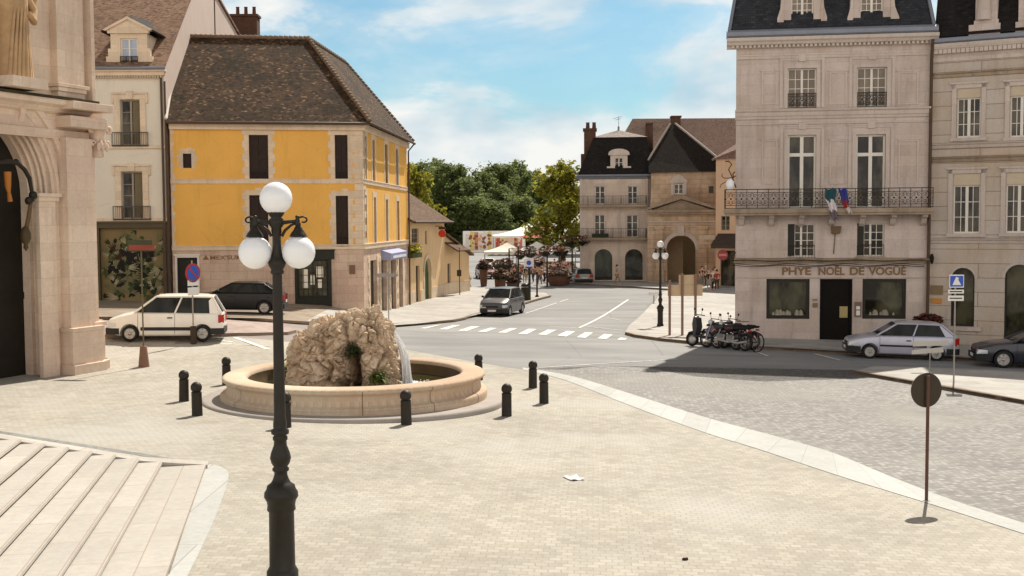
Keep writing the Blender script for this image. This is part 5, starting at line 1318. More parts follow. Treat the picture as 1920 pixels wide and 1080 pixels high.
e = [(t0[0] - o_, 1.1, zt_ + .01), (t1[0] + o_, 1.1, zt_ + .01), (t2[0] + o_, 8.1, zt_ + .01), (t3[0] - o_, 8.1, zt_ + .01)]
for k in range(4): mb.add([e[k], e[(k + 1) % 4], apx], [(0, 1, 2)])
mb.build('roof_cap', tiles('pale_cap_tiles', hexc(120, 108, 104), hexc(166, 154, 150), hexc(190, 180, 174), mossk=.2), rfm)
MB().lathe([(.1, 0), (.1, .3), (.0, .4)], 8, apx).build('finial', m_zinc, rfm)
mb = MB(); mb.tube([(ap[0] + .0, 4.5, ap[1]), (ap[0], 4.5, ap[1] + 1.3)], .025, 5); mb.tube([(ap[0] - .5, 4.5, ap[1] + 1.1), (ap[0] + .3, 4.5, ap[1] + 1.3)], .02, 4); mb.tube([(ap[0] - .3, 4.5, ap[1] + .95), (ap[0] + .2, 4.5, ap[1] + 1.1)], .02, 4); mb.build('aerial', m_steel, rfm)
c0, c1 = MF.uv(1095, 245, 1.5), MF.uv(1127, 245, 1.5)
mb = MB(); mb.box(c0[0], c1[0] - .5, 1.2, 3.0, ze - .5, c0[1]); mb.box(c0[0] - .1, c1[0] - .4, 1.1, 3.1, c0[1], c0[1] + .2); mb.box(c0[0] - .3, c0[0], 1.2, 3, ze - .5, ze + 2.2); cm_ = mb.build('chimney', m_chim, rfm)
for k in range(2): MB().lathe([(.2, 0), (.16, .5), (.2, .6)], 8, (c0[0] + .35 + k * .6, 2, c0[1] + .2)).build('chimney_pot', m_pot, cm_)
mb = MB(); x = MF.uv(1217, 255, 3)[0]; mb.box(x - .35, x + .35, 2.5, 4, ze, MF.uv(1217, 236, 3)[1]); mb.build('chimney', m_chim, rfm)
dh = MF.rect(1153, 296, 1168, 322, -.0); a, b, c, d = dh
mb = MB(); wall(mb, a - .42, b + .42, c - .1, d + .25, [dh], .15, 0, -.05); mb.quad((a - .42, -.05, c), (a - .42, 1.4, c), (a - .42, 1.4, d), (a - .42, -.05, d)); mb.quad((b + .42, -.05, c), (b + .42, 1.4, c), (b + .42, 1.4, d), (b + .42, -.05, d)); mb.box(a - .75, a - .42, -.05, .2, c - .1, c + .5); mb.box(b + .42, b + .75, -.05, .2, c - .1, c + .5)
mb.box(a - .6, b + .6, -.18, 1.0, d + .25, d + .38)
pts = arch_pts(a - .62, b + .62, d + .85, 8, .47); mb.extr(pts, -.15, .9)
dmm = mb.build('dormer', m_rtrim, rfm); window(dmm, dh, None, 1, 3, .05, .08, .03, .04, None, m_wfr, m_gl)
MB().box(MF.uv(1110, 440, -.7)[0], MF.uv(1141, 440, -.7)[0], -.78, -.45, MF.uv(1120, 445, -.7)[1], MF.uv(1120, 438, -.7)[1]).build('planter_box', simple('balcony_plants', hexc(46, 54, 36), .9, 0, .5, 9), mo)

# ------------------------------------------------------------------ gate building with pediment and big arch
A5 = at(1214, 420, 105.5); B5 = at(1343, 420, 104.5)
GF = Fac('gate_house', 'old stone gatehouse with pediment, wide archway and steep dark roof', 'gatehouse', A5, B5)
go = GF.o; U = GF.L
arc = GF.rect(1249, 441, 1304, 545) + ('arch',); zp = GF.uv(1280, 396)[1]; za_ = GF.uv(1280, 322)[1]
mb = MB(); wall(mb, 0, U, -1.4, zp, [arc], 1.2); mb.build('wall', m_gate, go)
at_h = GF.rect(1264, 345, 1281, 364, .6); yA = .6
mb = MB(); wall(mb, .3, U, zp, za_, [at_h, GF.rect(1329, 349, 1338, 362, .6)], .2, 0, yA); mb.quad((U, yA, -1.4), (U, 9, -1.4), (U, 9, za_), (U, yA, za_)); mb.quad((0, 1.2, -1.4), (0, 9, -1.4), (0, 9, za_), (0, 1.2, za_)); mb.build('attic_wall', m_gate, go)
MB().quad((GF.rect(1329, 349, 1338, 362, .6)[0], .8, GF.rect(1329, 349, 1338, 362, .6)[2]), (GF.rect(1329, 349, 1338, 362, .6)[1], .8, GF.rect(1329, 349, 1338, 362, .6)[2]), (GF.rect(1329, 349, 1338, 362, .6)[1], .8, GF.rect(1329, 349, 1338, 362, .6)[3]), (GF.rect(1329, 349, 1338, 362, .6)[0], .8, GF.rect(1329, 349, 1338, 362, .6)[3])).build('small_window', m_gl, go)
w = window(go, at_h, None, 1, 2, .06, .1, .03, yA + .08, None, m_wfr, m_gl); a, b, c, d = at_h
mb = MB(); mb.box(a - .3, a, yA - .08, yA + .1, c - .1, d + .1); mb.box(b, b + .3, yA - .08, yA + .1, c - .1, d + .1); mb.box(a - .4, b + .4, yA - .14, yA + .1, d + .1, d + .25); mb.extr([(a - .5, d + .25), (b + .5, d + .25), ((a + b) / 2, d + .95)], yA - .12, yA + .2); mb.build('surround', m_rtrim, w)
# pediment
mb = MB(); x0, x1 = GF.uv(1211, 395, -.4)[0], GF.uv(1346, 395, -.4)[0]; xa, zap = GF.uv(1278, 367, -.4)
mb.box(x0, x1, -.5, .6, zp - .1, zp + .12); mb.box(x0 + .1, x1 - .1, -.38, .3, zp - .28, zp - .1)
mb.extr([(x0 + .6, zp + .12), (x1 - .6, zp + .12), (xa, zap - .35)], -.12, .6)
for s_, xe in ((-1, x0), (1, x1)): mb.extr([(xe, zp + .12), (xe - s_ * .15, zp + .34), (xa, zap + .1), (xa, zap - .3)], -.52, .6)
mb.extr([(xa - .35, zp + .12), (xa + .35, zp + .12), (xa + .3, zap - .7), (xa - .3, zap - .7)], -.2, -.1)
mb.build('pediment', m_dirty, go)
for py_, hh in ((414, .14), (424, .1)):
    z = GF.uv(1280, py_)[1]; MB().box(0, U, -.12, .02, z - hh, z).build('band', m_rtrim, go)
for (xa_, xb_) in ((1229, 1243), (1309, 1325)):
    q = GF.rect(xa_, 423, xb_, 540); mb = MB(); mb.box(q[0], q[1], -.18, .02, -1.4, q[3]); mb.box(q[0] - .12, q[1] + .12, -.26, .02, q[3] - .3, q[3]); mb.box(q[0] - .1, q[1] + .1, -.24, .02, -1.4, .6)
    mb.build('pilaster', m_gate, go)
a, b, c, d, _ = arc; mb = MB(); pts = arch_pts(a, b, d, 14); r2 = arch_pts(a - .35, b + .35, d + .35, 14)
for k in range(14): mb.add([(pts[k][0], -.06, pts[k][1]), (pts[k + 1][0], -.06, pts[k + 1][1]), (r2[k + 1][0], -.06, r2[k + 1][1]), (r2[k][0], -.06, r2[k][1]), (r2[k][0], .02, r2[k][1]), (r2[k + 1][0], .02, r2[k + 1][1])], [(0, 1, 2, 3), (2, 3, 5, 4)])
mb.box((a + b) / 2 - .3, (a + b) / 2 + .3, -.2, .02, d - .05, d + .9); mb.build('arch_surround', m_rtrim, go)
# inside the passage
mb = MB(); mb.quad((a, 9, -1.4), (b, 9, -1.4), (b, 9, d), (a, 9, d)); mb.quad((a - .02, 1.2, -1.4), (a - .02, 9, -1.4), (a - .02, 9, d), (a - .02, 1.2, d)); mb.build('passage_wall', plaster('passage_render', hexc(184, 164, 136), .1, .3), go)
mb = MB(); mb.quad((b + .02, 1.2, -1.4), (b + .02, 9, -1.4), (b + .02, 9, d), (b + .02, 1.2, d)); mb.build('passage_side', m_dark, go)  # right wall coloured near black to stand for shade in the passage
mb = MB(); mb.box(a + .02, a + 1.5, 2.5, 2.55, -1.2, 3.6); mb.build('passage_gate', simple('ochre_gate_leaf', hexc(150, 128, 98), .7, 0, .2), go)
# steep dark roof: front slope rising to a short ridge
zr = GF.uv(1257, 232, 5); rL = (zr[0], 5, zr[1]); rR = (GF.uv(1266, 236, 5)[0], 5, zr[1])
mb = MB(); el = (.1, .3, za_ - .05); er = (U + .25, .3, za_ + .0); erk = (U + .25, .35, GF.uv(1342, 298)[1])
mb.poly([el, er, (U + .2, 1.2, GF.uv(1340, 298, 1.2)[1]), rR, rL, (.0, 1.6, GF.uv(1222, 300, 1.6)[1])]); mb.poly([(U + .2, 1.2, GF.uv(1340, 298, 1.2)[1]), er, (U + .25, 9, za_), (U, 8.5, za_ + 1), rR]); mb.poly([el, (.0, 1.6, GF.uv(1222, 300, 1.6)[1]), rL, (.1, 9, za_)]); mb.poly([(.1, 9, za_), (U + .25, 9, za_), rR, rL])
rfg = mb.build('roof', tiles('sooty_tiles', hexc(26, 22, 18), hexc(42, 35, 30), hexc(72, 60, 52), moss=hexc(34, 28, 22), mossk=.5), go)
for q_ in ((rR, (U + .2, 1.15, GF.uv(1340, 298, 1.15)[1])), (rL, (0, 1.55, GF.uv(1222, 300, 1.55)[1]))): MB().tube(q_, .11, 6).build('hip_flashing', simple('pale_flashing', hexc(150, 140, 130), .7), rfg)
downpipe(go, [(U + .1, .2, za_ + 1), (U + .1, -.1, za_ - .6), (U + .1, -.1, -1)], None, .1, m_pipe)

# ------------------------------------------------------------------ big tiled roof rising behind
A6 = at(1166, 420, 126); B6 = at(1420, 420, 126)
BF = Fac('tall_roofed_house', 'large house behind with a broad mauve tiled roof and chimneys', 'house', A6, B6)
bo = BF.o; U = BF.L; rz_ = BF.uv(1280, 222, 7)[1]; rx = BF.uv(1186, 222, 7)[0]; zeB = BF.uv(1280, 330)[1]
mb = MB(); slab(mb, [(-1.8, 0, zeB), (U, 0, zeB), (U, 7, rz_), (rx, 7, rz_)], .15); slab(mb, [(rx, 7, rz_), (U, 7, rz_), (U, 14, zeB), (-1.8, 14, zeB)], .15); mb.add([(-1.8, 0, zeB), (-1.8, 14, zeB), (rx, 7, rz_)], [(0, 1, 2)])
rfb = mb.build('roof', m_tile2, bo)
mb = MB(); mb.box(-1.5, U, .3, 13.7, -1.5, zeB); mb.build('wall', m_far, bo)
for (xa_, xb_, yt) in ((1259, 1275, 221), (1213, 1222, 234)):
    p0, p1 = BF.uv(xa_, yt, 5), BF.uv(xb_, yt, 5); mb = MB(); mb.box(p0[0], p1[0], 4.5, 5.6, zeB, p0[1]); mb.box(p0[0] - .1, p1[0] + .1, 4.4, 5.7, p0[1], p0[1] + .2); mb.build('chimney', m_chim, rfb)

# ------------------------------------------------------------------ narrow house between gate and right-hand house
A7 = at(1342, 420, 99.5); B7 = at(1440, 420, 97)
NF = Fac('narrow_house', 'narrow ochre house between the gatehouse and the limestone house, dark awning and shop below', 'house', A7, B7)
no = NF.o; U = NF.L; ze = NF.uv(1360, 296)[1]
sw = NF.rect(1350, 470, 1378, 545); up = [NF.rect(1352, 405, 1368, 432)]
mb = MB(); wall(mb, 0, U, -1.5, ze, [sw] + up, .3); mb.quad((0, 0, -1.5), (0, 10, -1.5), (0, 10, ze), (0, 0, ze)); mb.quad((0, 10, -1.5), (U, 10, -1.5), (U, 10, ze), (0, 10, ze)); mb.build('wall', plaster('pinkish_render', hexc(206, 172, 142), .08, .3), no)
mb = MB(); p = NF.uv(1378, 272, 3); slab(mb, [(-.3, -.3, ze - .1), (U, -.3, ze + 1.6), (U, 8, ze + 5), (2.2, 4, ze + 2.6)], .15); mb.quad((-.3, -.3, ze - .1), (2.2, 4, ze + 2.6), (0, 10, ze), (-.3, 6, ze)); mb.add([(-.3, -.2, ze - .1), (U, -.2, ze - .1), (U, -.2, ze + 1.6)], [(0, 1, 2)]); mb.build('roof', m_tile2, no)
MB().quad((sw[0], .25, sw[2]), (sw[1], .25, sw[2]), (sw[1], .25, sw[3]), (sw[0], .25, sw[3])).build('shop_window', m_gl, no)
for h in up: window(no, h, None, 1, 3, .05, .08, .03, .1, None, m_gfr, m_gl)
zA = NF.uv(1360, 438, -1)[1]; a0 = NF.uv(1338, 445, -1)[0]
mb = MB(); slab(mb, [(a0, -1.6, zA - .9), (U, -1.6, zA - .9), (U, 0, zA), (a0, 0, zA)], .06); mb.box(a0, U, -1.62, -1.56, zA - 1.25, zA - .92); mb.build('awning', simple('dark_awning', hexc(72, 60, 50), .85, 0, .3), no)
q = NF.rect(1312, 441, 1341, 449, -1.0); mb = MB(); mb.box(q[0], q[1], -1.1, -1.0, q[2], q[3]); mb.tube([(q[0] - .1, -1.05, q[2] - .35), (0, -1.05, q[2] - .35), (.6, 0, q[2] - .35)], .05, 6); mb.build('hanging_sign', simple('cream_sign', hexc(180, 158, 134), .6, 0, .15, 6), no)
# wrought-iron lantern bracket and no-entry sign on the corner of the limestone house
lb = thing('lantern_bracket', 'ornate wrought iron bracket with white glass lantern on the corner of the limestone house', 'lantern', RF.A, RF.rz)
mb = MB(); P_ = lambda x, y: RF.uv(x, y, -.1)
def pt(x, y): q = P_(x, y); return (q[0], -.1, q[1])
mb.tube([pt(1380, 352), pt(1372, 330), pt(1366, 318), pt(1372, 308), pt(1366, 302), pt(1360, 303)], .028, 6)
mb.tube([pt(1380, 330), pt(1368, 334), pt(1358, 334), pt(1353, 330), pt(1355, 326)], .02, 6); mb.tube([pt(1378, 322), pt(1374, 326), pt(1376, 334)], .03, 6); mb.tube([pt(1372, 345), pt(1362, 340), pt(1352, 346), pt(1350, 352)], .018, 6)
mb.build('bracket', m_iron, lb)
q = pt(1369, 341); MB().lathe([(.02, -.42), (.12, -.38), (.2, -.05), (.17, -.03), (.2, 0), (.06, .12), (0, .16)], 12, (q[0], -.1, q[2])).build('lantern_glass', m_globe, lb)
ne = thing('no_entry_sign', 'round red no-entry sign with white bar on a bracket at the house corner', 'traffic sign', RF.A, RF.rz)
q = RF.uv(1355, 478, -.25); MB().disc((q[0], -.25, q[1]), .235, (0, 1, 0), .03, 24).build('face', simple('dull_red_enamel', hexc(140, 54, 50), .5), ne)
MB().box(q[0] - .17, q[0] + .17, -.275, -.266, q[1] - .05, q[1] + .05).build('bar', simple('dull_white', hexc(190, 120, 116), .6), ne)
mb = MB(); mb.tube([(q[0] + .1, -.2, q[1]), (q[0] + .35, -.1, q[1] - .1), (.05, -.02, q[1] - .3)], .03, 6); mb.tube([(q[0] + .2, -.2, q[1] - .2), (.02, -.02, q[1] + .1)], .025, 6); mb.build('bracket', m_iron, ne)
# ------------------------------------------------------------------ church front at the far left
A8 = Vector((-15.1, 27.9, 0)); B8 = Vector((-12.62, 34.15, 0))
CF = Fac('stone_church', 'pale carved stone church front with deep round portal, pilasters and heavy cornice', 'church', A8, B8)
co_ = CF.o; U = CF.L
zc = CF.uv(120, 200)[1]; zt = 16.0
ud = CF.uv(41, 500)[0]; uo = CF.uv(98, 370)[0]
zsp = CF.uv(60, 362)[1]
hole = (ud - 5.0, ud, -.6, zsp + 1.25)
mb = MB()
# wall with half of the portal (its other half lies outside the picture)
pr = 2.6; uc = uo - pr
wall(mb, uc - pr, U, -.6, zc, [(uc - pr, uo, -.6, zsp + pr, 'arch')], .12)
wall(mb, uc - pr, U, zc, zt, [], .3)
mb.quad((U, 0, -.6), (U, 14, -.6), (U, 14, zt), (U, 0, zt)); mb.quad((uc - pr, 0, -.6), (uc - pr, 14, -.6), (uc - pr, 14, zt), (uc - pr, 0, zt)); mb.quad((uc - pr, 14, -.6), (U, 14, -.6), (U, 14, zt), (uc - pr, 14, zt))
mb.build('wall', m_church, co_)
por = MB()
# receding orders of the portal: rings stepping inwards
r0 = pr; y0 = .12; rin = max(pr - 1.4, CF.uv(42, 520, .8)[0] - uc); dq = max(.3, pr - rin)
for k, (dr_, dy) in enumerate(((.2 * dq, .1), (.22 * dq, .12), (.26 * dq, .16), (.32 * dq, .3))):
    r1 = r0 - dr_; n = 20
    pa = [(uc + r0 * math.cos(math.pi * i / n), zsp + r0 * math.sin(math.pi * i / n)) for i in range(n + 1)]; pb = [(uc + r1 * math.cos(math.pi * i / n), zsp + r1 * math.sin(math.pi * i / n)) for i in range(n + 1)]
    for i in range(n):
        por.quad((pa[i][0], y0, pa[i][1]), (pa[i + 1][0], y0, pa[i + 1][1]), (pb[i + 1][0], y0, pb[i + 1][1]), (pb[i][0], y0, pb[i][1]))
        por.quad((pb[i][0], y0, pb[i][1]), (pb[i + 1][0], y0, pb[i + 1][1]), (pb[i + 1][0], y0 + dy, pb[i + 1][1]), (pb[i][0], y0 + dy, pb[i][1]))
    for s_ in (-1, 1):
        por.quad((uc + s_ * r0, y0, -.6), (uc + s_ * r1, y0, -.6), (uc + s_ * r1, y0, zsp), (uc + s_ * r0, y0, zsp)); por.quad((uc + s_ * r1, y0, -.6), (uc + s_ * r1, y0 + dy, -.6), (uc + s_ * r1, y0 + dy, zsp), (uc + s_ * r1, y0, zsp))
    if k < 3: por.tube([(p[0], y0 + .03, p[1]) for p in pb], .05, 6)
    r0 = r1; y0 += dy
por.build('portal', m_church, co_); print('PORTAL', uc, pr, rin, y0)
n = 20; mb = MB(); dpts = [(uc + r0 * math.cos(math.pi * i / n), y0 - .02, zsp + r0 * math.sin(math.pi * i / n)) for i in range(n + 1)] + [(uc - r0, y0 - .02, -.6), (uc + r0, y0 - .02, -.6)]
mb.poly(dpts); mb.quad((uc - r0, y0 - .05, 2.9), (uc + r0, y0 - .05, 2.9), (uc + r0, y0 - .05, 3.1), (uc - r0, y0 - .05, 3.1)); mb.build('portal_door', simple('dark_portal_wood', hexc(34, 28, 18), .8, 0, .4, 2), co_)
# arch moulding proud of the wall and impost
for rr_, w_, pr_ in ((pr + .12, .12, .07), (pr + .42, .18, .12)):
    mb = MB(); n = 24
    for i in range(n):
        a0, a1 = math.pi * i / n, math.pi * (i + 1) / n
        P = [(uc + r * math.cos(a), zsp + r * math.sin(a)) for a in (a0, a1) for r in (rr_, rr_ + w_)]
        mb.add([(P[0][0], -pr_, P[0][1]), (P[2][0], -pr_, P[2][1]), (P[3][0], -pr_, P[3][1]), (P[1][0], -pr_, P[1][1]), (P[0][0], 0.01, P[0][1]), (P[2][0], .01, P[2][1]), (P[3][0], .01, P[3][1]), (P[1][0], .01, P[1][1])], [(0, 1, 2, 3), (0, 1, 5, 4), (3, 2, 6, 7)])
    mb.build('arch_moulding', m_church, co_)
def pil(xa, xb, z0, z1, d, capz=None, base=None, name='pilaster'):
    a, b = CF.uv(xa, 450)[0], CF.uv(xb, 450)[0]; mb = MB(); mb.box(a, b, -d, .02, z0, z1)
    if base: mb.box(a - .08, b + .1, -d - .12, .02, -.6, base - .12); mb.box(a - .12, b + .14, -d - .17, .02, base - .12, base); mb.box(a - .14, b + .17, -d - .22, .02, -.6, .96)
    if capz: mb.box(a - .06, b + .08, -d - .07, .02, capz - .12, capz); mb.box(a - .12, b + .14, -d - .13, .02, capz, capz + .1)
    return mb.build(name, m_church, co_, .012)
pil(68, 99, -.6, zsp - .1, .14, zsp - .1)
pil(112, 160, -.6, zc - .9, .34, None, CF.uv(140, 612)[1])
pil(160, 172, -.6, zc - .9, .2, None, CF.uv(140, 606)[1])
pil(104, 150, zc + .25, zt, .26, CF.uv(130, 168)[1] - .0)
pil(152, 161, zc + .25, zt, .12); pil(166, 172, zc + .2, zt, .3)
# entablature and cornice
mb = MB(); mb.extr([(0, zc - .95), (-.12, zc - .95), (-.14, zc - .7), (-.05, zc - .66), (-.05, zc - .25), (-.2, zc - .2), (-.3, zc - .08), (-.5, zc - .02), (-.52, zc + .12), (0, zc + .16)], uc - pr, U + .05, 'x'); mb.build('entablature', m_church, co_)
mb = MB(); mb.extr([(0, zc + .16), (-.54, zc + .12), (-.55, zc + .2), (0, zc + .27)], uc - pr, U + .04, 'x'); mb.build('cornice_top', simple('mossy_lead', hexc(70, 62, 44), .9, 0, .5, 3), co_)
pa, pb = CF.uv(110, 450)[0], CF.uv(172, 450)[0]
mb = MB(); mb.box(pa - .05, pb + .1, -.62, .02, zc - .62, zc - .3); mb.box(pa - .1, pb + .2, -.78, .02, zc - .12, zc + .1); mb.build('entablature_break', m_church, co_, .02)
# scrolled capital at the corner
mb = MB(); u_ = CF.uv(168, 240)[0]; z_ = CF.uv(168, 248)[1]
mb.lathe([(.16, -.75), (.2, -.7), (.17, -.62), (.2, -.2), (.3, .15), (.34, .2)], 14, (u_ + .05, -.22, z_))
for s_ in (-1, 1):
    for zz_, kk in ((.05, 1.0), (-.35, .7)):
        mb.tube([(u_ + .05 + s_ * (.2 + .16 * kk - .15 * kk * math.cos(t * .5) * (1 - t / 16)), -.34, z_ + zz_ + .14 * kk * math.sin(t * .5) * (1 - t / 16)) for t in range(13)], .055 * kk, 6)
for k in range(5): mb.sphere((u_ - .12 + k * .09, -.42, z_ - .45 + .08 * (k % 2)), .075, 8, 0, (.8, .7, 1.8))
mb.build('capital', m_church, co_)
# carved console above the portal
mb = MB(); q = CF.uv(36, 216); mb.extr([(0, q[1] + .2), (-.16, q[1] + .2), (-.15, q[1] + .05), (-.08, q[1] - .15), (0, q[1] - .25)], q[0] - .09, q[0] + .09, 'x'); mb.build('console', m_church, co_)
# second bay beyond, set back: sunlit edge pilaster
mb = MB(); q0 = U + .02; 
mb.box(q0, q0 + .5, .15, 1.2, -.6, zc - .9); mb.box(q0 - .05, q0 + .62, .05, 1.3, -.6, CF.uv(190, 600)[1]); mb.box(q0 - .1, q0 + .7, 0.0, 1.35, -.6, .98); mb.box(q0, q0 + .35, .15, 1.2, zc - .9, zt); mb.box(q0 - .05, q0 + .75, .0, 1.3, zc - .55, zc + .1); mb.box(q0 - .02, q0 + .55, .08, 1.25, zc - 1.0, zc - .55)
mb.build('corner_pier', m_church, co_, .015)
# draped stone figure in relief, upper left
stt = thing('carved_figure', 'weathered draped stone figure carved in relief above the church cornice', 'statue', CF.A, CF.rz)
mb = MB(); q = CF.uv(12, 100); zb_ = zc + .55; rr = random.Random(3)
mb.lathe([(.42, 0), (.44, .3), (.36, .9), (.33, 1.5), (.40, 2.0), (.38, 2.4), (.2, 2.65), (.14, 2.75), (.18, 2.85), (.19, 3.0), (.12, 3.15), (0, 3.2)], 18, (q[0] - .1, -.35, zb_))
for k in range(9): a = -2.6 + k * .26; mb.tube([(q[0] - .1 + .43 * math.cos(a), -.35 + .43 * math.sin(a), zb_), (q[0] - .1 + .38 * math.cos(a + .2), -.35 + .38 * math.sin(a + .2), zb_ + 1.0), (q[0] - .1 + .36 * math.cos(a + .5), -.35 + .36 * math.sin(a + .5), zb_ + 2.1)], [.07, .05, .03], 6)
mb.tube([(q[0] + .25, -.4, zb_ + 2.35), (q[0] + .5, -.5, zb_ + 1.9), (q[0] + .35, -.65, zb_ + 1.55), (q[0] + .1, -.7, zb_ + 1.75)], [.13, .12, .1, .08], 8)
mb.tube([(q[0] + .2, -.4, zb_ + 3.0), (q[0] + .45, -.4, zb_ + 2.7), (q[0] + .62, -.4, zb_ + 2.2), (q[0] + .5, -.35, zb_ + 1.7)], [.1, .13, .12, .05], 8)
mb.build('body', simple('brown_weathered_stone', hexc(182, 150, 112), .9, 0, .3, 2.5, .4), stt)
MB().box(q[0] - .7, q[0] + .55, -.9, 0, zc + .27, zb_).build('plinth', m_church, stt)
# iron festoon hung round the inside of the arch
fe = thing('iron_lamp_bracket', 'long dark iron lamp bracket curling round the church portal arch', 'lamp bracket', CF.A, CF.rz)
yq = -.1
def cp(x, y): q = CF.uv(x, y, yq); return (q[0], yq, q[1])
mb = MB(); mb.tube([cp(-12, 304), cp(4, 304), cp(20, 303), cp(34, 307), cp(46, 318), cp(55, 334), cp(58, 350), cp(60, 362)], [.05, .06, .07, .06, .06, .06, .05, .05], 8); mb.sphere(cp(30, 303), .08, 10); mb.sphere(cp(62, 366), .12, 10); mb.sphere(cp(54, 376), .11, 10); mb.tube([cp(62, 364), cp(60, 376), cp(50, 380)], .06, 8)
mb.build('arm', m_iron, fe)
mb = MB(); mb.tube([cp(58, 378), cp(54, 404), cp(49, 432)], [.05, .055, .06], 8); mb.build('rod', simple('bronze', hexc(100, 78, 48), .6), fe)
mb = MB(); mb.lathe([(.03, .25), (.09, .2), (.14, .05), (.14, -.1), (.10, -.2), (.06, -.25), (.07, -.35), (.0, -.45)], 12, cp(48, 441)); mb.build('lantern', simple('dark_bronze', hexc(74, 60, 36), .6), fe)
mb = MB(); c0 = cp(14, 322); mb.tube([c0, cp(15, 350), cp(17, 362)], [.10, .08, .04], 8); mb.tube([cp(17, 362), cp(19, 378)], [.05, .07], 8)
o = mb.build('hanging_pennant', simple('orange_cloth', hexc(176, 112, 50), .8, 0, .2)); o.location = CF.A; o.rotation_euler = (0, 0, CF.rz); tag(o, 'orange folded pennant hanging inside the church portal', 'pennant')

# ------------------------------------------------------------------ ochre house and low annex down the street
A9 = at(765, 420, 76.6); B9 = at(833, 420, 87.0); C9 = at(879, 420, 92)
HF = Fac('ochre_house', 'small ochre rendered house with arched green door, flower box and red tiled roof', 'house', A9, B9)
ho = HF.o; U = HF.L; ze = HF.uv(800, 414)[1]
m_och = plaster('ochre_render', hexc(226, 194, 150), .12, .4, (0.25, 0.15, 0.07))
gd = HF.rect(796, 484, 808, 566) + ('arch',); dd = HF.rect(780, 498, 787, 568); uw = [HF.rect(772, 428, 785, 456), HF.rect(797, 433, 801, 458)]; lw = HF.rect(767, 500, 770, 570)
mb = MB(); wall(mb, 0, U, -1.2, ze, [gd, dd, lw] + uw, .25); mb.quad((U, 0, -1.2), (U, 7, -1.2), (U, 7, ze), (U, 0, ze)); mb.quad((0, 7, -1.2), (U, 7, -1.2), (U, 7, ze), (0, 7, ze)); mb.quad((0, 0, -1.2), (0, 7, -1.2), (0, 7, ze), (0, 0, ze)); mb.build('wall', m_och, ho)
for xa_, xb_ in ((0, dd[0] - .2), (dd[1] + .2, gd[0] - .3), (gd[1] + .3, U)): MB().box(xa_, xb_, -.05, .02, -1.2, .35).build('plinth', m_trim, ho)
a, b, c, d, _ = gd; o = MB().quad((a, .2, c), (b, .2, c), (b, .2, d), (a, .2, d)).build('door', simple('green_door', hexc(66, 92, 54), .6, 0, .2, 2), ho)
mb = MB(); [mb.box(a + (b - a) * k / 5 + .03, a + (b - a) * (k + 1) / 5 - .03, .17, .2, c + .1, d - (b - a) * .55) for k in range(5)]; mb.build('door_board', simple('green_door_board', hexc(58, 84, 48), .6, 0, .2, 2), o)
mb = MB(); pts = arch_pts(a, b, d); r2 = arch_pts(a - .3, b + .3, d + .3)
for k in range(14): mb.add([(pts[k][0], -.04, pts[k][1]), (pts[k + 1][0], -.04, pts[k + 1][1]), (r2[k + 1][0], -.04, r2[k + 1][1]), (r2[k][0], -.04, r2[k][1])], [(0, 1, 2, 3)])
mb.box(a - .3, a - .001, -.04, .02, c, pts[0][1]); mb.box(b + .001, b + .3, -.04, .02, c, pts[0][1]); mb.build('surround', m_trim, o)
MB().box(dd[0], dd[1], .15, .2, dd[2], dd[3]).build('door', m_shut, ho); MB().box(lw[0], lw[1], .15, .2, lw[2], lw[3]).build('door', m_gfr, ho)
for i, h in enumerate(uw): window(ho, h, None, 1, 3, .05, .07, .03, .1, None, m_gfr, m_gl, leaf=2)
mb = MB(); rz_ = ze + 2.6; slab(mb, [(-.5, -.55, ze - .05), (U + .35, -.55, ze - .05), (U + .35, 3.5, rz_), (-.5, 3.5, rz_)], .14); slab(mb, [(-.5, 3.5, rz_), (U + .35, 3.5, rz_), (U + .35, 7.5, ze), (-.5, 7.5, ze)], .14); rfh = mb.build('roof', m_tile3, ho)
mb = MB(); mb.add([(U - .01, 0, ze - .1), (U - .01, 7, ze - .1), (U - .01, 3.5, rz_ - .1)], [(0, 1, 2)]); mb.build('gable_wall', m_och, ho)
MB().tube([(-.5, -.62, ze - .1), (U + .35, -.62, ze - .1)], .08, 8).build('gutter', m_pipe, ho)
def flowers(name, label, cat, c, rx_, ry, rz2, cols_, n, size, par=None, group=None, seed=1):
    rr = random.Random(seed); mb = MB()
    for k in range(n):
        while True:
            p = Vector((rr.uniform(-1, 1), rr.uniform(-1, 1), rr.uniform(-1, 1)))
            if .45 < p.length < 1: break
        p = Vector((p.x * rx_, p.y * ry, p.z * rz2)); q = Matrix.Rotation(rr.uniform(0, 6.28), 3, 'Z') @ Matrix.Rotation(rr.uniform(-1.2, 1.2), 3, 'X'); s_ = size * rr.uniform(.6, 1.3)
        ci = rr.randrange(len(cols_)) if p.z > -.2 * rz2 else 0
        mb.add([p + q @ Vector(v) for v in ((-s_, 0, 0), (0, -s_ * .6, .1 * s_), (s_, 0, 0), (0, s_ * .6, -.1 * s_))], [(0, 1, 2, 3)], ci)
    o = mb.build(name, [simple('petal', hexc(*cc), .7, 0, .2) for cc in cols_], par, recalc=False); o.location = c
    if par is None: tag(o, label, cat, group)
    return o
fb = thing('flower_box', 'yellow flower box hung below the window of the ochre house', 'flower box', HF.A, HF.rz)
q = HF.rect(772, 474, 789, 483, -.4); MB().box(q[0], q[1], -.5, -.05, q[2], q[3]).build('trough', simple('green_trough', hexc(70, 74, 34), .7), fb)
flowers('flowers', '', '', ((q[0] + q[1]) / 2, -.3, q[3] + .25), (q[1] - q[0]) * .6, .35, .35, [(110, 120, 30), (214, 196, 40), (230, 212, 60), (90, 104, 30)], 260, .12, fb)
rs = thing('red_shop_sign', 'small red shop sign sticking out from the ochre house corner', 'sign', HF.A, HF.rz)
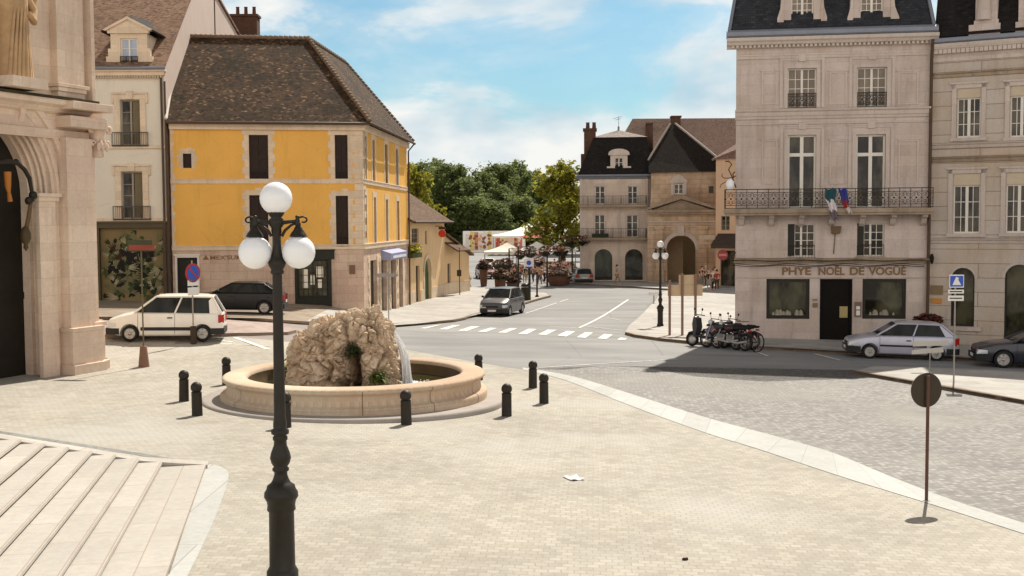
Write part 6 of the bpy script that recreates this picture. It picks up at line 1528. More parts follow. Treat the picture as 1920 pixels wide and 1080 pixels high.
q = HF.uv(824, 438, -.3); MB().disc((q[0], -.5, q[1]), .28, (1, 0, .0), .12, 14).build('panel', simple('orange_red', hexc(206, 64, 34), .5, 0, .1), rs); mb = MB(); mb.tube([(q[0], -.5, q[1] + .3), (q[0], -.5, q[1] + .55), (q[0], 0, q[1] + .55)], .03, 5); mb.box(q[0] - .06, q[0] + .06, -.75, -.25, q[1] + .3, q[1] + .5); mb.build('bracket', m_pot, rs)
NF2 = Fac('low_annex', 'low ochre annex with a single sloping tiled roof at the end of the row', 'annex', B9, C9)
ao = NF2.o; U = NF2.L; zh = NF2.uv(835, 440)[1]; zl = NF2.uv(877, 472)[1]; aw = NF2.rect(839, 494, 845, 536)
mb = MB(); wall(mb, 0, U, -1.2, zl, [aw], .2); mb.add([(0, 0, zl), (U, 0, zl), (0, 0, zh)], [(0, 1, 2)]); mb.quad((U, 0, -1.2), (U, 6, -1.2), (U, 6, zl), (U, 0, zl)); mb.quad((0, 6, -1.2), (U, 6, -1.2), (U, 6, zl), (0, 6, zl)); mb.build('wall', m_och, ao)
mb = MB(); slab(mb, [(-.05, -.3, zh + .1), (U + .4, -.3, zl - .2), (U + .4, 6.2, zl - .2), (-.05, 6.2, zh + .1)], .14); ra = mb.build('roof', m_tile3, ao)
window(ao, aw, None, 1, 2, .05, .05, .03, .1, None, m_gfr, m_gl); MB().box(0, U, -.06, .02, -1.2, .4).build('plinth', m_trim, ao)
p0 = NF2.uv(834, 462, -.6); mb = MB(); slab(mb, [(0.05, -1.1, p0[1] - .35), (U * .52, -1.1, p0[1] - .35), (U * .45, -.02, p0[1] + .2), (0.05, -.02, p0[1] + .3)], .1); mb.build('lean_to_roof', m_tile3, ao)
# ------------------------------------------------------------------ vehicles (front towards -x, standing on z=0)
m_cgl = glass('car_glass', (0.012, 0.013, 0.012), .08, .12, (0.03, 0.032, 0.03))
m_chrome = simple('hub_metal', hexc(176, 172, 166), .35, .5, .1, 8)
m_lampw = simple('headlamp_glass', hexc(200, 204, 204), .12, .1, .1, 8, 0, .6)
m_lampr = simple('tail_lamp_red', hexc(170, 26, 16), .2, 0, .1, 8, 0, .5)
m_lampo = simple('indicator_orange', hexc(220, 130, 40), .2, 0, .1)
m_plast = simple('black_bumper', (0.018, 0.018, 0.019), .55, 0, .15)
def lerp_pl(pl, x):
    if x <= pl[0][0]: return pl[0][1]
    for (a, b), (c, d) in zip(pl, pl[1:]):
        if x <= c:
            t = (x - a) / (c - a); return b + (d - b) * t
    return pl[-1][1]
def make_car(name, label, cat, L, W, belt, gh, zroof, wheels, Rw, col, cladding=None, doors=2, bump=None, group=None, rack=False, coat=.5, rimc=None, stripe=None, metal=0.0):
    """belt: (x from nose, z) of the lower body's top; gh: x of windscreen base, roof front, roof rear, rear-glass base; pillars taken from them"""
    t = thing(name, label, cat, group=group); o0 = -L / 2; hw = W / 2
    mp = paint(col, .35, metal, coat); mbp = paint(bump, .5) if bump else m_plast
    sill = .20
    def wid(x):
        f = min(x, L - x); r_ = .55 if x < L / 2 else .40
        return hw * (1 - (.20 if x < L / 2 else .10) * (max(0, 1 - f / r_)) ** 2)
    st = sorted(set([0, .04, .12, .25, .4] + [round(L * k / 24, 3) for k in range(1, 24)] + [L - .3, L - .15, L - .05, L] + [p[0] for p in belt]))
    mb = MB(); n = 0
    for x in st:
        w = wid(x); zt = lerp_pl(belt, x); e = min(x, L - x); zl = sill + .10 * max(0, 1 - e / .5)
        if e < .12: zt -= .05 * (1 - e / .12) ** 2
        zm = zl + (zt - zl) * .55
        half = [(0, zl), (w * .88, zl), (w * .965, zl + .05), (w * .995, zl + .18), (w, zm), (w * .985, zt - .14), (w * .955, zt - .05), (w * .88, zt - .005), (w * .5, zt + .018), (0, zt + .025)]
        ring = half + [(-y, z) for y, z in half[-2:0:-1]]
        mb.v += [(o0 + x, y, z) for y, z in ring]; n = len(ring)
    for i in range(len(st) - 1):
        for k in range(n): mb.f.append([i * n + k, i * n + (k + 1) % n, (i + 1) * n + (k + 1) % n, (i + 1) * n + k]); mb.m.append(0); mb.s.append(True)
    mb.f.append(list(range(n))[::-1]); mb.f.append([(len(st) - 1) * n + k for k in range(n)]); mb.m += [0, 0]; mb.s += [False, False]
    body = mb.build('body', [mp, m_dark], t)
    for wx in wheels:
        for s_ in (-1, 1):
            c = MB(); nn = 28; Rr = Rw + .055
            c.extr([(o0 + wx + Rr * math.cos(2 * math.pi * k / nn), Rw + Rr * math.sin(2 * math.pi * k / nn) * (1.02)) for k in range(nn)], s_ * (hw + .1), s_ * (hw - .26)); cut(body, c.build('cutter', m_dark))
    body.data.materials.clear(); body.data.materials.append(mp)
    es = body.modifiers.new('split', 'EDGE_SPLIT'); es.split_angle = R(32)
    # greenhouse
    a, b, c, d = gh; wt = hw * .74; wb = hw * .93
    za, zd = lerp_pl(belt, a) - .02, lerp_pl(belt, d) - .02; zr = zroof
    def corner(x, zz, w): return [(o0 + x, -w, zz), (o0 + x, w, zz)]
    Aq, Bq, Cq, Dq = corner(a, za, wb * .95), corner(b, zr - .05, wt), corner(c, zr - .06, wt), corner(d, zd, wb * .93)
    k_ = .96
    mb = MB(); ins = [[(x, y * k_, z - .012) for x, y, z in q] for q in (Aq, Bq, Cq, Dq)]
    ins[0] = [(x + .04, y, z) for x, y, z in ins[0]]; ins[3] = [(x - .04, y, z) for x, y, z in ins[3]]
    v = ins[0] + ins[1] + ins[2] + ins[3]; mb.add(v, [(0, 1, 3, 2), (2, 3, 5, 4), (4, 5, 7, 6), (0, 2, 4, 6), (1, 3, 5, 7)]); mb.build('cabin', m_dark, t)
    V = Vector
    def pane(nm, pts):
        pts = [V(p) for p in pts]; cc = sum(pts, V()) / len(pts)
        MB().poly([cc + (p - cc) * .96 for p in pts]).build(nm, m_cgl, t)
    pane('windscreen', [Aq[0], Aq[1], Bq[1], Bq[0]]); pane('rear_window', [Dq[0], Dq[1], Cq[1], Cq[0]])
    nb = doors if doors > 1 else 2
    cuts = [0.0, .46, 1.0] if doors == 2 else [0, .36, .70, 1.0]
    for s_ in (0, 1):
        mbp2 = MB()
        def LO(u):
            x = a + (d - a) * u; return V((o0 + x, (Aq[s_][1] * (1 - u) + Dq[s_][1] * u) * 1.03, lerp_pl(belt, x) - .01))
        def UP(u): return V(Bq[s_]).lerp(V(Cq[s_]), u) + V((0, 0, -.015))
        b0 = (b - a) / (d - a); c0 = (c - a) / (d - a)
        for i in range(len(cuts) - 1):
            u0, u1 = cuts[i], cuts[i + 1]; p = [LO(u0), LO(u1), UP(u1), UP(u0)]
            if i == 0: p[0] = LO(.05)
            pane('side_window', p)
        for u in cuts:
            r_ = .035 if 0 < u < 1 else .045
            mbp2.tube([LO(u), UP(u)], [r_, r_ * .9], 6)
        if cuts[-1] == 1.0: mbp2.add([LO(.86), LO(1.0), UP(1.0), UP(.93)], [(0, 1, 2, 3)])
        mbp2.tube([UP(0), UP(.5) + V((0, 0, .01)), UP(1)], .035, 6)
        mbp2.build('pillar', mp, t)
    mb = MB(); N = 9
    for i in range(N):
        u = i / (N - 1); x = b + (c - b) * u - .05 * (i == 0) + .05 * (i == N - 1); zc_ = zr + .02 * math.sin(math.pi * u) - (.05 if i in (0, N - 1) else 0)
        mb.v += [(o0 + x, y * wt * 1.03, zc_ - .055 * abs(y) ** 3 - .0) for y in (-1, -.9, -.6, 0, .6, .9, 1)]
    for i in range(N - 1):
        for k in range(6): q = i * 7 + k; mb.f.append([q, q + 1, q + 8, q + 7]); mb.m.append(0); mb.s.append(True)
    mb.build('roof', mp, t)
    # bumpers, lamps, plates, trim
    zbf, zbr = lerp_pl(belt, .05), lerp_pl(belt, L - .05)
    for nm, x0, sgn in (('front_bumper', 0, 1), ('rear_bumper', L, -1)):
        mb = MB(); xs = [-.05, -.02, .08, .25, .45]; P = []
        for x in xs: P.append((x0 + sgn * x, wid(max(0, min(L, x0 + sgn * max(x, 0)))) * 1.01 + .008))
        prof = [(p[0], p[1]) for p in P] ; ring = [(o0 + x, -y) for x, y in prof[::-1]] + [(o0 + x, y) for x, y in prof]
        mb.extr(ring, .26, .26 + .22, 'z'); mb.build(nm, mbp, t, .03)
    for s_ in (-1, 1):
        y = s_ * hw * .66; w_ = hw * .22; x = .03
        mb = MB(); zz = zbf - .10; mb.add([(o0 - .012, y - w_, zz - .11), (o0 - .012 + .03 * (s_ < 0), y + w_, zz - .11), (o0 + .04, y + w_, zz + .055), (o0 + .04, y - w_, zz + .055)], [(0, 1, 2, 3)])
        ye = s_ * (wid(.0) * 1.0); y2 = s_ * (wid(.34) + .006)
        mb.add([(o0 - .012, s_ * (abs(y) + w_), zz - .11), (o0 + .34, y2, zz - .08), (o0 + .34, y2, zz + .04), (o0 + .04, s_ * (abs(y) + w_), zz + .055)], [(0, 1, 2, 3)])
        mb.build('headlight', m_lampw, t)
        mb = MB(); zz = zbr - .16; yt = s_ * hw * .72; wt2 = hw * .16
        mb.box(o0 + L - .02, o0 + L + .03, yt - wt2, yt + wt2, zz - .17, zz + .12); y2 = s_ * (wid(L - .16) + .012); mb.add([(o0 + L + .031, s_ * (abs(yt) + wt2), zz - .17), (o0 + L - .16, y2, zz - .17), (o0 + L - .16, y2, zz + .12), (o0 + L + .031, s_ * (abs(yt) + wt2), zz + .12)], [(0, 1, 2, 3)])
        mb.build('tail_light', m_lampr, t)
        ym = s_ * (hw + .07); xm = a + .28; zm_ = lerp_pl(belt, xm) + .08
        mb = MB(); mb.sphere((o0 + xm, ym, zm_), .085, 10, 0, (.7, 1.0, .75)); mb.tube([(o0 + xm + .03, s_ * hw * .93, zm_ - .05), (o0 + xm, ym, zm_ - .02)], .03, 6); mb.build('mirror', m_plast, t)
        zs_ = lerp_pl(belt, L * .55)
        for u in cuts[1:-1] + ([.92] if doors > 2 else []):
            xh = a + (d - a) * u - .17; yy = s_ * (wid(xh) + .004)
            MB().box(o0 + xh - .09, o0 + xh + .09, min(yy, yy + s_ * .022), max(yy, yy + s_ * .022), zs_ - .20, zs_ - .16).build('door_handle', m_plast, t)
        mb = MB(); x0, x1 = wheels[0] + Rw + .09, wheels[1] - Rw - .09; yy = s_ * (hw + .003)
        if cladding:
            mb.box(o0 + x0, o0 + x1, min(yy - s_ * .03, yy + s_ * .014), max(yy - s_ * .03, yy + s_ * .014), cladding[0], cladding[1]); mb.build('side_trim', m_plast, t)
        for u in cuts[:-1]:
            mb = MB(); xs_ = a + (d - a) * u + (.12 if u == 0 else 0); yv = s_ * (wid(xs_) + .0025)
            zt_ = lerp_pl(belt, xs_) - .06
            pr_ = [(0.962, sill + .06), (.995, sill + .18), (1.0, sill + (zt_ + .06 - sill) * .55), (.985, zt_ - .08), (.965, zt_)]
            for (k1, z1_), (k2, z2_) in zip(pr_, pr_[1:]): mb.quad((o0 + xs_ - .006, yv * k1 + s_ * .002, z1_), (o0 + xs_ + .006, yv * k1 + s_ * .002, z1_), (o0 + xs_ + .006, yv * k2 + s_ * .002, z2_), (o0 + xs_ - .006, yv * k2 + s_ * .002, z2_))
            mb.build('door_seam', m_dark, t)
        for wx in wheels:
            w_ = MB(); w_.M = Matrix.Translation((o0 + wx, s_ * (hw - .10), Rw)) @ Matrix.Rotation(R(90 * s_), 4, 'X').inverted()
            w_.lathe([(Rw * .62, -.10), (Rw * .92, -.10), (Rw, -.07), (Rw, .07), (Rw * .93, .098), (Rw * .66, .095)], 28, caps=False); tr = w_.build('wheel', m_rubber, t)
            w_ = MB(); w_.M = Matrix.Translation((o0 + wx, s_ * (hw - .10), Rw)) @ Matrix.Rotation(R(90 * s_), 4, 'X').inverted()
            w_.lathe([(Rw * .66, .05), (Rw * .66, .092), (Rw * .60, .088), (Rw * .56, .06), (.0, .05)], 24)
            for k in range(6):
                an = k * math.pi / 3; q = [(Rw * .12, -.05), (Rw * .6, -.065), (Rw * .6, .065), (Rw * .12, .05)]
                P = [(x * math.cos(an) - y * math.sin(an), x * math.sin(an) + y * math.cos(an)) for x, y in q]; w_.extr(P, .05, .088, 'z')
            w_.lathe([(Rw * .2, .06), (Rw * .19, .095), (0, .1)], 12); w_.build('rim', rimc or m_chrome, tr)
    mb = MB(); zz = .42; mb.box(o0 + L + .045, o0 + L + .056, -.26, .26, zz + .1, zz + .21); mb.box(o0 - .058, o0 - .048, -.26, .26, zz - .08, zz + .03); mb.build('number_plate', m_white, t)
    mb = MB(); mb.box(o0 - .018, o0 + .02, -hw * .42, hw * .42, zbf - .2, zbf - .09)
    mb.build('grille', m_plast, t)
    mb = MB()
    for s_ in (0, 1): mb.tube([(o0 + a + .02, (-.1 + .5 * s_) * hw, za + .045), (o0 + a + .22, (-.6 + .5 * s_) * hw, za + .06 + .1)], .01, 4)
    mb.build('wiper', m_plast, t)
    return t
def park(o, pf, pr, W, wheels, L, dz=0.0):
    """stand a car with its near-side front and rear wheels on two ground pixels"""
    a, b = G(*pf), G(*pr); d = Vector((a.x - b.x, a.y - b.y)).normalized()
    n = Vector((-d.y, d.x));  n = n if n.y > 0 else -n
    mid = (Vector((a.x, a.y)) + Vector((b.x, b.y))) / 2; cw = (wheels[0] + wheels[1]) / 2 - L / 2
    c = mid + n * (W / 2 - .1) + d * cw
    o.location = (c.x, c.y, g(c.x, c.y) + dz); o.rotation_euler = (0, 0, math.atan2(-d.y, -d.x))
    slope = (g(*(c + d * 1.2)) - g(*(c - d * 1.2))) / 2.4
    o.rotation_euler = (0, math.atan(slope), math.atan2(-d.y, -d.x))
WH = dict(L=4.1, W=1.68, belt=[(0, .62), (.08, .78), (.55, .95), (1.02, 1.05), (1.6, 1.04), (4.0, 1.02), (4.1, .98)], gh=(.98, 1.72, 3.72, 4.06), zroof=1.66, wheels=(.82, 3.38), Rw=.29)
van = make_car('minivan', 'white minivan with black side band parked in front of the church corner', 'minivan', col=(.80, .77, .70), cladding=(.40, .52), doors=2, **WH)
park(van, (249, 642.5), (375, 642), WH['W'], WH['wheels'], WH['L'])
m_ = MB(); m_.tube([(-.4, .2, 1.66), (-.33, .2, 1.86)], .008, 4); m_.build('aerial', m_plast, van)
van.scale = (.95, .95, .97)
SV = dict(L=4.02, W=1.62, belt=[(0, .60), (.06, .72), (.5, .82), (1.15, .92), (1.7, .92), (3.9, .94), (4.02, .90)], gh=(1.02, 1.78, 3.42, 3.94), zroof=1.43, wheels=(.78, 3.22), Rw=.28)
silv = make_car('hatchback', 'silver three-door hatchback parked in front of the limestone house shopfront', 'car', col=hexc(178, 178, 190), cladding=(.50, .57), doors=2, metal=.3, **SV)
park(silv, (1634, 672), (1750, 676), SV['W'], SV['wheels'], SV['L'])
BK = dict(L=4.25, W=1.70, belt=[(0, .62), (.06, .76), (.6, .86), (1.3, .94), (1.9, .95), (4.1, .97), (4.25, .9)], gh=(1.15, 1.98, 3.35, 3.98), zroof=1.42, wheels=(.82, 3.42), Rw=.30)
blk = make_car('saloon_car', 'black saloon car parked on the pavement before the yellow house', 'car', col=(.006, .006, .008), doors=3, coat=0, **BK)
park(blk, (388, 593), (491, 594.5), BK['W'], BK['wheels'], BK['L'], .13)
DK = dict(L=4.5, W=1.75, belt=[(0, .58), (.06, .72), (.6, .86), (1.35, .96), (2.0, .97), (4.3, 1.0), (4.5, .95)], gh=(1.2, 2.15, 3.5, 4.2), zroof=1.45, wheels=(.88, 3.5), Rw=.32)
dk = make_car('estate_car', 'dark blue car at the right edge, only its bonnet and front wheel showing', 'car', col=(.012, .014, .028), doors=3, **DK)
park(dk, (1891, 690), (2016, 695), DK['W'], DK['wheels'], DK['L'])
GY = dict(L=4.28, W=1.76, belt=[(0, .66), (.08, .84), (.5, .98), (.95, 1.08), (1.6, 1.06), (4.15, 1.06), (4.28, .98)], gh=(.9, 1.75, 3.5, 4.18), zroof=1.65, wheels=(.84, 3.56), Rw=.31)
gy = make_car('family_van', 'dark grey people carrier with dark windscreen parked at the pavement corner facing the camera', 'minivan', col=hexc(72, 71, 72), doors=3, metal=.2, **GY)
c = G(923, 594); d = Vector((-.28, -.96)); c = Vector((c.x, c.y)) - d * 2.1; gy.location = (c.x, c.y, g(c.x, c.y)); gy.rotation_euler = (0, 0, math.atan2(-d.y, -d.x))
RC = dict(L=4.1, W=1.66, belt=[(0, .6), (.06, .74), (.6, .84), (1.2, .93), (3.95, .96), (4.1, .9)], gh=(1.08, 1.85, 3.75, 4.06), zroof=1.44, wheels=(.8, 3.3), Rw=.29)
rc = make_car('small_estate', 'silver grey small estate car seen from behind in front of the mansard house', 'car', col=hexc(158, 154, 146), doors=3, **RC)
c = G(1096, 533); d = Vector((-.12, 1)).normalized(); c = Vector((c.x, c.y)) + d * 2; rc.location = (c.x, c.y, g(c.x, c.y)); rc.rotation_euler = (0, 0, math.atan2(-d.y, -d.x))
def far_car(src, label, px, py, head, col, grp='cars in the far street', sc_=1.0):
    o = copy_tree(src); tag(o, label, 'car', grp); o.name = 'parked_car'; c = G(px, py); o.location = (c.x, c.y, g(c.x, c.y)); d = Vector(head).normalized(); o.rotation_euler = (0, 0, math.atan2(-d.y, -d.x)); o.scale = (sc_,) * 3
    mp = paint(col, .35, 0, .5)
    for ch in kids(o):
        if ch.name.split('.')[0] in ('body', 'pillar', 'roof'):
            ch.data = ch.data.copy(); ch.data.materials.clear(); ch.data.materials.append(mp)
    return o
far_car(rc, 'dark red car with pale bonnet coming down the far street', 910, 522, (.15, -1), hexc(120, 44, 34))
far_car(rc, 'white car with dark windscreen behind the dark red one in the far street', 915, 507, (.1, -1), hexc(226, 222, 214))
far_car(rc, 'brown car seen from behind beside the market canopy', 943, 519, (-.1, 1), hexc(92, 62, 48))
far_car(gy, 'dark green van parked by the far trees above the annex roof', 868, 462, (-1, -.3), hexc(36, 52, 40), sc_=1.25)
far_car(rc, 'pale car with red tail lamps parked just below the dark green van', 873, 466, (.5, 1), hexc(222, 214, 206))
far_car(rc, 'dark grey car parked by the market at the bend of the far street', 950, 468, (-1, .2), hexc(70, 66, 62))
far_car(rc, 'black car with white roof parked by the coloured hoarding', 948, 452, (-1, .1), hexc(40, 38, 40), sc_=1.1)
# rust-brown plants on the silver car roof line: a potted shrub standing behind it
# ------------------------------------------------------------------ two-wheelers
def wheel2(mb, x, r, w, m=0, y=0): 
    mb.M = Matrix.Translation((x, y, r)) @ Matrix.Rotation(R(90), 4, 'X'); mb.lathe([(r * .72, -w), (r * .95, -w), (r, 0), (r * .95, w), (r * .72, w)], 22, m=m, caps=False); mb.M = None
def make_scooter(label, c1, c2, c3):
    t = thing('scooter', label, 'scooter', group='two-wheelers parked at the kerb')
    for x in (-.62, .62):
        mb = MB(); wheel2(mb, x, .24, .06); w = mb.build('wheel', m_rubber, t)
        mb = MB(); mb.M = Matrix.Translation((x, 0, .24)) @ Matrix.Rotation(R(90), 4, 'X'); mb.lathe([(.18, -.03), (.18, .03), (.06, .05), (0, .05)], 16); mb.lathe([(.05, -.06), (.05, .06)], 8); mb.build('rim', m_chrome, w)
    P1, P2, P3 = simple('scooter_paint', c1, .3, 0, .05, 3, 0, .5), simple('scooter_side', c2, .3, 0, .05, 3, 0, .5), simple('scooter_flash', c3, .4)
    mb = MB(); mb.extr([(-.50, .42), (-.42, .36), (-.36, .7), (-.42, 1.02), (-.52, 1.04), (-.56, .8)], -.2, .2); mb.build('leg_shield', P1, t, .03)
    mb = MB(); mb.extr([(-.5, .36), (-.1, .30), (.1, .3), (.1, .38), (-.1, .38), (-.42, .42)], -.18, .18); mb.build('footboard', m_plast, t, .02)
    mb = MB(); mb.extr([(-.02, .34), (.15, .36), (.75, .58), (.92, .78), (.85, .84), (.1, .74), (-.02, .62)], -.17, .17); mb.build('rear_body', P2, t, .05)
    mb = MB(); mb.extr([(.2, .55), (.6, .66), (.7, .74), (.3, .66)], -.178, .178); mb.build('side_flash', P3, t)
    mb = MB(); mb.extr([(-.02, .72), (.1, .76), (.5, .84), (.85, .86), (.88, .92), (.5, .92), (.1, .84), (-.02, .8)], -.14, .14); mb.build('seat', m_rubber, t, .03)
    mb = MB(); mb.tube([(-.62, 0, .24), (-.52, 0, .6), (-.44, 0, 1.08)], .03, 8); mb.extr([(-.85, .3), (-.75, .5), (-.6, .54), (-.42, .4), (-.6, .49), (-.74, .45)], -.07, .07); mb.build('fork', m_plast, t)
    mb = MB(); mb.tube([(-.36, -.33, 1.1), (-.44, -.1, 1.12), (-.44, .1, 1.12), (-.36, .33, 1.1)], .018, 6); 
    for s_ in (-1, 1): mb.tube([(-.42, s_ * .2, 1.12), (-.44, s_ * .27, 1.3)], .008, 5); mb.sphere((-.44, s_ * .28, 1.32), .06, 8, 0, (.4, 1, .8))
    mb.build('handlebar', m_plast, t)
    MB().sphere((-.54, 0, .96), .09, 12).build('headlight', m_lampw, t); MB().box(.86, .93, -.08, .08, .70, .77).build('tail_light', m_lampr, t)
    mb = MB(); mb.tube([(.1, -.14, .26), (.5, -.17, .28), (.8, -.17, .36)], [.03, .05, .05], 8); mb.build('exhaust', m_chrome, t)
    return t
def make_moped(label, c1):
    t = thing('motorbike', label, 'motorbike', group='two-wheelers parked at the kerb')
    for x in (-.64, .64):
        mb = MB(); wheel2(mb, x, .31, .045); w = mb.build('wheel', m_rubber, t)
        mb = MB(); mb.M = Matrix.Translation((x, 0, .31)) @ Matrix.Rotation(R(90), 4, 'X'); mb.lathe([(.235, -.03), (.235, .03), (.215, .03), (.215, -.03)], 20, caps=False); mb.lathe([(.05, -.06), (.05, .06)], 8)
        for k in range(8): an = k * math.pi / 4; mb.tube([(0, 0, 0), (.22 * math.cos(an), .22 * math.sin(an), 0)], .008, 4)
        mb.build('rim', m_chrome, w)
    P1 = simple('moped_paint', c1, .3, 0, .1, 3, 0, .5)
    mb = MB(); mb.tube([(-.44, 0, .92), (-.1, 0, .5), (.2, 0, .42), (.64, 0, .31)], .035, 8); mb.tube([(.0, 0, .45), (.3, 0, .75), (.6, 0, .78)], .028, 6); mb.tube([(.3, .1, .72), (.6, .12, .33)], .02, 6); mb.tube([(.3, -.1, .72), (.6, -.12, .33)], .02, 6); mb.build('frame', m_plast, t)
    mb = MB(); mb.sphere((-.13, 0, .78), .2, 14, 0, (1.3, .7, .75)); mb.build('tank', P1, t)
    mb = MB(); mb.extr([(.08, .78), (.2, .76), (.75, .8), (.78, .88), (.5, .86), (.2, .86), (.08, .86)], -.12, .12); mb.build('seat', m_rubber, t, .03)
    mb = MB(); mb.box(-.16, .18, -.12, .12, .28, .52); [mb.box(-.12, .12, -.15, .15, .4 + k * .04, .42 + k * .04) for k in range(4)]; mb.build('engine', m_steel, t, .02)
    mb = MB(); mb.tube([(-.64, .06, .31), (-.5, .06, .75), (-.44, .05, .98)], .022, 6); mb.tube([(-.64, -.06, .31), (-.5, -.06, .75), (-.44, -.05, .98)], .022, 6); mb.build('fork', m_chrome, t)
    mb = MB(); mb.tube([(-.3, -.34, 1.02), (-.42, -.12, 1.04), (-.42, .12, 1.04), (-.3, .34, 1.02)], .016, 6)
    for s_ in (-1, 1): mb.tube([(-.38, s_ * .22, 1.04), (-.38, s_ * .27, 1.2)], .008, 5); mb.sphere((-.38, s_ * .28, 1.22), .055, 8, 0, (.4, 1, .8))
    mb.build('handlebar', m_plast, t); MB().sphere((-.54, 0, .92), .1, 12).build('headlight', m_lampw, t); MB().box(.76, .82, -.07, .07, .70, .76).build('tail_light', m_lampr, t)
    mb = MB(); mb.extr([(-.92, .5), (-.8, .66), (-.62, .68), (-.44, .58), (-.62, .65), (-.78, .62)], -.06, .06); mb.build('mudguard', P1, t); mb = MB(); mb.extr([(.4, .62), (.7, .68), (.95, .52), (.7, .64), (.45, .58)], -.07, .07); mb.build('mudguard', P1, t)
    mb = MB(); mb.tube([(.0, -.15, .3), (.4, -.17, .26), (.8, -.17, .34)], [.025, .045, .04], 8); mb.build('exhaust', m_chrome, t)
    return t
def make_bike(label):
    t = thing('bicycle', label, 'bicycle', group='two-wheelers parked at the kerb')
    for x in (-.52, .52):
        mb = MB(); mb.M = Matrix.Translation((x, 0, .34)) @ Matrix.Rotation(R(90), 4, 'X'); mb.lathe([(.31, -.018), (.34, -.018), (.345, 0), (.34, .018), (.31, .018)], 24, caps=False); w = mb.build('wheel', m_rubber, t)
        mb = MB(); mb.M = Matrix.Translation((x, 0, .34)) @ Matrix.Rotation(R(90), 4, 'X'); 
        for k in range(12): an = k * math.pi / 6; mb.tube([(0, 0, 0), (.31 * math.cos(an), .31 * math.sin(an), 0)], .004, 3)
        mb.build('spokes', m_chrome, w)
    mb = MB(); 
    for a, b in (((-.34, .8), (.0, .3)), ((.0, .3), (.16, .85)), ((-.36, .72), (.14, .78)), ((.0, .3), (.52, .34)), ((.12, .7), (.52, .34)), ((-.52, .34), (-.36, .95))): mb.tube([(a[0], 0, a[1]), (b[0], 0, b[1])], .018, 6)
    mb.build('frame', simple('bike_paint', hexc(84, 44, 40), .4), t)
    mb = MB(); mb.tube([(-.26, -.3, 1.02), (-.4, -.08, 1.0), (-.4, .08, 1.0), (-.26, .3, 1.02)], .014, 6); mb.build('handlebar', m_plast, t); mb = MB(); mb.extr([(.02, .9), (.3, .88), (.32, .93), (.05, .93)], -.07, .07); mb.build('seat', m_rubber, t, .02)
    mb = MB(); mb.tube([(0, -.1, .3), (0, -.1, .14), (0, -.18, .14)], .012, 5); mb.tube([(0, .1, .3), (0, .1, .46), (0, .18, .46)], .012, 5); mb.lathe([(.09, -.01), (.09, .01)], 14, (0, 0, .3)); mb.build('crank', m_chrome, t)
    return t
def put(o, px, py, rz, dz=0.0, s=1.0, tilt=0): 
    c = G(px, py); o.location = (c.x, c.y, g(c.x, c.y) + dz); o.rotation_euler = (tilt, 0, rz); o.scale = (s, s, s); return o
put(make_scooter('dark blue scooter with orange flash, first of the two-wheelers at the kerb', (.02, .022, .03), (.10, .10, .17), hexc(222, 120, 40)), 1327, 651, R(-38), 0, 1.18, R(-6))
mp_ = put(make_moped('black motorbike with chrome engine leaning close behind the scooter', (.015, .015, .016)), 1352, 654, R(-46), 0, 1.15, R(-8))
put(make_moped('motorbike with dark maroon tank between two black motorbikes', hexc(50, 22, 24)), 1370, 656, R(-50), 0, 1.12, R(-8))
m3 = copy_tree(mp_); tag(m3, 'black motorbike standing deepest in the row, next to the bicycle'); put(m3, 1384, 654, R(-52), 0, 1.15, R(-8))
put(make_bike('dark red framed bicycle at the right end of the row of two-wheelers'), 1398, 658, R(-58), 0, 1.15, R(-6))
# ------------------------------------------------------------------ signs and street furniture
def post(par, h, r=.03, m=None, x=0, y=0, z0=-.1): return MB().tube([(x, y, z0), (x, y, h)], r, 10).build('post', m or m_steel, par)
def sign_at(name, label, px, py, rz=0.0, dz=0.0, cat='traffic sign', group=None):
    c = G(px, py); return thing(name, label, cat, (c.x, c.y, g(c.x, c.y) + dz), rz, group)
def upm(px, base, top): return (base - top) / (F / G(px, base).y)     # height in metres of a pixel row above a base row
# round sign seen from behind, right foreground
t = sign_at('round_sign', 'round traffic sign seen from behind on a brown post at the edge of the setts', 1737, 941, R(16))
k = G(1737, 941).y / F; h = (941 - 728) * k
post(t, (941 - 700) * k, .028, simple('rusty_post', hexc(92, 62, 48), .6, 0, .3, 5)); MB().disc((0, .045, h + .0), .285, (0, 1, 0), .025, 32).build('disc', m_signback, t)
mb = MB(); mb.box(-.04, .04, .0, .03, h - .24, h + .24); mb.build('bracket', m_signback, t); MB().disc((0, .06, h), .285, (0, 1, 0), .004, 32).build('face', m_white, t)
MB().lathe([(.07, -.05), (.07, .02), (.05, .03)], 12).build('foot', m_band, t)
# no-parking sign by the white van
t = sign_at('no_parking_sign', 'blue and red round no-parking sign with two small plates beside the white minivan', 363, 645, R(58)); k = G(363, 645).y / F
post(t, (645 - 488) * k, .025); hh = (645 - 511) * k; mb = MB(); mb.disc((0, -.04, hh), .33, (0, 1, 0), .02, 28); mb.build('disc', m_red, t); MB().disc((0, -.052, hh), .26, (0, 1, 0), .012, 28).build('face', m_blue, t)
mb = MB(); mb.M = Matrix.Translation((0, -.062, hh)) @ Matrix.Rotation(R(45), 4, 'Y'); mb.box(-.25, .25, -.004, .004, -.03, .03); mb.build('bar', m_red, t)
for (y0, y1) in ((524, 535), (538, 553)): MB().box(-.24, .24, -.05, -.035, (645 - y1) * k, (645 - y0) * k).build('plate', m_white, t)
MB().box(-.08, .08, -.08, .08, -.05, .62).build('post_sleeve', m_signback, t, .02)
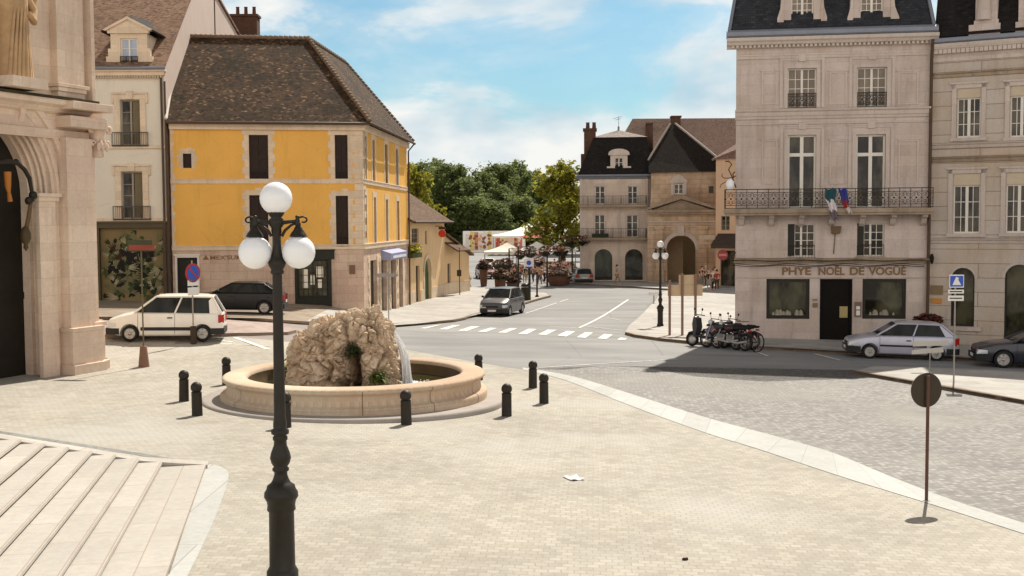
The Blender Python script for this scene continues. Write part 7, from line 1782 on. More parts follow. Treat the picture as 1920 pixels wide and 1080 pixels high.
# street-name style sign on a conical concrete foot
t = sign_at('cone_base_sign', 'thin sign pole with small red plate standing in a conical concrete foot near the church', 270, 688, R(0)); k = G(270, 688).y / F
MB().lathe([(.17, -.05), (.165, .02), (.105, .60), (.09, .64), (0, .64)], 16).build('foot', simple('brown_concrete', hexc(132, 100, 82), .9, 0, .15, 5), t); post(t, (688 - 462) * k, .022, simple('olive_pole', hexc(104, 92, 64), .6))
mb = MB(); mb.box(-.40, .36, -.04, -.02, (688 - 470) * k, (688 - 449) * k); mb.build('plate', simple('green_plate', hexc(70, 74, 50), .6), t); mb = MB(); mb.box(-.36, .42, -.05, -.042, (688 - 468) * k, (688 - 458) * k); mb.build('red_band', simple('dull_red', hexc(150, 70, 56), .6), t)
# thin arm sign on the pavement corner
t = sign_at('arm_sign', 'grey direction arm on a thin pole at the pavement corner beside the fountain rock', 729, 606, 0, .13); k = G(729, 606).y / F
post(t, (606 - 514) * k, .028); mb = MB(); mb.extr([(-.62, (606 - 524) * k), (.42, (606 - 523.5) * k), (.5, (606 - 520) * k), (.42, (606 - 516.5) * k), (-.62, (606 - 517) * k)], -.05, -.025); mb.build('arm', simple('grey_arm', hexc(150, 140, 136), .6), t)
# blue parking/pedestrian sign on the island
t = sign_at('pedestrian_sign', 'square blue sign with white triangle and two white plates in front of the grooved house', 1788, 724, R(-4), .12); k = G(1788, 724).y / F
post(t, (724 - 521) * k, .025); a, b = (724 - 545) * k, (724 - 521) * k; mb = MB(); mb.box(-.19, .25, -.04, -.025, a, b); mb.build('panel', m_white, t, .01); MB().box(-.165, .225, -.045, -.041, a + .03, b - .03).build('panel_face', m_blue, t)
cx_ = .03; mb = MB(); mb.extr([(cx_ - .13, a + .08), (cx_ + .13, a + .08), (cx_ + .045, a + .24), (cx_ + .06, b - .09), (cx_ - .02, b - .06), (cx_ - .06, a + .24)], -.05, -.046); mb.build('symbol', m_white, t)
for (y0, y1) in ((549, 556), (560, 570)):
    mb = MB(); mb.box(-.22, .25, -.04, -.025, (724 - y1) * k, (724 - y0) * k); o = mb.build('plate', m_white, t); MB().box(-.17, .2, -.045, -.041, (724 - (y0 + y1) / 2 - 1) * k, (724 - (y0 + y1) / 2 + 1) * k).build('plate_text', m_dark, o)
# double direction board behind the round sign
t = sign_at('direction_boards', 'pair of pale weathered direction boards on a post at the traffic island tip', 1743, 703, R(6), .12); k = G(1743, 703).y / F
post(t, (703 - 648) * k, .02)
for (y0, y1, x0, x1, sh) in ((645, 655, -.62, .62, 0), (657, 668, -.66, .45, .1)):
    mb = MB(); a, b = (703 - y1) * k, (703 - y0) * k; mb.extr([(x0, a - sh * .3), (x1, a + .02), (x1, b), (x0, b - sh)], -.05, -.03); mb.build('board', simple('silver_board', hexc(176, 172, 164), .3, .5, .1), t)
# backs of big road signs
t = sign_at('road_sign_backs', 'two stacked brown sign boards seen from behind on three posts', 1279, 634, R(4), .13); k = G(1279, 634).y / F
m_bb = simple('brown_sign_back', hexc(204, 178, 142), .6, .0, .08)
for (x0, x1, y0, y1) in ((1252, 1318, 539, 560), (1273, 1305, 520, 539)):
    mb = MB(); mb.box((x0 - 1279) * k, (x1 - 1279) * k, .04, .07, (634 - y1) * k, (634 - y0) * k - .01); [mb.box((x0 - 1279) * k, (x1 - 1279) * k, .02, .04, (634 - y1) * k + q, (634 - y1) * k + q + .05) for q in (.03, (y1 - y0) * k - .1)]; mb.build('board', m_bb, t)
for (x, yt, dy) in ((-24 * k, 530, .2), (-.0, 518, 0), (25 * k, 520, 1.3)): MB().box(x - .05, x + .05, -.07, .02, -.3 - dy * .02, (634 - yt) * k).build('post', simple('brown_post', hexc(132, 104, 88), .6), t)
# low white sign by the carriageway
t = sign_at('low_white_sign', 'small low white panel on a short post at the right pavement edge', 1226, 572, R(20), .13); k = G(1226, 572).y / F
post(t, (572 - 555) * k, .04); MB().box(-.35, .3, -.05, .05, (572 - 557) * k, (572 - 551) * k).build('panel', m_white, t)
# blue sign in front of the market
t = sign_at('blue_square_sign', 'square white sign with blue house symbol on a dark post before the market', 993, 566, 0, .13); k = G(993, 566).y / F
post(t, (566 - 470) * k, .09, m_iron); mb = MB(); mb.box(-.38, .30, -.14, -.1, (566 - 506) * k, (566 - 489) * k); mb.extr([(-.38, (566 - 489) * k), (.3, (566 - 489) * k), (-.04, (566 - 486) * k)], -.14, -.1); mb.build('panel', m_white, t)
mb = MB(); mb.disc((-.04, -.15, (566 - 496) * k), .17, (0, 1, 0), .01, 16); mb.box(-.3, .22, -.152, -.142, (566 - 506) * k, (566 - 503) * k); mb.build('symbol', m_blue, t)
t = sign_at('iron_post', 'thin dark red post standing on the tip of the left pavement', 1007, 560, 0, .13, 'post'); post(t, 1.75, .07, simple('maroon_post', hexc(84, 44, 44), .6)); MB().lathe([(.09, 1.7), (.11, 1.78), (.05, 1.86), (0, 1.88)], 10).build('cap', m_iron, t); MB().lathe([(.14, -.05), (.14, .08), (.08, .14)], 10).build('foot', m_iron, t)
t = sign_at('pole_sign', 'thin pole with dark plate in front of the low annex wall', 862, 556, 0, .13); post(t, 3.6, .035, simple('dark_pole', hexc(86, 68, 50), .6)); k = G(862, 556).y / F; MB().box(-.2, .14, -.05, -.03, (556 - 521) * k, (556 - 509) * k).build('plate', m_signback, t)
# litter bins and planters at the pavement tip
t = sign_at('litter_bin', 'dark green litter bin on the pavement tip beside the sign posts', 986, 566, 0, .13, 'litter bin'); MB().lathe([(.3, 0), (.34, .8), (.36, .85), (.3, .9)], 14).build('bin', simple('bin_green', hexc(48, 46, 34), .7), t); MB().lathe([(.38, .95), (.3, 1.12), (.05, 1.2)], 14).build('lid', m_iron, t)
redf = [(58, 54, 34), (78, 70, 44), (118, 62, 48), (148, 92, 72), (62, 54, 36), (92, 78, 56)]
def planter(label, px, py, hz, r, cols_, seed, fl=1.0, dz=.0, group='flower planters by the market'):
    t = sign_at('flower_planter', label, px, py, 0, dz, 'planter', group); MB().lathe([(r * .72, 0), (r * .95, hz * .5), (r, hz), (r * .9, hz), (r * .8, hz * .9)], 16).build('tub', simple('tub_brown', hexc(96, 66, 50), .8, 0, .25), t)
    flowers('flowers', '', '', (0, 0, hz + fl * .45), r * 1.35, r * 1.35, fl * .75, cols_, 420, .14, t, seed=seed); return t
planter('round tub of red and white flowers at the road edge near the small estate car', 1045, 536, .9, .9, [(96, 80, 56), (150, 84, 60), (236, 226, 210), (226, 200, 190), (120, 70, 50)], 5, .75)
planter('dark narrow pedestal planter topped with reddish brown flowers before the red car', 907, 537, 1.5, .36, redf, 6, .75)
planter('dark pedestal planter with pale pink flowers nearest the parked people carrier', 938, 548, 1.1, .46, [(70, 64, 42), (86, 78, 50), (206, 176, 156), (120, 84, 60)], 7, .7)
def basket_post(label, px, py, h, seed, cols_=redf, arms=2, r=.6):
    t = sign_at('flower_basket_post', label, px, py, 0, 0, 'flower post', 'posts hung with flower baskets'); MB().tube([(0, 0, -.1), (0, 0, h)], [.09, .06], 8).build('post', m_iron, t)
    for i in range(arms):
        a = i * 2 * math.pi / arms + .3; x, y = 1.0 * math.cos(a), .6 * math.sin(a); z = h - .6 - .9 * (i % 2)
        bk = MB().lathe([(.1, -.35), (.36, -.12), (.42, .05)], 12, (x, y, z)).tube([(0, 0, z + .6), (x, y, z + .55), (x, y, z)], .03, 6).build('basket', m_iron, t)
        flowers('flowers', '', '', (x, y, z + .15), r * 1.0, r * .95, r * .8, cols_, 190, .13, bk, seed=seed + i)
    return t
basket_post('dark post with two red flower baskets left of the blue sign', 972, 549, 3.7, 20, redf, 2, .6)
basket_post('dark post with three orange flower baskets right of the blue sign', 1026, 538, 3.6, 30, [(72, 66, 44), (150, 84, 58), (178, 110, 80), (96, 70, 48), (70, 60, 40)], 3, .6)
basket_post('tall post with red flower baskets beside the mansard house', 1073, 531, 4.4, 40, redf, 3, .75)
basket_post('post with flower baskets in front of the white canopy', 955, 541, 3.4, 50, [(92, 84, 60), (150, 72, 52), (120, 96, 66)], 2, .55)
# paper and small dark things on the paving
c = G(1076, 899); mb = MB(); n = 6
for j in range(n + 1):
    for i in range(n + 1): mb.v.append(((i / n - .5) * .32, (j / n - .5) * .42, .02 + .018 * math.sin(i * 1.3) * math.cos(j * .9)))
for j in range(n):
    for i in range(n): q = j * (n + 1) + i; mb.f.append([q, q + 1, q + n + 2, q + n + 1]); mb.m.append(0); mb.s.append(True)
o = mb.build('paper_sheet', simple('grey_white_paper', hexc(206, 206, 200), .7)); o.scale = (.85, .85, 1); o.location = (c.x, c.y, c.z + .01); o.rotation_euler = (0, 0, .4); sol = o.modifiers.new('t', 'SOLIDIFY'); sol.thickness = .003; tag(o, 'crumpled white sheet of paper lying on the setts', 'paper')
c = G(1284, 1052); mb = MB(); mb.sphere((0, 0, .015), .03, 8, 0, (1.3, .8, .7)); mb.sphere((.03, .02, .012), .02, 8); o = mb.build('dead_leaf', simple('dark_leaf', hexc(70, 40, 30), .9)); o.location = c + Vector((0, 0, .012)); tag(o, 'small dark curled leaf on the paving near the bottom edge', 'leaf')

# ------------------------------------------------------------------ people
m_skin = simple('skin', hexc(206, 158, 128), .6, 0, .05)
def skin_mesh(name, pts, edges, mat, sub=1):
    """pts: name -> ((x,y,z), radius)"""
    ks = list(pts); me = bpy.data.meshes.new(name); me.from_pydata([pts[k][0] for k in ks], [(ks.index(a), ks.index(b)) for a, b in edges], [])
    o = bpy.data.objects.new(name, me); C.objects.link(o)
    sm = o.modifiers.new('skin', 'SKIN'); sm.use_smooth_shade = True
    for i, k in enumerate(ks): me.skin_vertices[0].data[i].radius = (pts[k][1], pts[k][1] * (pts[k][2] if len(pts[k]) > 2 else 1)); me.skin_vertices[0].data[i].use_root = (i == 0)
    o.modifiers.new('sub', 'SUBSURF').levels = sub; o.modifiers['sub'].render_levels = sub
    bpy.context.view_layer.update(); m2 = real(o); kill(o)
    m2.materials.clear(); m2.materials.append(mat)
    for p in m2.polygons: p.use_smooth = True
    return m2
def person(label, px, py, face, shirt, legs, hair, h=1.72, step=.12, arm=.1, skirt=False, dz=0.0, bend=.0, hat=None):
    k = h / 1.75; t = thing('person', label, 'person', (0, 0, 0), face, 'people on the street')
    # local: facing -y, standing on z=0
    P = dict(pel=((0, 0, .95), .14, .75), spi=((0, -.01 - bend * .3, 1.15), .13, .7), che=((0, -bend, 1.36), .155, .68), nec=((0, -bend * 1.2, 1.50), .055), hea=((0, -.02 - bend * 1.35, 1.62), .095, 1.05), top=((0, -.01 - bend * 1.4, 1.72), .07))
    E = [('pel', 'spi'), ('spi', 'che'), ('che', 'nec'), ('nec', 'hea'), ('hea', 'top')]
    for s_, n in ((-1, 'l'), (1, 'r')):
        st = step * s_
        P.update({'hip' + n: ((.10 * s_, 0, .88), .095), 'kne' + n: ((.11 * s_, -.05 + st * .6 - .03, .49), .062), 'ank' + n: ((.11 * s_, .03 + st, .10), .042), 'toe' + n: ((.13 * s_, -.13 + st, .04), .036),
                  'sho' + n: ((.19 * s_, -bend, 1.40), .065), 'elb' + n: ((.25 * s_, .03 - st * .5 - arm * .2, 1.13), .045), 'wri' + n: ((.24 * s_, -.06 - st - arm, .90), .032), 'pal' + n: ((.235 * s_, -.08 - st - arm, .83), .036), 'fin' + n: ((.225 * s_, -.10 - st - arm, .75), .02)})
        E += [('pel', 'hip' + n), ('hip' + n, 'kne' + n), ('kne' + n, 'ank' + n), ('ank' + n, 'toe' + n), ('che', 'sho' + n), ('sho' + n, 'elb' + n), ('elb' + n, 'wri' + n), ('wri' + n, 'pal' + n), ('pal' + n, 'fin' + n)]
    sc_ = lambda D: {a: (tuple(c * k for c in b[0]), b[1] * k) + tuple(b[2:]) for a, b in D.items()}
    def mk(nm, D, E_, mat): o = bpy.data.objects.new(nm, skin_mesh(nm, sc_(D), E_, mat)); C.objects.link(o); o.parent = t; return o
    body = mk('body', P, E, m_skin)
    up = 1.17
    S_ = {q: (P[q][0], P[q][1] * up) + tuple(P[q][2:]) for q in ('spi', 'che', 'shol', 'elbl', 'shor', 'elbr')}; S_ = {'spi': S_['spi'], **S_}; S_['wai'] = ((0, 0, .93), .165, .75)
    mk('shirt', S_, [('spi', 'che'), ('spi', 'wai'), ('che', 'shol'), ('shol', 'elbl'), ('che', 'shor'), ('shor', 'elbr')], simple('cloth', hexc(*shirt), .9, 0, .15, 8))
    if skirt: mb = MB(); mb.lathe([(.15 * k, 1.0 * k), (.2 * k, .85 * k), (.27 * k, .48 * k), (.25 * k, .48 * k)], 14); mb.build('skirt', simple('cloth', hexc(*legs), .9, 0, .15, 8), t)
    else:
        T = {q: (P[q][0], P[q][1] * 1.2) + tuple(P[q][2:]) for q in ('pel', 'hipl', 'knel', 'ankl', 'hipr', 'kner', 'ankr')}
        mk('trousers', T, [('pel', 'hipl'), ('hipl', 'knel'), ('knel', 'ankl'), ('pel', 'hipr'), ('hipr', 'kner'), ('kner', 'ankr')], simple('cloth', hexc(*legs), .9, 0, .15, 8))
    mb = MB(); mb.sphere((0, (.015 - bend * 1.38) * k, 1.68 * k), .108 * k, 12, 0, (1, 1.05, .95)); mb.v = [(x, y, z) if (z > 1.66 * k or y > (.02 - bend * 1.38) * k) else (x * .6, y * .6 + .04, z + .05) for x, y, z in mb.v]; mb.build('hair', simple('hair', hexc(*hair), .7), t)
    if hat: MB().lathe([(.16 * k, 1.70 * k), (.11 * k, 1.72 * k), (.10 * k, 1.80 * k), (0, 1.82 * k)], 14, (0, -bend * 1.38 * k, 0)).build('hat', simple('hat', hexc(*hat), .8), t)
    c = G(px, py); t.location = (c.x, c.y, g(c.x, c.y) + dz); return t
BKc, WHc, GRc, BLc, RDc, KHc = (44, 40, 40), (222, 214, 204), (120, 114, 106), (70, 80, 104), (150, 56, 50), (150, 134, 104)
H1, H2, H3 = (50, 36, 26), (90, 66, 44), (170, 160, 150)
person('person in dark jacket and grey trousers, leftmost of the group by the archway', 1316, 541, .4, BKc, GRc, H1, 1.75, .1, dz=.13)
person('person with white hair, dark top and grey skirt among the archway group', 1329, 549, 2.6, BKc, (134, 134, 128), H3, 1.68, .05, skirt=True, dz=.13)
person('person in white shirt and dark trousers beside the grey-skirted one', 1336, 547, -2.7, WHc, BKc, H2, 1.74, .14, dz=.13)
person('person in dull red top and brown trousers near the house corner', 1344, 548, 3.0, RDc, (84, 60, 50), H1, 1.7, .1, dz=.13)
person('person in pale pink shirt standing behind the archway group', 1340, 541, 2.0, (212, 170, 160), GRc, H2, 1.72, .06, dz=.13)
person('person in grey coat at the back of the archway group', 1323, 539, 1.0, GRc, BKc, H3, 1.7, .04, dz=.13)
person('person in dark red hat and khaki clothes walking before the arched shop windows', 1157, 536, 1.5, KHc, (140, 128, 100), H1, 1.7, .22, dz=.14, hat=(96, 34, 30))
person('person in white shirt leaning beside the annex corner', 880, 541, -1.2, WHc, (190, 176, 150), H1, 1.7, .1, bend=.12)
rp = random.Random(21); tops = [('white shirt', WHc), ('black top', BKc), ('red top', RDc), ('blue shirt', BLc), ('khaki shirt', KHc), ('pink blouse', (206, 150, 150)), ('grey jumper', GRc)]
mk_ = [(1020, 531, 'left of the orange baskets'), (1032, 530, 'just right of the orange baskets'), (1014, 527, 'under the market awnings'), (1062, 528, 'near the small estate car'), (1000, 530, 'behind the maroon post'), (1068, 521, 'beside the mansard house wall'), (1055, 520, 'near the plane tree'), (1028, 520, 'in front of the stalls'), (984, 531, 'behind the litter bin'), (964, 533, 'by the left canopy'), (1040, 517, 'at the back stalls'), (1078, 527, 'next to the small estate car'),
       (1008, 524, 'under the right canopy edge'), (1024, 526, 'between the two basket posts'), (1036, 524, 'behind the round tub'), (1050, 526, 'right of the round tub'), (975, 528, 'left of the blue sign'), (958, 530, 'before the cream canopy'), (1016, 519, 'at the far stall counter'), (1060, 517, 'under the plane tree'), (990, 524, 'behind the blue sign'), (1072, 530, 'in front of the tall basket post'), (1046, 521, 'between tub and plane tree'), (950, 527, 'at the left stall'), (1034, 534, 'stepping off the kerb by the tub'), (1012, 534, 'closest to the maroon post')]
for i, (x, y, wh) in enumerate(mk_):
    nm, cc = tops[i % 7]; nm2, lg = [('dark trousers', BKc), ('blue trousers', BLc), ('beige trousers', KHc)][i % 3]
    person('person in %s and %s %s' % (nm, nm2, wh), x, y, rp.uniform(0, 6.28), cc, lg, [H1, H2, H3][i % 3], rp.uniform(1.6, 1.8), rp.uniform(.05, .2))
for i, (x, y, lb, cl) in enumerate(((1058, 534, 'low tub of white flowers beside the small estate car', [(90, 84, 60), (236, 230, 218), (226, 214, 200)]), (962, 543, 'low tub of brown and red flowers just behind the people carrier roof', redf))):
    planter(lb, x, y, .6, .55, cl, 60 + i, .75)
# ------------------------------------------------------------------ market
m_canvas = simple('white_canvas', hexc(240, 236, 226), .8, 0, .05); m_canvas2 = simple('cream_canvas', hexc(230, 222, 206), .8, 0, .08)
m_redc = simple('red_canvas', hexc(196, 60, 52), .8, 0, .15)
def tent(label, px, py, w, d, he, hp, mat, Y=None, grp='market canopies', name='market_tent', lean=0.0):
    c = G(px, py) if Y is None else at(px, py, Y); t = thing(name, label, 'tent', (c.x, c.y, g(c.x, c.y)), rnd.uniform(-.1, .1), grp)
    mb = MB(); n = 10; k = 8
    # curved pagoda roof
    for j in range(k + 1):
        s_ = j / k; q = (1 - s_); z = he + (hp - he) * (s_ ** 1.9 * .72 + s_ * .28)
        for a in range(4 * n):
            e, f = divmod(a, n); u = f / n * 2 - 1; X, Yy = [(u, -1), (1, u), (-u, 1), (-1, -u)][e]; sag = .06 * (1 - u * u) * q
            mb.v.append((X * w / 2 * q * (1 - sag * .5) + lean * s_, Yy * d / 2 * q * (1 - sag * .5), z - sag))
    N = 4 * n
    for j in range(k):
        for a in range(N): mb.f.append([j * N + a, j * N + (a + 1) % N, (j + 1) * N + (a + 1) % N, (j + 1) * N + a]); mb.m.append(0); mb.s.append(False)
    mb.build('canopy', mat, t)
    mb = MB()
    for a in range(24):
        e, f = divmod(a, 6); u0, u1 = f / 6 * 2 - 1, (f + 1) / 6 * 2 - 1
        P = [[(u, -1), (1, u), (-u, 1), (-1, -u)][e] for u in (u0, (u0 + u1) / 2, u1)]; q = [(p[0] * w / 2, p[1] * d / 2) for p in P]
        mb.add([(*q[0], he), (*q[2], he), (*q[2], he - .25), (*q[1], he - .36), (*q[0], he - .25)], [(0, 1, 2, 3, 4)])
    mb.build('valance', mat, t)
    for sx_ in (-1, 1):
        for sy in (-1, 1): MB().tube([(sx_ * w * .48, sy * d * .48, 0), (sx_ * w * .48, sy * d * .48, he)], .05, 6).build('pole', m_steel, t)
    return t
tent('largest white peaked marquee behind the market, left of the plane tree', 1015, 468, 17, 12, 3.4, 6.6, m_canvas, 200)
tent('white peaked marquee half hidden behind the mansard house edge', 1092, 468, 10, 10, 4.2, 7.6, m_canvas, 190)
tent('small white canopy under the branches of the plane tree', 1062, 480, 6, 6, 3.0, 5.6, m_canvas, 165)
tent('low white market canopy nearest the far street', 951, 520, 5.2, 4.6, 2.4, 3.4, m_canvas2, 128)
tent('low white market canopy right of the first one', 1007, 520, 5.2, 4.6, 2.5, 3.5, m_canvas, 128)
tent('small white canopy close to the orange flower baskets', 1050, 515, 3.4, 3.4, 2.5, 3.6, m_canvas, 132)
def parasol(label, px, py, Y, r, h, mat):
    c = at(px, py, Y); t = thing('parasol', label, 'parasol', (c.x, c.y, g(c.x, c.y)), 0, 'market parasols'); MB().lathe([(r, h - .55), (r * .5, h - .2), (.04, h)], 10, sm=False, caps=False).build('canopy', mat, t); MB().tube([(0, 0, 0), (0, 0, h)], .03, 6).build('pole', m_steel, t); MB().lathe([(.3, 0), (.3, .1), (.05, .14)], 10).build('base', m_steel, t)
parasol('red parasol above the middle market stalls', 1003, 480, 150, 2.0, 4.3, m_redc); parasol('second red parasol further back beside the marquee', 1014, 480, 165, 2.0, 5.2, m_redc); parasol('red and small parasol low among the stalls', 1012, 510, 135, 1.1, 2.4, m_redc)
m_goods = [simple('goods', hexc(*c), .8, 0, .3, 8) for c in ((150, 60, 46), (200, 160, 90), (90, 100, 60), (210, 196, 170), (70, 52, 44))]
for i, (px, Y, lb) in enumerate(((945, 126, 'market stall with mixed goods under the cream canopy'), (968, 124, 'market stall with red and green goods left of the blue sign'), (1006, 126, 'market stall with goods under the white canopy'), (1030, 128, 'market stall behind the orange baskets'), (1052, 131, 'market stall near the plane tree trunk'))):
    c = at(px, 520, Y); t = thing('market_stall', lb, 'market stall', (c.x, c.y, g(c.x, c.y)), 0, 'market stalls'); MB().box(-1.5, 1.5, -.6, .6, .75, .85).build('counter', simple('stall_wood', hexc(120, 92, 66), .8), t); MB().box(-1.48, 1.48, -.58, .58, 0, .75).build('cloth', m_goods[(i * 2) % 5], t)
    mb = MB(); rr = random.Random(i)
    for k in range(26): x, y = rr.uniform(-1.4, 1.4), rr.uniform(-.5, .5); s_ = rr.uniform(.08, .2); mb.sphere((x, y, .85 + s_ * .6), s_, 6, rr.randrange(5))
    mb.build('goods', m_goods, t)['kind'] = 'stuff'
# coloured hoarding along the far street
c0, c1 = at(868, 458, 215), at(985, 458, 215); t = thing('hoarding', 'long pale hoarding covered with orange, red and yellow posters by the far street', 'hoarding', (c0.x, 215, g(c0.x, 215))); Lh = c1.x - c0.x
MB().box(0, Lh, 0, .2, 0, 4.0).build('board', m_canvas, t); rr = random.Random(5)
for k in range(13):
    x = .5 + k * (Lh - 1) / 13; cc = rr.choice([(206, 140, 96), (220, 200, 126), (206, 120, 90), (226, 190, 156), (220, 210, 200), (226, 216, 206)]); mb = MB(); mb.box(x, x + (Lh - 1) / 13 * .9, -.03, 0, rr.uniform(.2, .9), rr.uniform(3.2, 3.9))
    pb = mb.build('poster', simple('poster', hexc(*cc), .7, 0, .1), t); mb = MB()
    for q in range(7): a, b = rr.uniform(x, x + .6), rr.uniform(.8, 3.2); mb.sphere((a, -.035, b), rr.uniform(.15, .3), 8, 0, (1, .06, 1))
    mb.build('poster_print', simple('poster_print', hexc(*rr.choice([(196, 84, 60), (230, 170, 100), (150, 84, 74), (226, 214, 200)])), .7), pb)

# ------------------------------------------------------------------ trees
m_bark = simple('bark', hexc(86, 70, 54), .95, 0, .3, 3, .5)
LV = {'dark': leafmat('leaf_dark', (0.10, 0.135, 0.046), (0.165, 0.205, 0.068), (0.23, 0.265, 0.10), .6), 'mid': leafmat('leaf_mid', (0.11, 0.14, 0.045), (0.17, 0.21, 0.065), (0.23, 0.26, 0.1), .6),
      'yel': leafmat('leaf_yellow', (0.16, 0.16, 0.02), (0.30, 0.29, 0.035), (0.42, 0.40, 0.06), .5)}
def tree_mesh(seed, H, wd, n, ls, tr=.16, low=.25, lobes=16):
    """crown built of many leaf-sized faces in clumps round a set of lobes; returns trunk and crown meshes"""
    rr = random.Random(seed); tk = MB()
    tk.tube([(0, 0, -.3), (.05, 0, H * .2), (-.05, .05, H * .5), (0, 0, H * .8)], [wd * .045 + tr, wd * .035 + tr * .7, tr * .5, tr * .15], 8)
    lb = []
    for k in range(lobes):
        z = low + (1 - low) * rr.random() ** .8; a = rr.uniform(0, 6.28); env = math.sin(math.pi * min(1, max(.08, (z - low) / (1 - low) * .82 + .16))) ** .6
        rad_ = wd / 2 * env * rr.uniform(.35, .85); p = Vector((rad_ * math.cos(a), rad_ * math.sin(a), H * z)); s_ = wd * rr.uniform(.13, .23); p.z = min(p.z, H - s_ * .7); lb.append((p, s_))
        tk.tube([(0, 0, H * z * .5), tuple(p * .5 + Vector((0, 0, H * z * .22))), tuple(p)], [tr * .4, tr * .28, tr * .1], 5)
    lb.append((Vector((0, 0, H * .88)), wd * .2)); lb.append((Vector((0, 0, H * .6)), wd * .26))
    cr = MB(); tot = sum(s_ ** 2 for p, s_ in lb)
    for p, s_ in lb:
        m_ = int(n * s_ ** 2 / tot); ncl = max(6, m_ // 22)
        cl = []
        for q in range(ncl):
            v = Vector((rr.gauss(0, 1), rr.gauss(0, 1), rr.gauss(0, .9))).normalized() * s_ * rr.uniform(.55, 1.12); cl.append(p + v)
        for q in range(m_):
            c = rr.choice(cl) + Vector((rr.gauss(0, 1), rr.gauss(0, 1), rr.gauss(0, .8))) * s_ * .17; e = ls * rr.uniform(.6, 1.35)
            M_ = Matrix.Rotation(rr.uniform(0, 6.28), 3, 'Z') @ Matrix.Rotation(rr.uniform(-1.1, 1.1), 3, 'X') @ Matrix.Rotation(rr.uniform(-.8, .8), 3, 'Y')
            nn = len(cr.v); cr.v += [tuple(c + M_ @ Vector(w)) for w in ((-e, 0, 0), (0, -e * .55, e * .12), (e, 0, 0), (0, e * .55, e * .12))]; cr.f.append([nn, nn + 1, nn + 2, nn + 3]); cr.m.append(0); cr.s.append(False)
    return tk.mesh('trunk', m_bark), cr
def plant_tree(tk, cm, mat, label, x, y, sx_=1, sz=1, rz=0, group=None):
    t = thing('tree', label, 'tree', (x, y, g(x, y)), rz, group)
    for nm, me in (('trunk', tk), ('crown', cm)): o = bpy.data.objects.new(nm, me); C.objects.link(o); o.parent = t
    t.scale = (sx_, sx_, sz); return t
fam = []
for s_, mt in ((1, 'dark'), (2, 'mid'), (3, 'dark')):
    tk, cr = tree_mesh(s_, 20, 16, 9000, .42, .3, .10, 26); fam.append((tk, cr.mesh('crown', LV[mt])))
PT = [(775, 303, 240, 0), (812, 299, 262, 2), (842, 301, 236, 1), (872, 334, 232, 2), (900, 318, 270, 0), (932, 303, 282, 1), (962, 302, 296, 2), (990, 318, 276, 0), (1016, 330, 258, 2), (1046, 332, 300, 1), (884, 362, 226, 1), (946, 342, 246, 0), (758, 322, 215, 2), (1078, 345, 270, 0), (735, 320, 260, 1), (920, 372, 228, 2), (978, 362, 236, 1)]
whr = ['leftmost on the skyline beside the yellow house', 'tallest on the left of the wood', 'rounded, third from the left on the skyline', 'lower, in the dip left of centre', 'at the left shoulder of the central rise', 'highest on the central rise', 'on the right of the central rise', 'sloping down right of the rise', 'low, left of the yellow-green plane tree', 'just behind the plane tree crown', 'low in front of the dip above the hoarding', 'broad, in front of the central rise', 'close behind the ochre house roof', 'behind the chimney of the mansard house', 'behind the eaves of the yellow house', 'low and bushy above the coloured hoarding', 'low and bushy above the big marquee']
for i, (px, py, Y, f) in enumerate(PT):
    p = at(px, py, Y); H = p.z - g(p.x, Y) - .8; tk, cm = fam[f]
    sx_ = (.72 if H > 17 else .62) * (rnd.uniform(.95, 1.2)); plant_tree(tk, cm, None, '%s green broadleaf tree, %s' % (['dark', 'fresh', 'dark'][f], whr[i]), p.x, Y, sx_, H / 20.2, rnd.uniform(0, 6.28), 'wood beyond the far street')
for i, (px, Y, s_) in enumerate(((880, 243, .42), (905, 241, .40), (930, 243, .42), (955, 245, .44), (985, 248, .45), (1010, 240, .4), (1035, 235, .42), (1065, 230, .42), (845, 236, .44), (815, 232, .46), (1090, 228, .45))):
    p = at(px, 420, Y); tk, cm = fam[i % 3]; plant_tree(tk, cm, None, 'low dark undergrowth tree at the foot of the wood, %s' % ['above the left of the hoarding', 'second from the hoarding end', 'above the yellow posters', 'above the middle of the hoarding', 'behind the hoarding end', 'behind the marquee peak', 'right of the marquee peak', 'behind the plane tree trunk', 'left of the hoarding', 'behind the annex roof', 'beside the mansard house'][i], p.x, Y, s_ * 1.5, s_ * 1.05, i * 1.3, 'undergrowth at the foot of the wood')
tk, cr = tree_mesh(11, 9.2, 7.0, 7000, .22, .16, .22, 24); cm = cr.mesh('crown', LV['yel']); p = at(1052, 500, 134); H = at(1052, 314, 134).z - g(p.x, 134)
plant_tree(tk, cm, None, 'yellow-green plane tree standing among the market tents', p.x + .1, 134, 1.12, H / 9.25, 1.0)
p = at(790, 500, 112); H = at(790, 322, 112).z - g(p.x, 112); plant_tree(tk, cm, None, 'yellow-green tree rising behind the ochre house roof', p.x - .6, 112, .72, H / 9.25, 3.0)
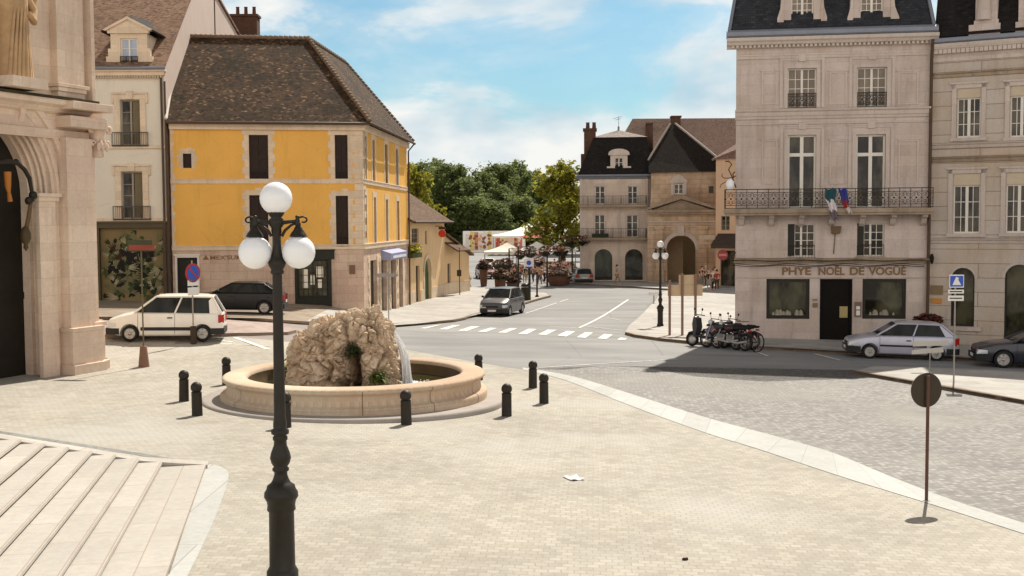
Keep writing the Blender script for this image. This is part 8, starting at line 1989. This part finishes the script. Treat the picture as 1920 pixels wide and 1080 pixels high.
# plants growing on the fountain rock, and a shrub at the house front
lf = simple('fern_green', hexc(92, 112, 44), .7, 0, .3, 6); 
def tuft(label, loc, n, r, cols_, seed, name='fern_tuft'):
    rr = random.Random(seed); mb = MB()
    for k in range(n):
        a = rr.uniform(0, 6.28); l = r * rr.uniform(.5, 1.5); e = rr.uniform(-.2, 1.3); w = l * .09; b0 = Vector((rr.gauss(0, .35) * r, rr.gauss(0, .2) * r, rr.gauss(0, .3) * r)); d = Vector((math.cos(a) * math.cos(e), math.sin(a) * math.cos(e) * .8, math.sin(e)))
        s_ = Vector((-math.sin(a), math.cos(a), 0)) * w; p1 = b0 + d * l * .55; p2 = b0 + d * l + Vector((0, 0, -l * .35))
        mb.add([b0 - s_ * .4, b0 + s_ * .4, p1 + s_, p2, p1 - s_], [(0, 1, 2, 4), (4, 2, 3)], rr.randrange(len(cols_)))
    o = mb.build(name, [simple('fern_leaf', hexc(*cc), .7, 0, .2) for cc in cols_], recalc=False); o.location = loc
    return tag(o, label, 'plant', 'plants on the fountain rock')
tuft('bright yellow-green fern on the left edge of the fountain rock', FC + Vector((-1.42, -.55, 1.02)), 240, .26, [(150, 170, 60), (190, 200, 80), (120, 140, 50)], 1)
tuft('dark green plant in the cleft of the fountain rock', FC + Vector((.12, -1.18, 1.36)), 160, .2, [(40, 50, 24), (60, 70, 30)], 2)
tuft('olive green plant low on the right of the fountain rock', FC + Vector((.75, -1.35, .72)), 200, .24, [(84, 92, 40), (110, 120, 54), (60, 70, 30)], 3)
c = G(1752, 664); t = sign_at('potted_shrub', 'potted red-brown shrub against the wall behind the silver hatchback', 1752, 661, 0, .13, 'plant'); c = RF.W @ Vector((RF.L - .1, -.9, 0)); t.location = (c.x, c.y, g(c.x, c.y) + .13)
MB().lathe([(.22, 0), (.3, .55), (.33, .6), (.26, .6)], 14).build('pot', m_pot, t); MB().tube([(0, 0, .5), (.02, 0, .9)], .04, 6).build('stem', m_bark, t); flowers('foliage', '', '', (-.05, 0, 1.05), .62, .45, .26, [(84, 40, 34), (110, 56, 44), (60, 34, 30)], 300, .13, t, seed=9)
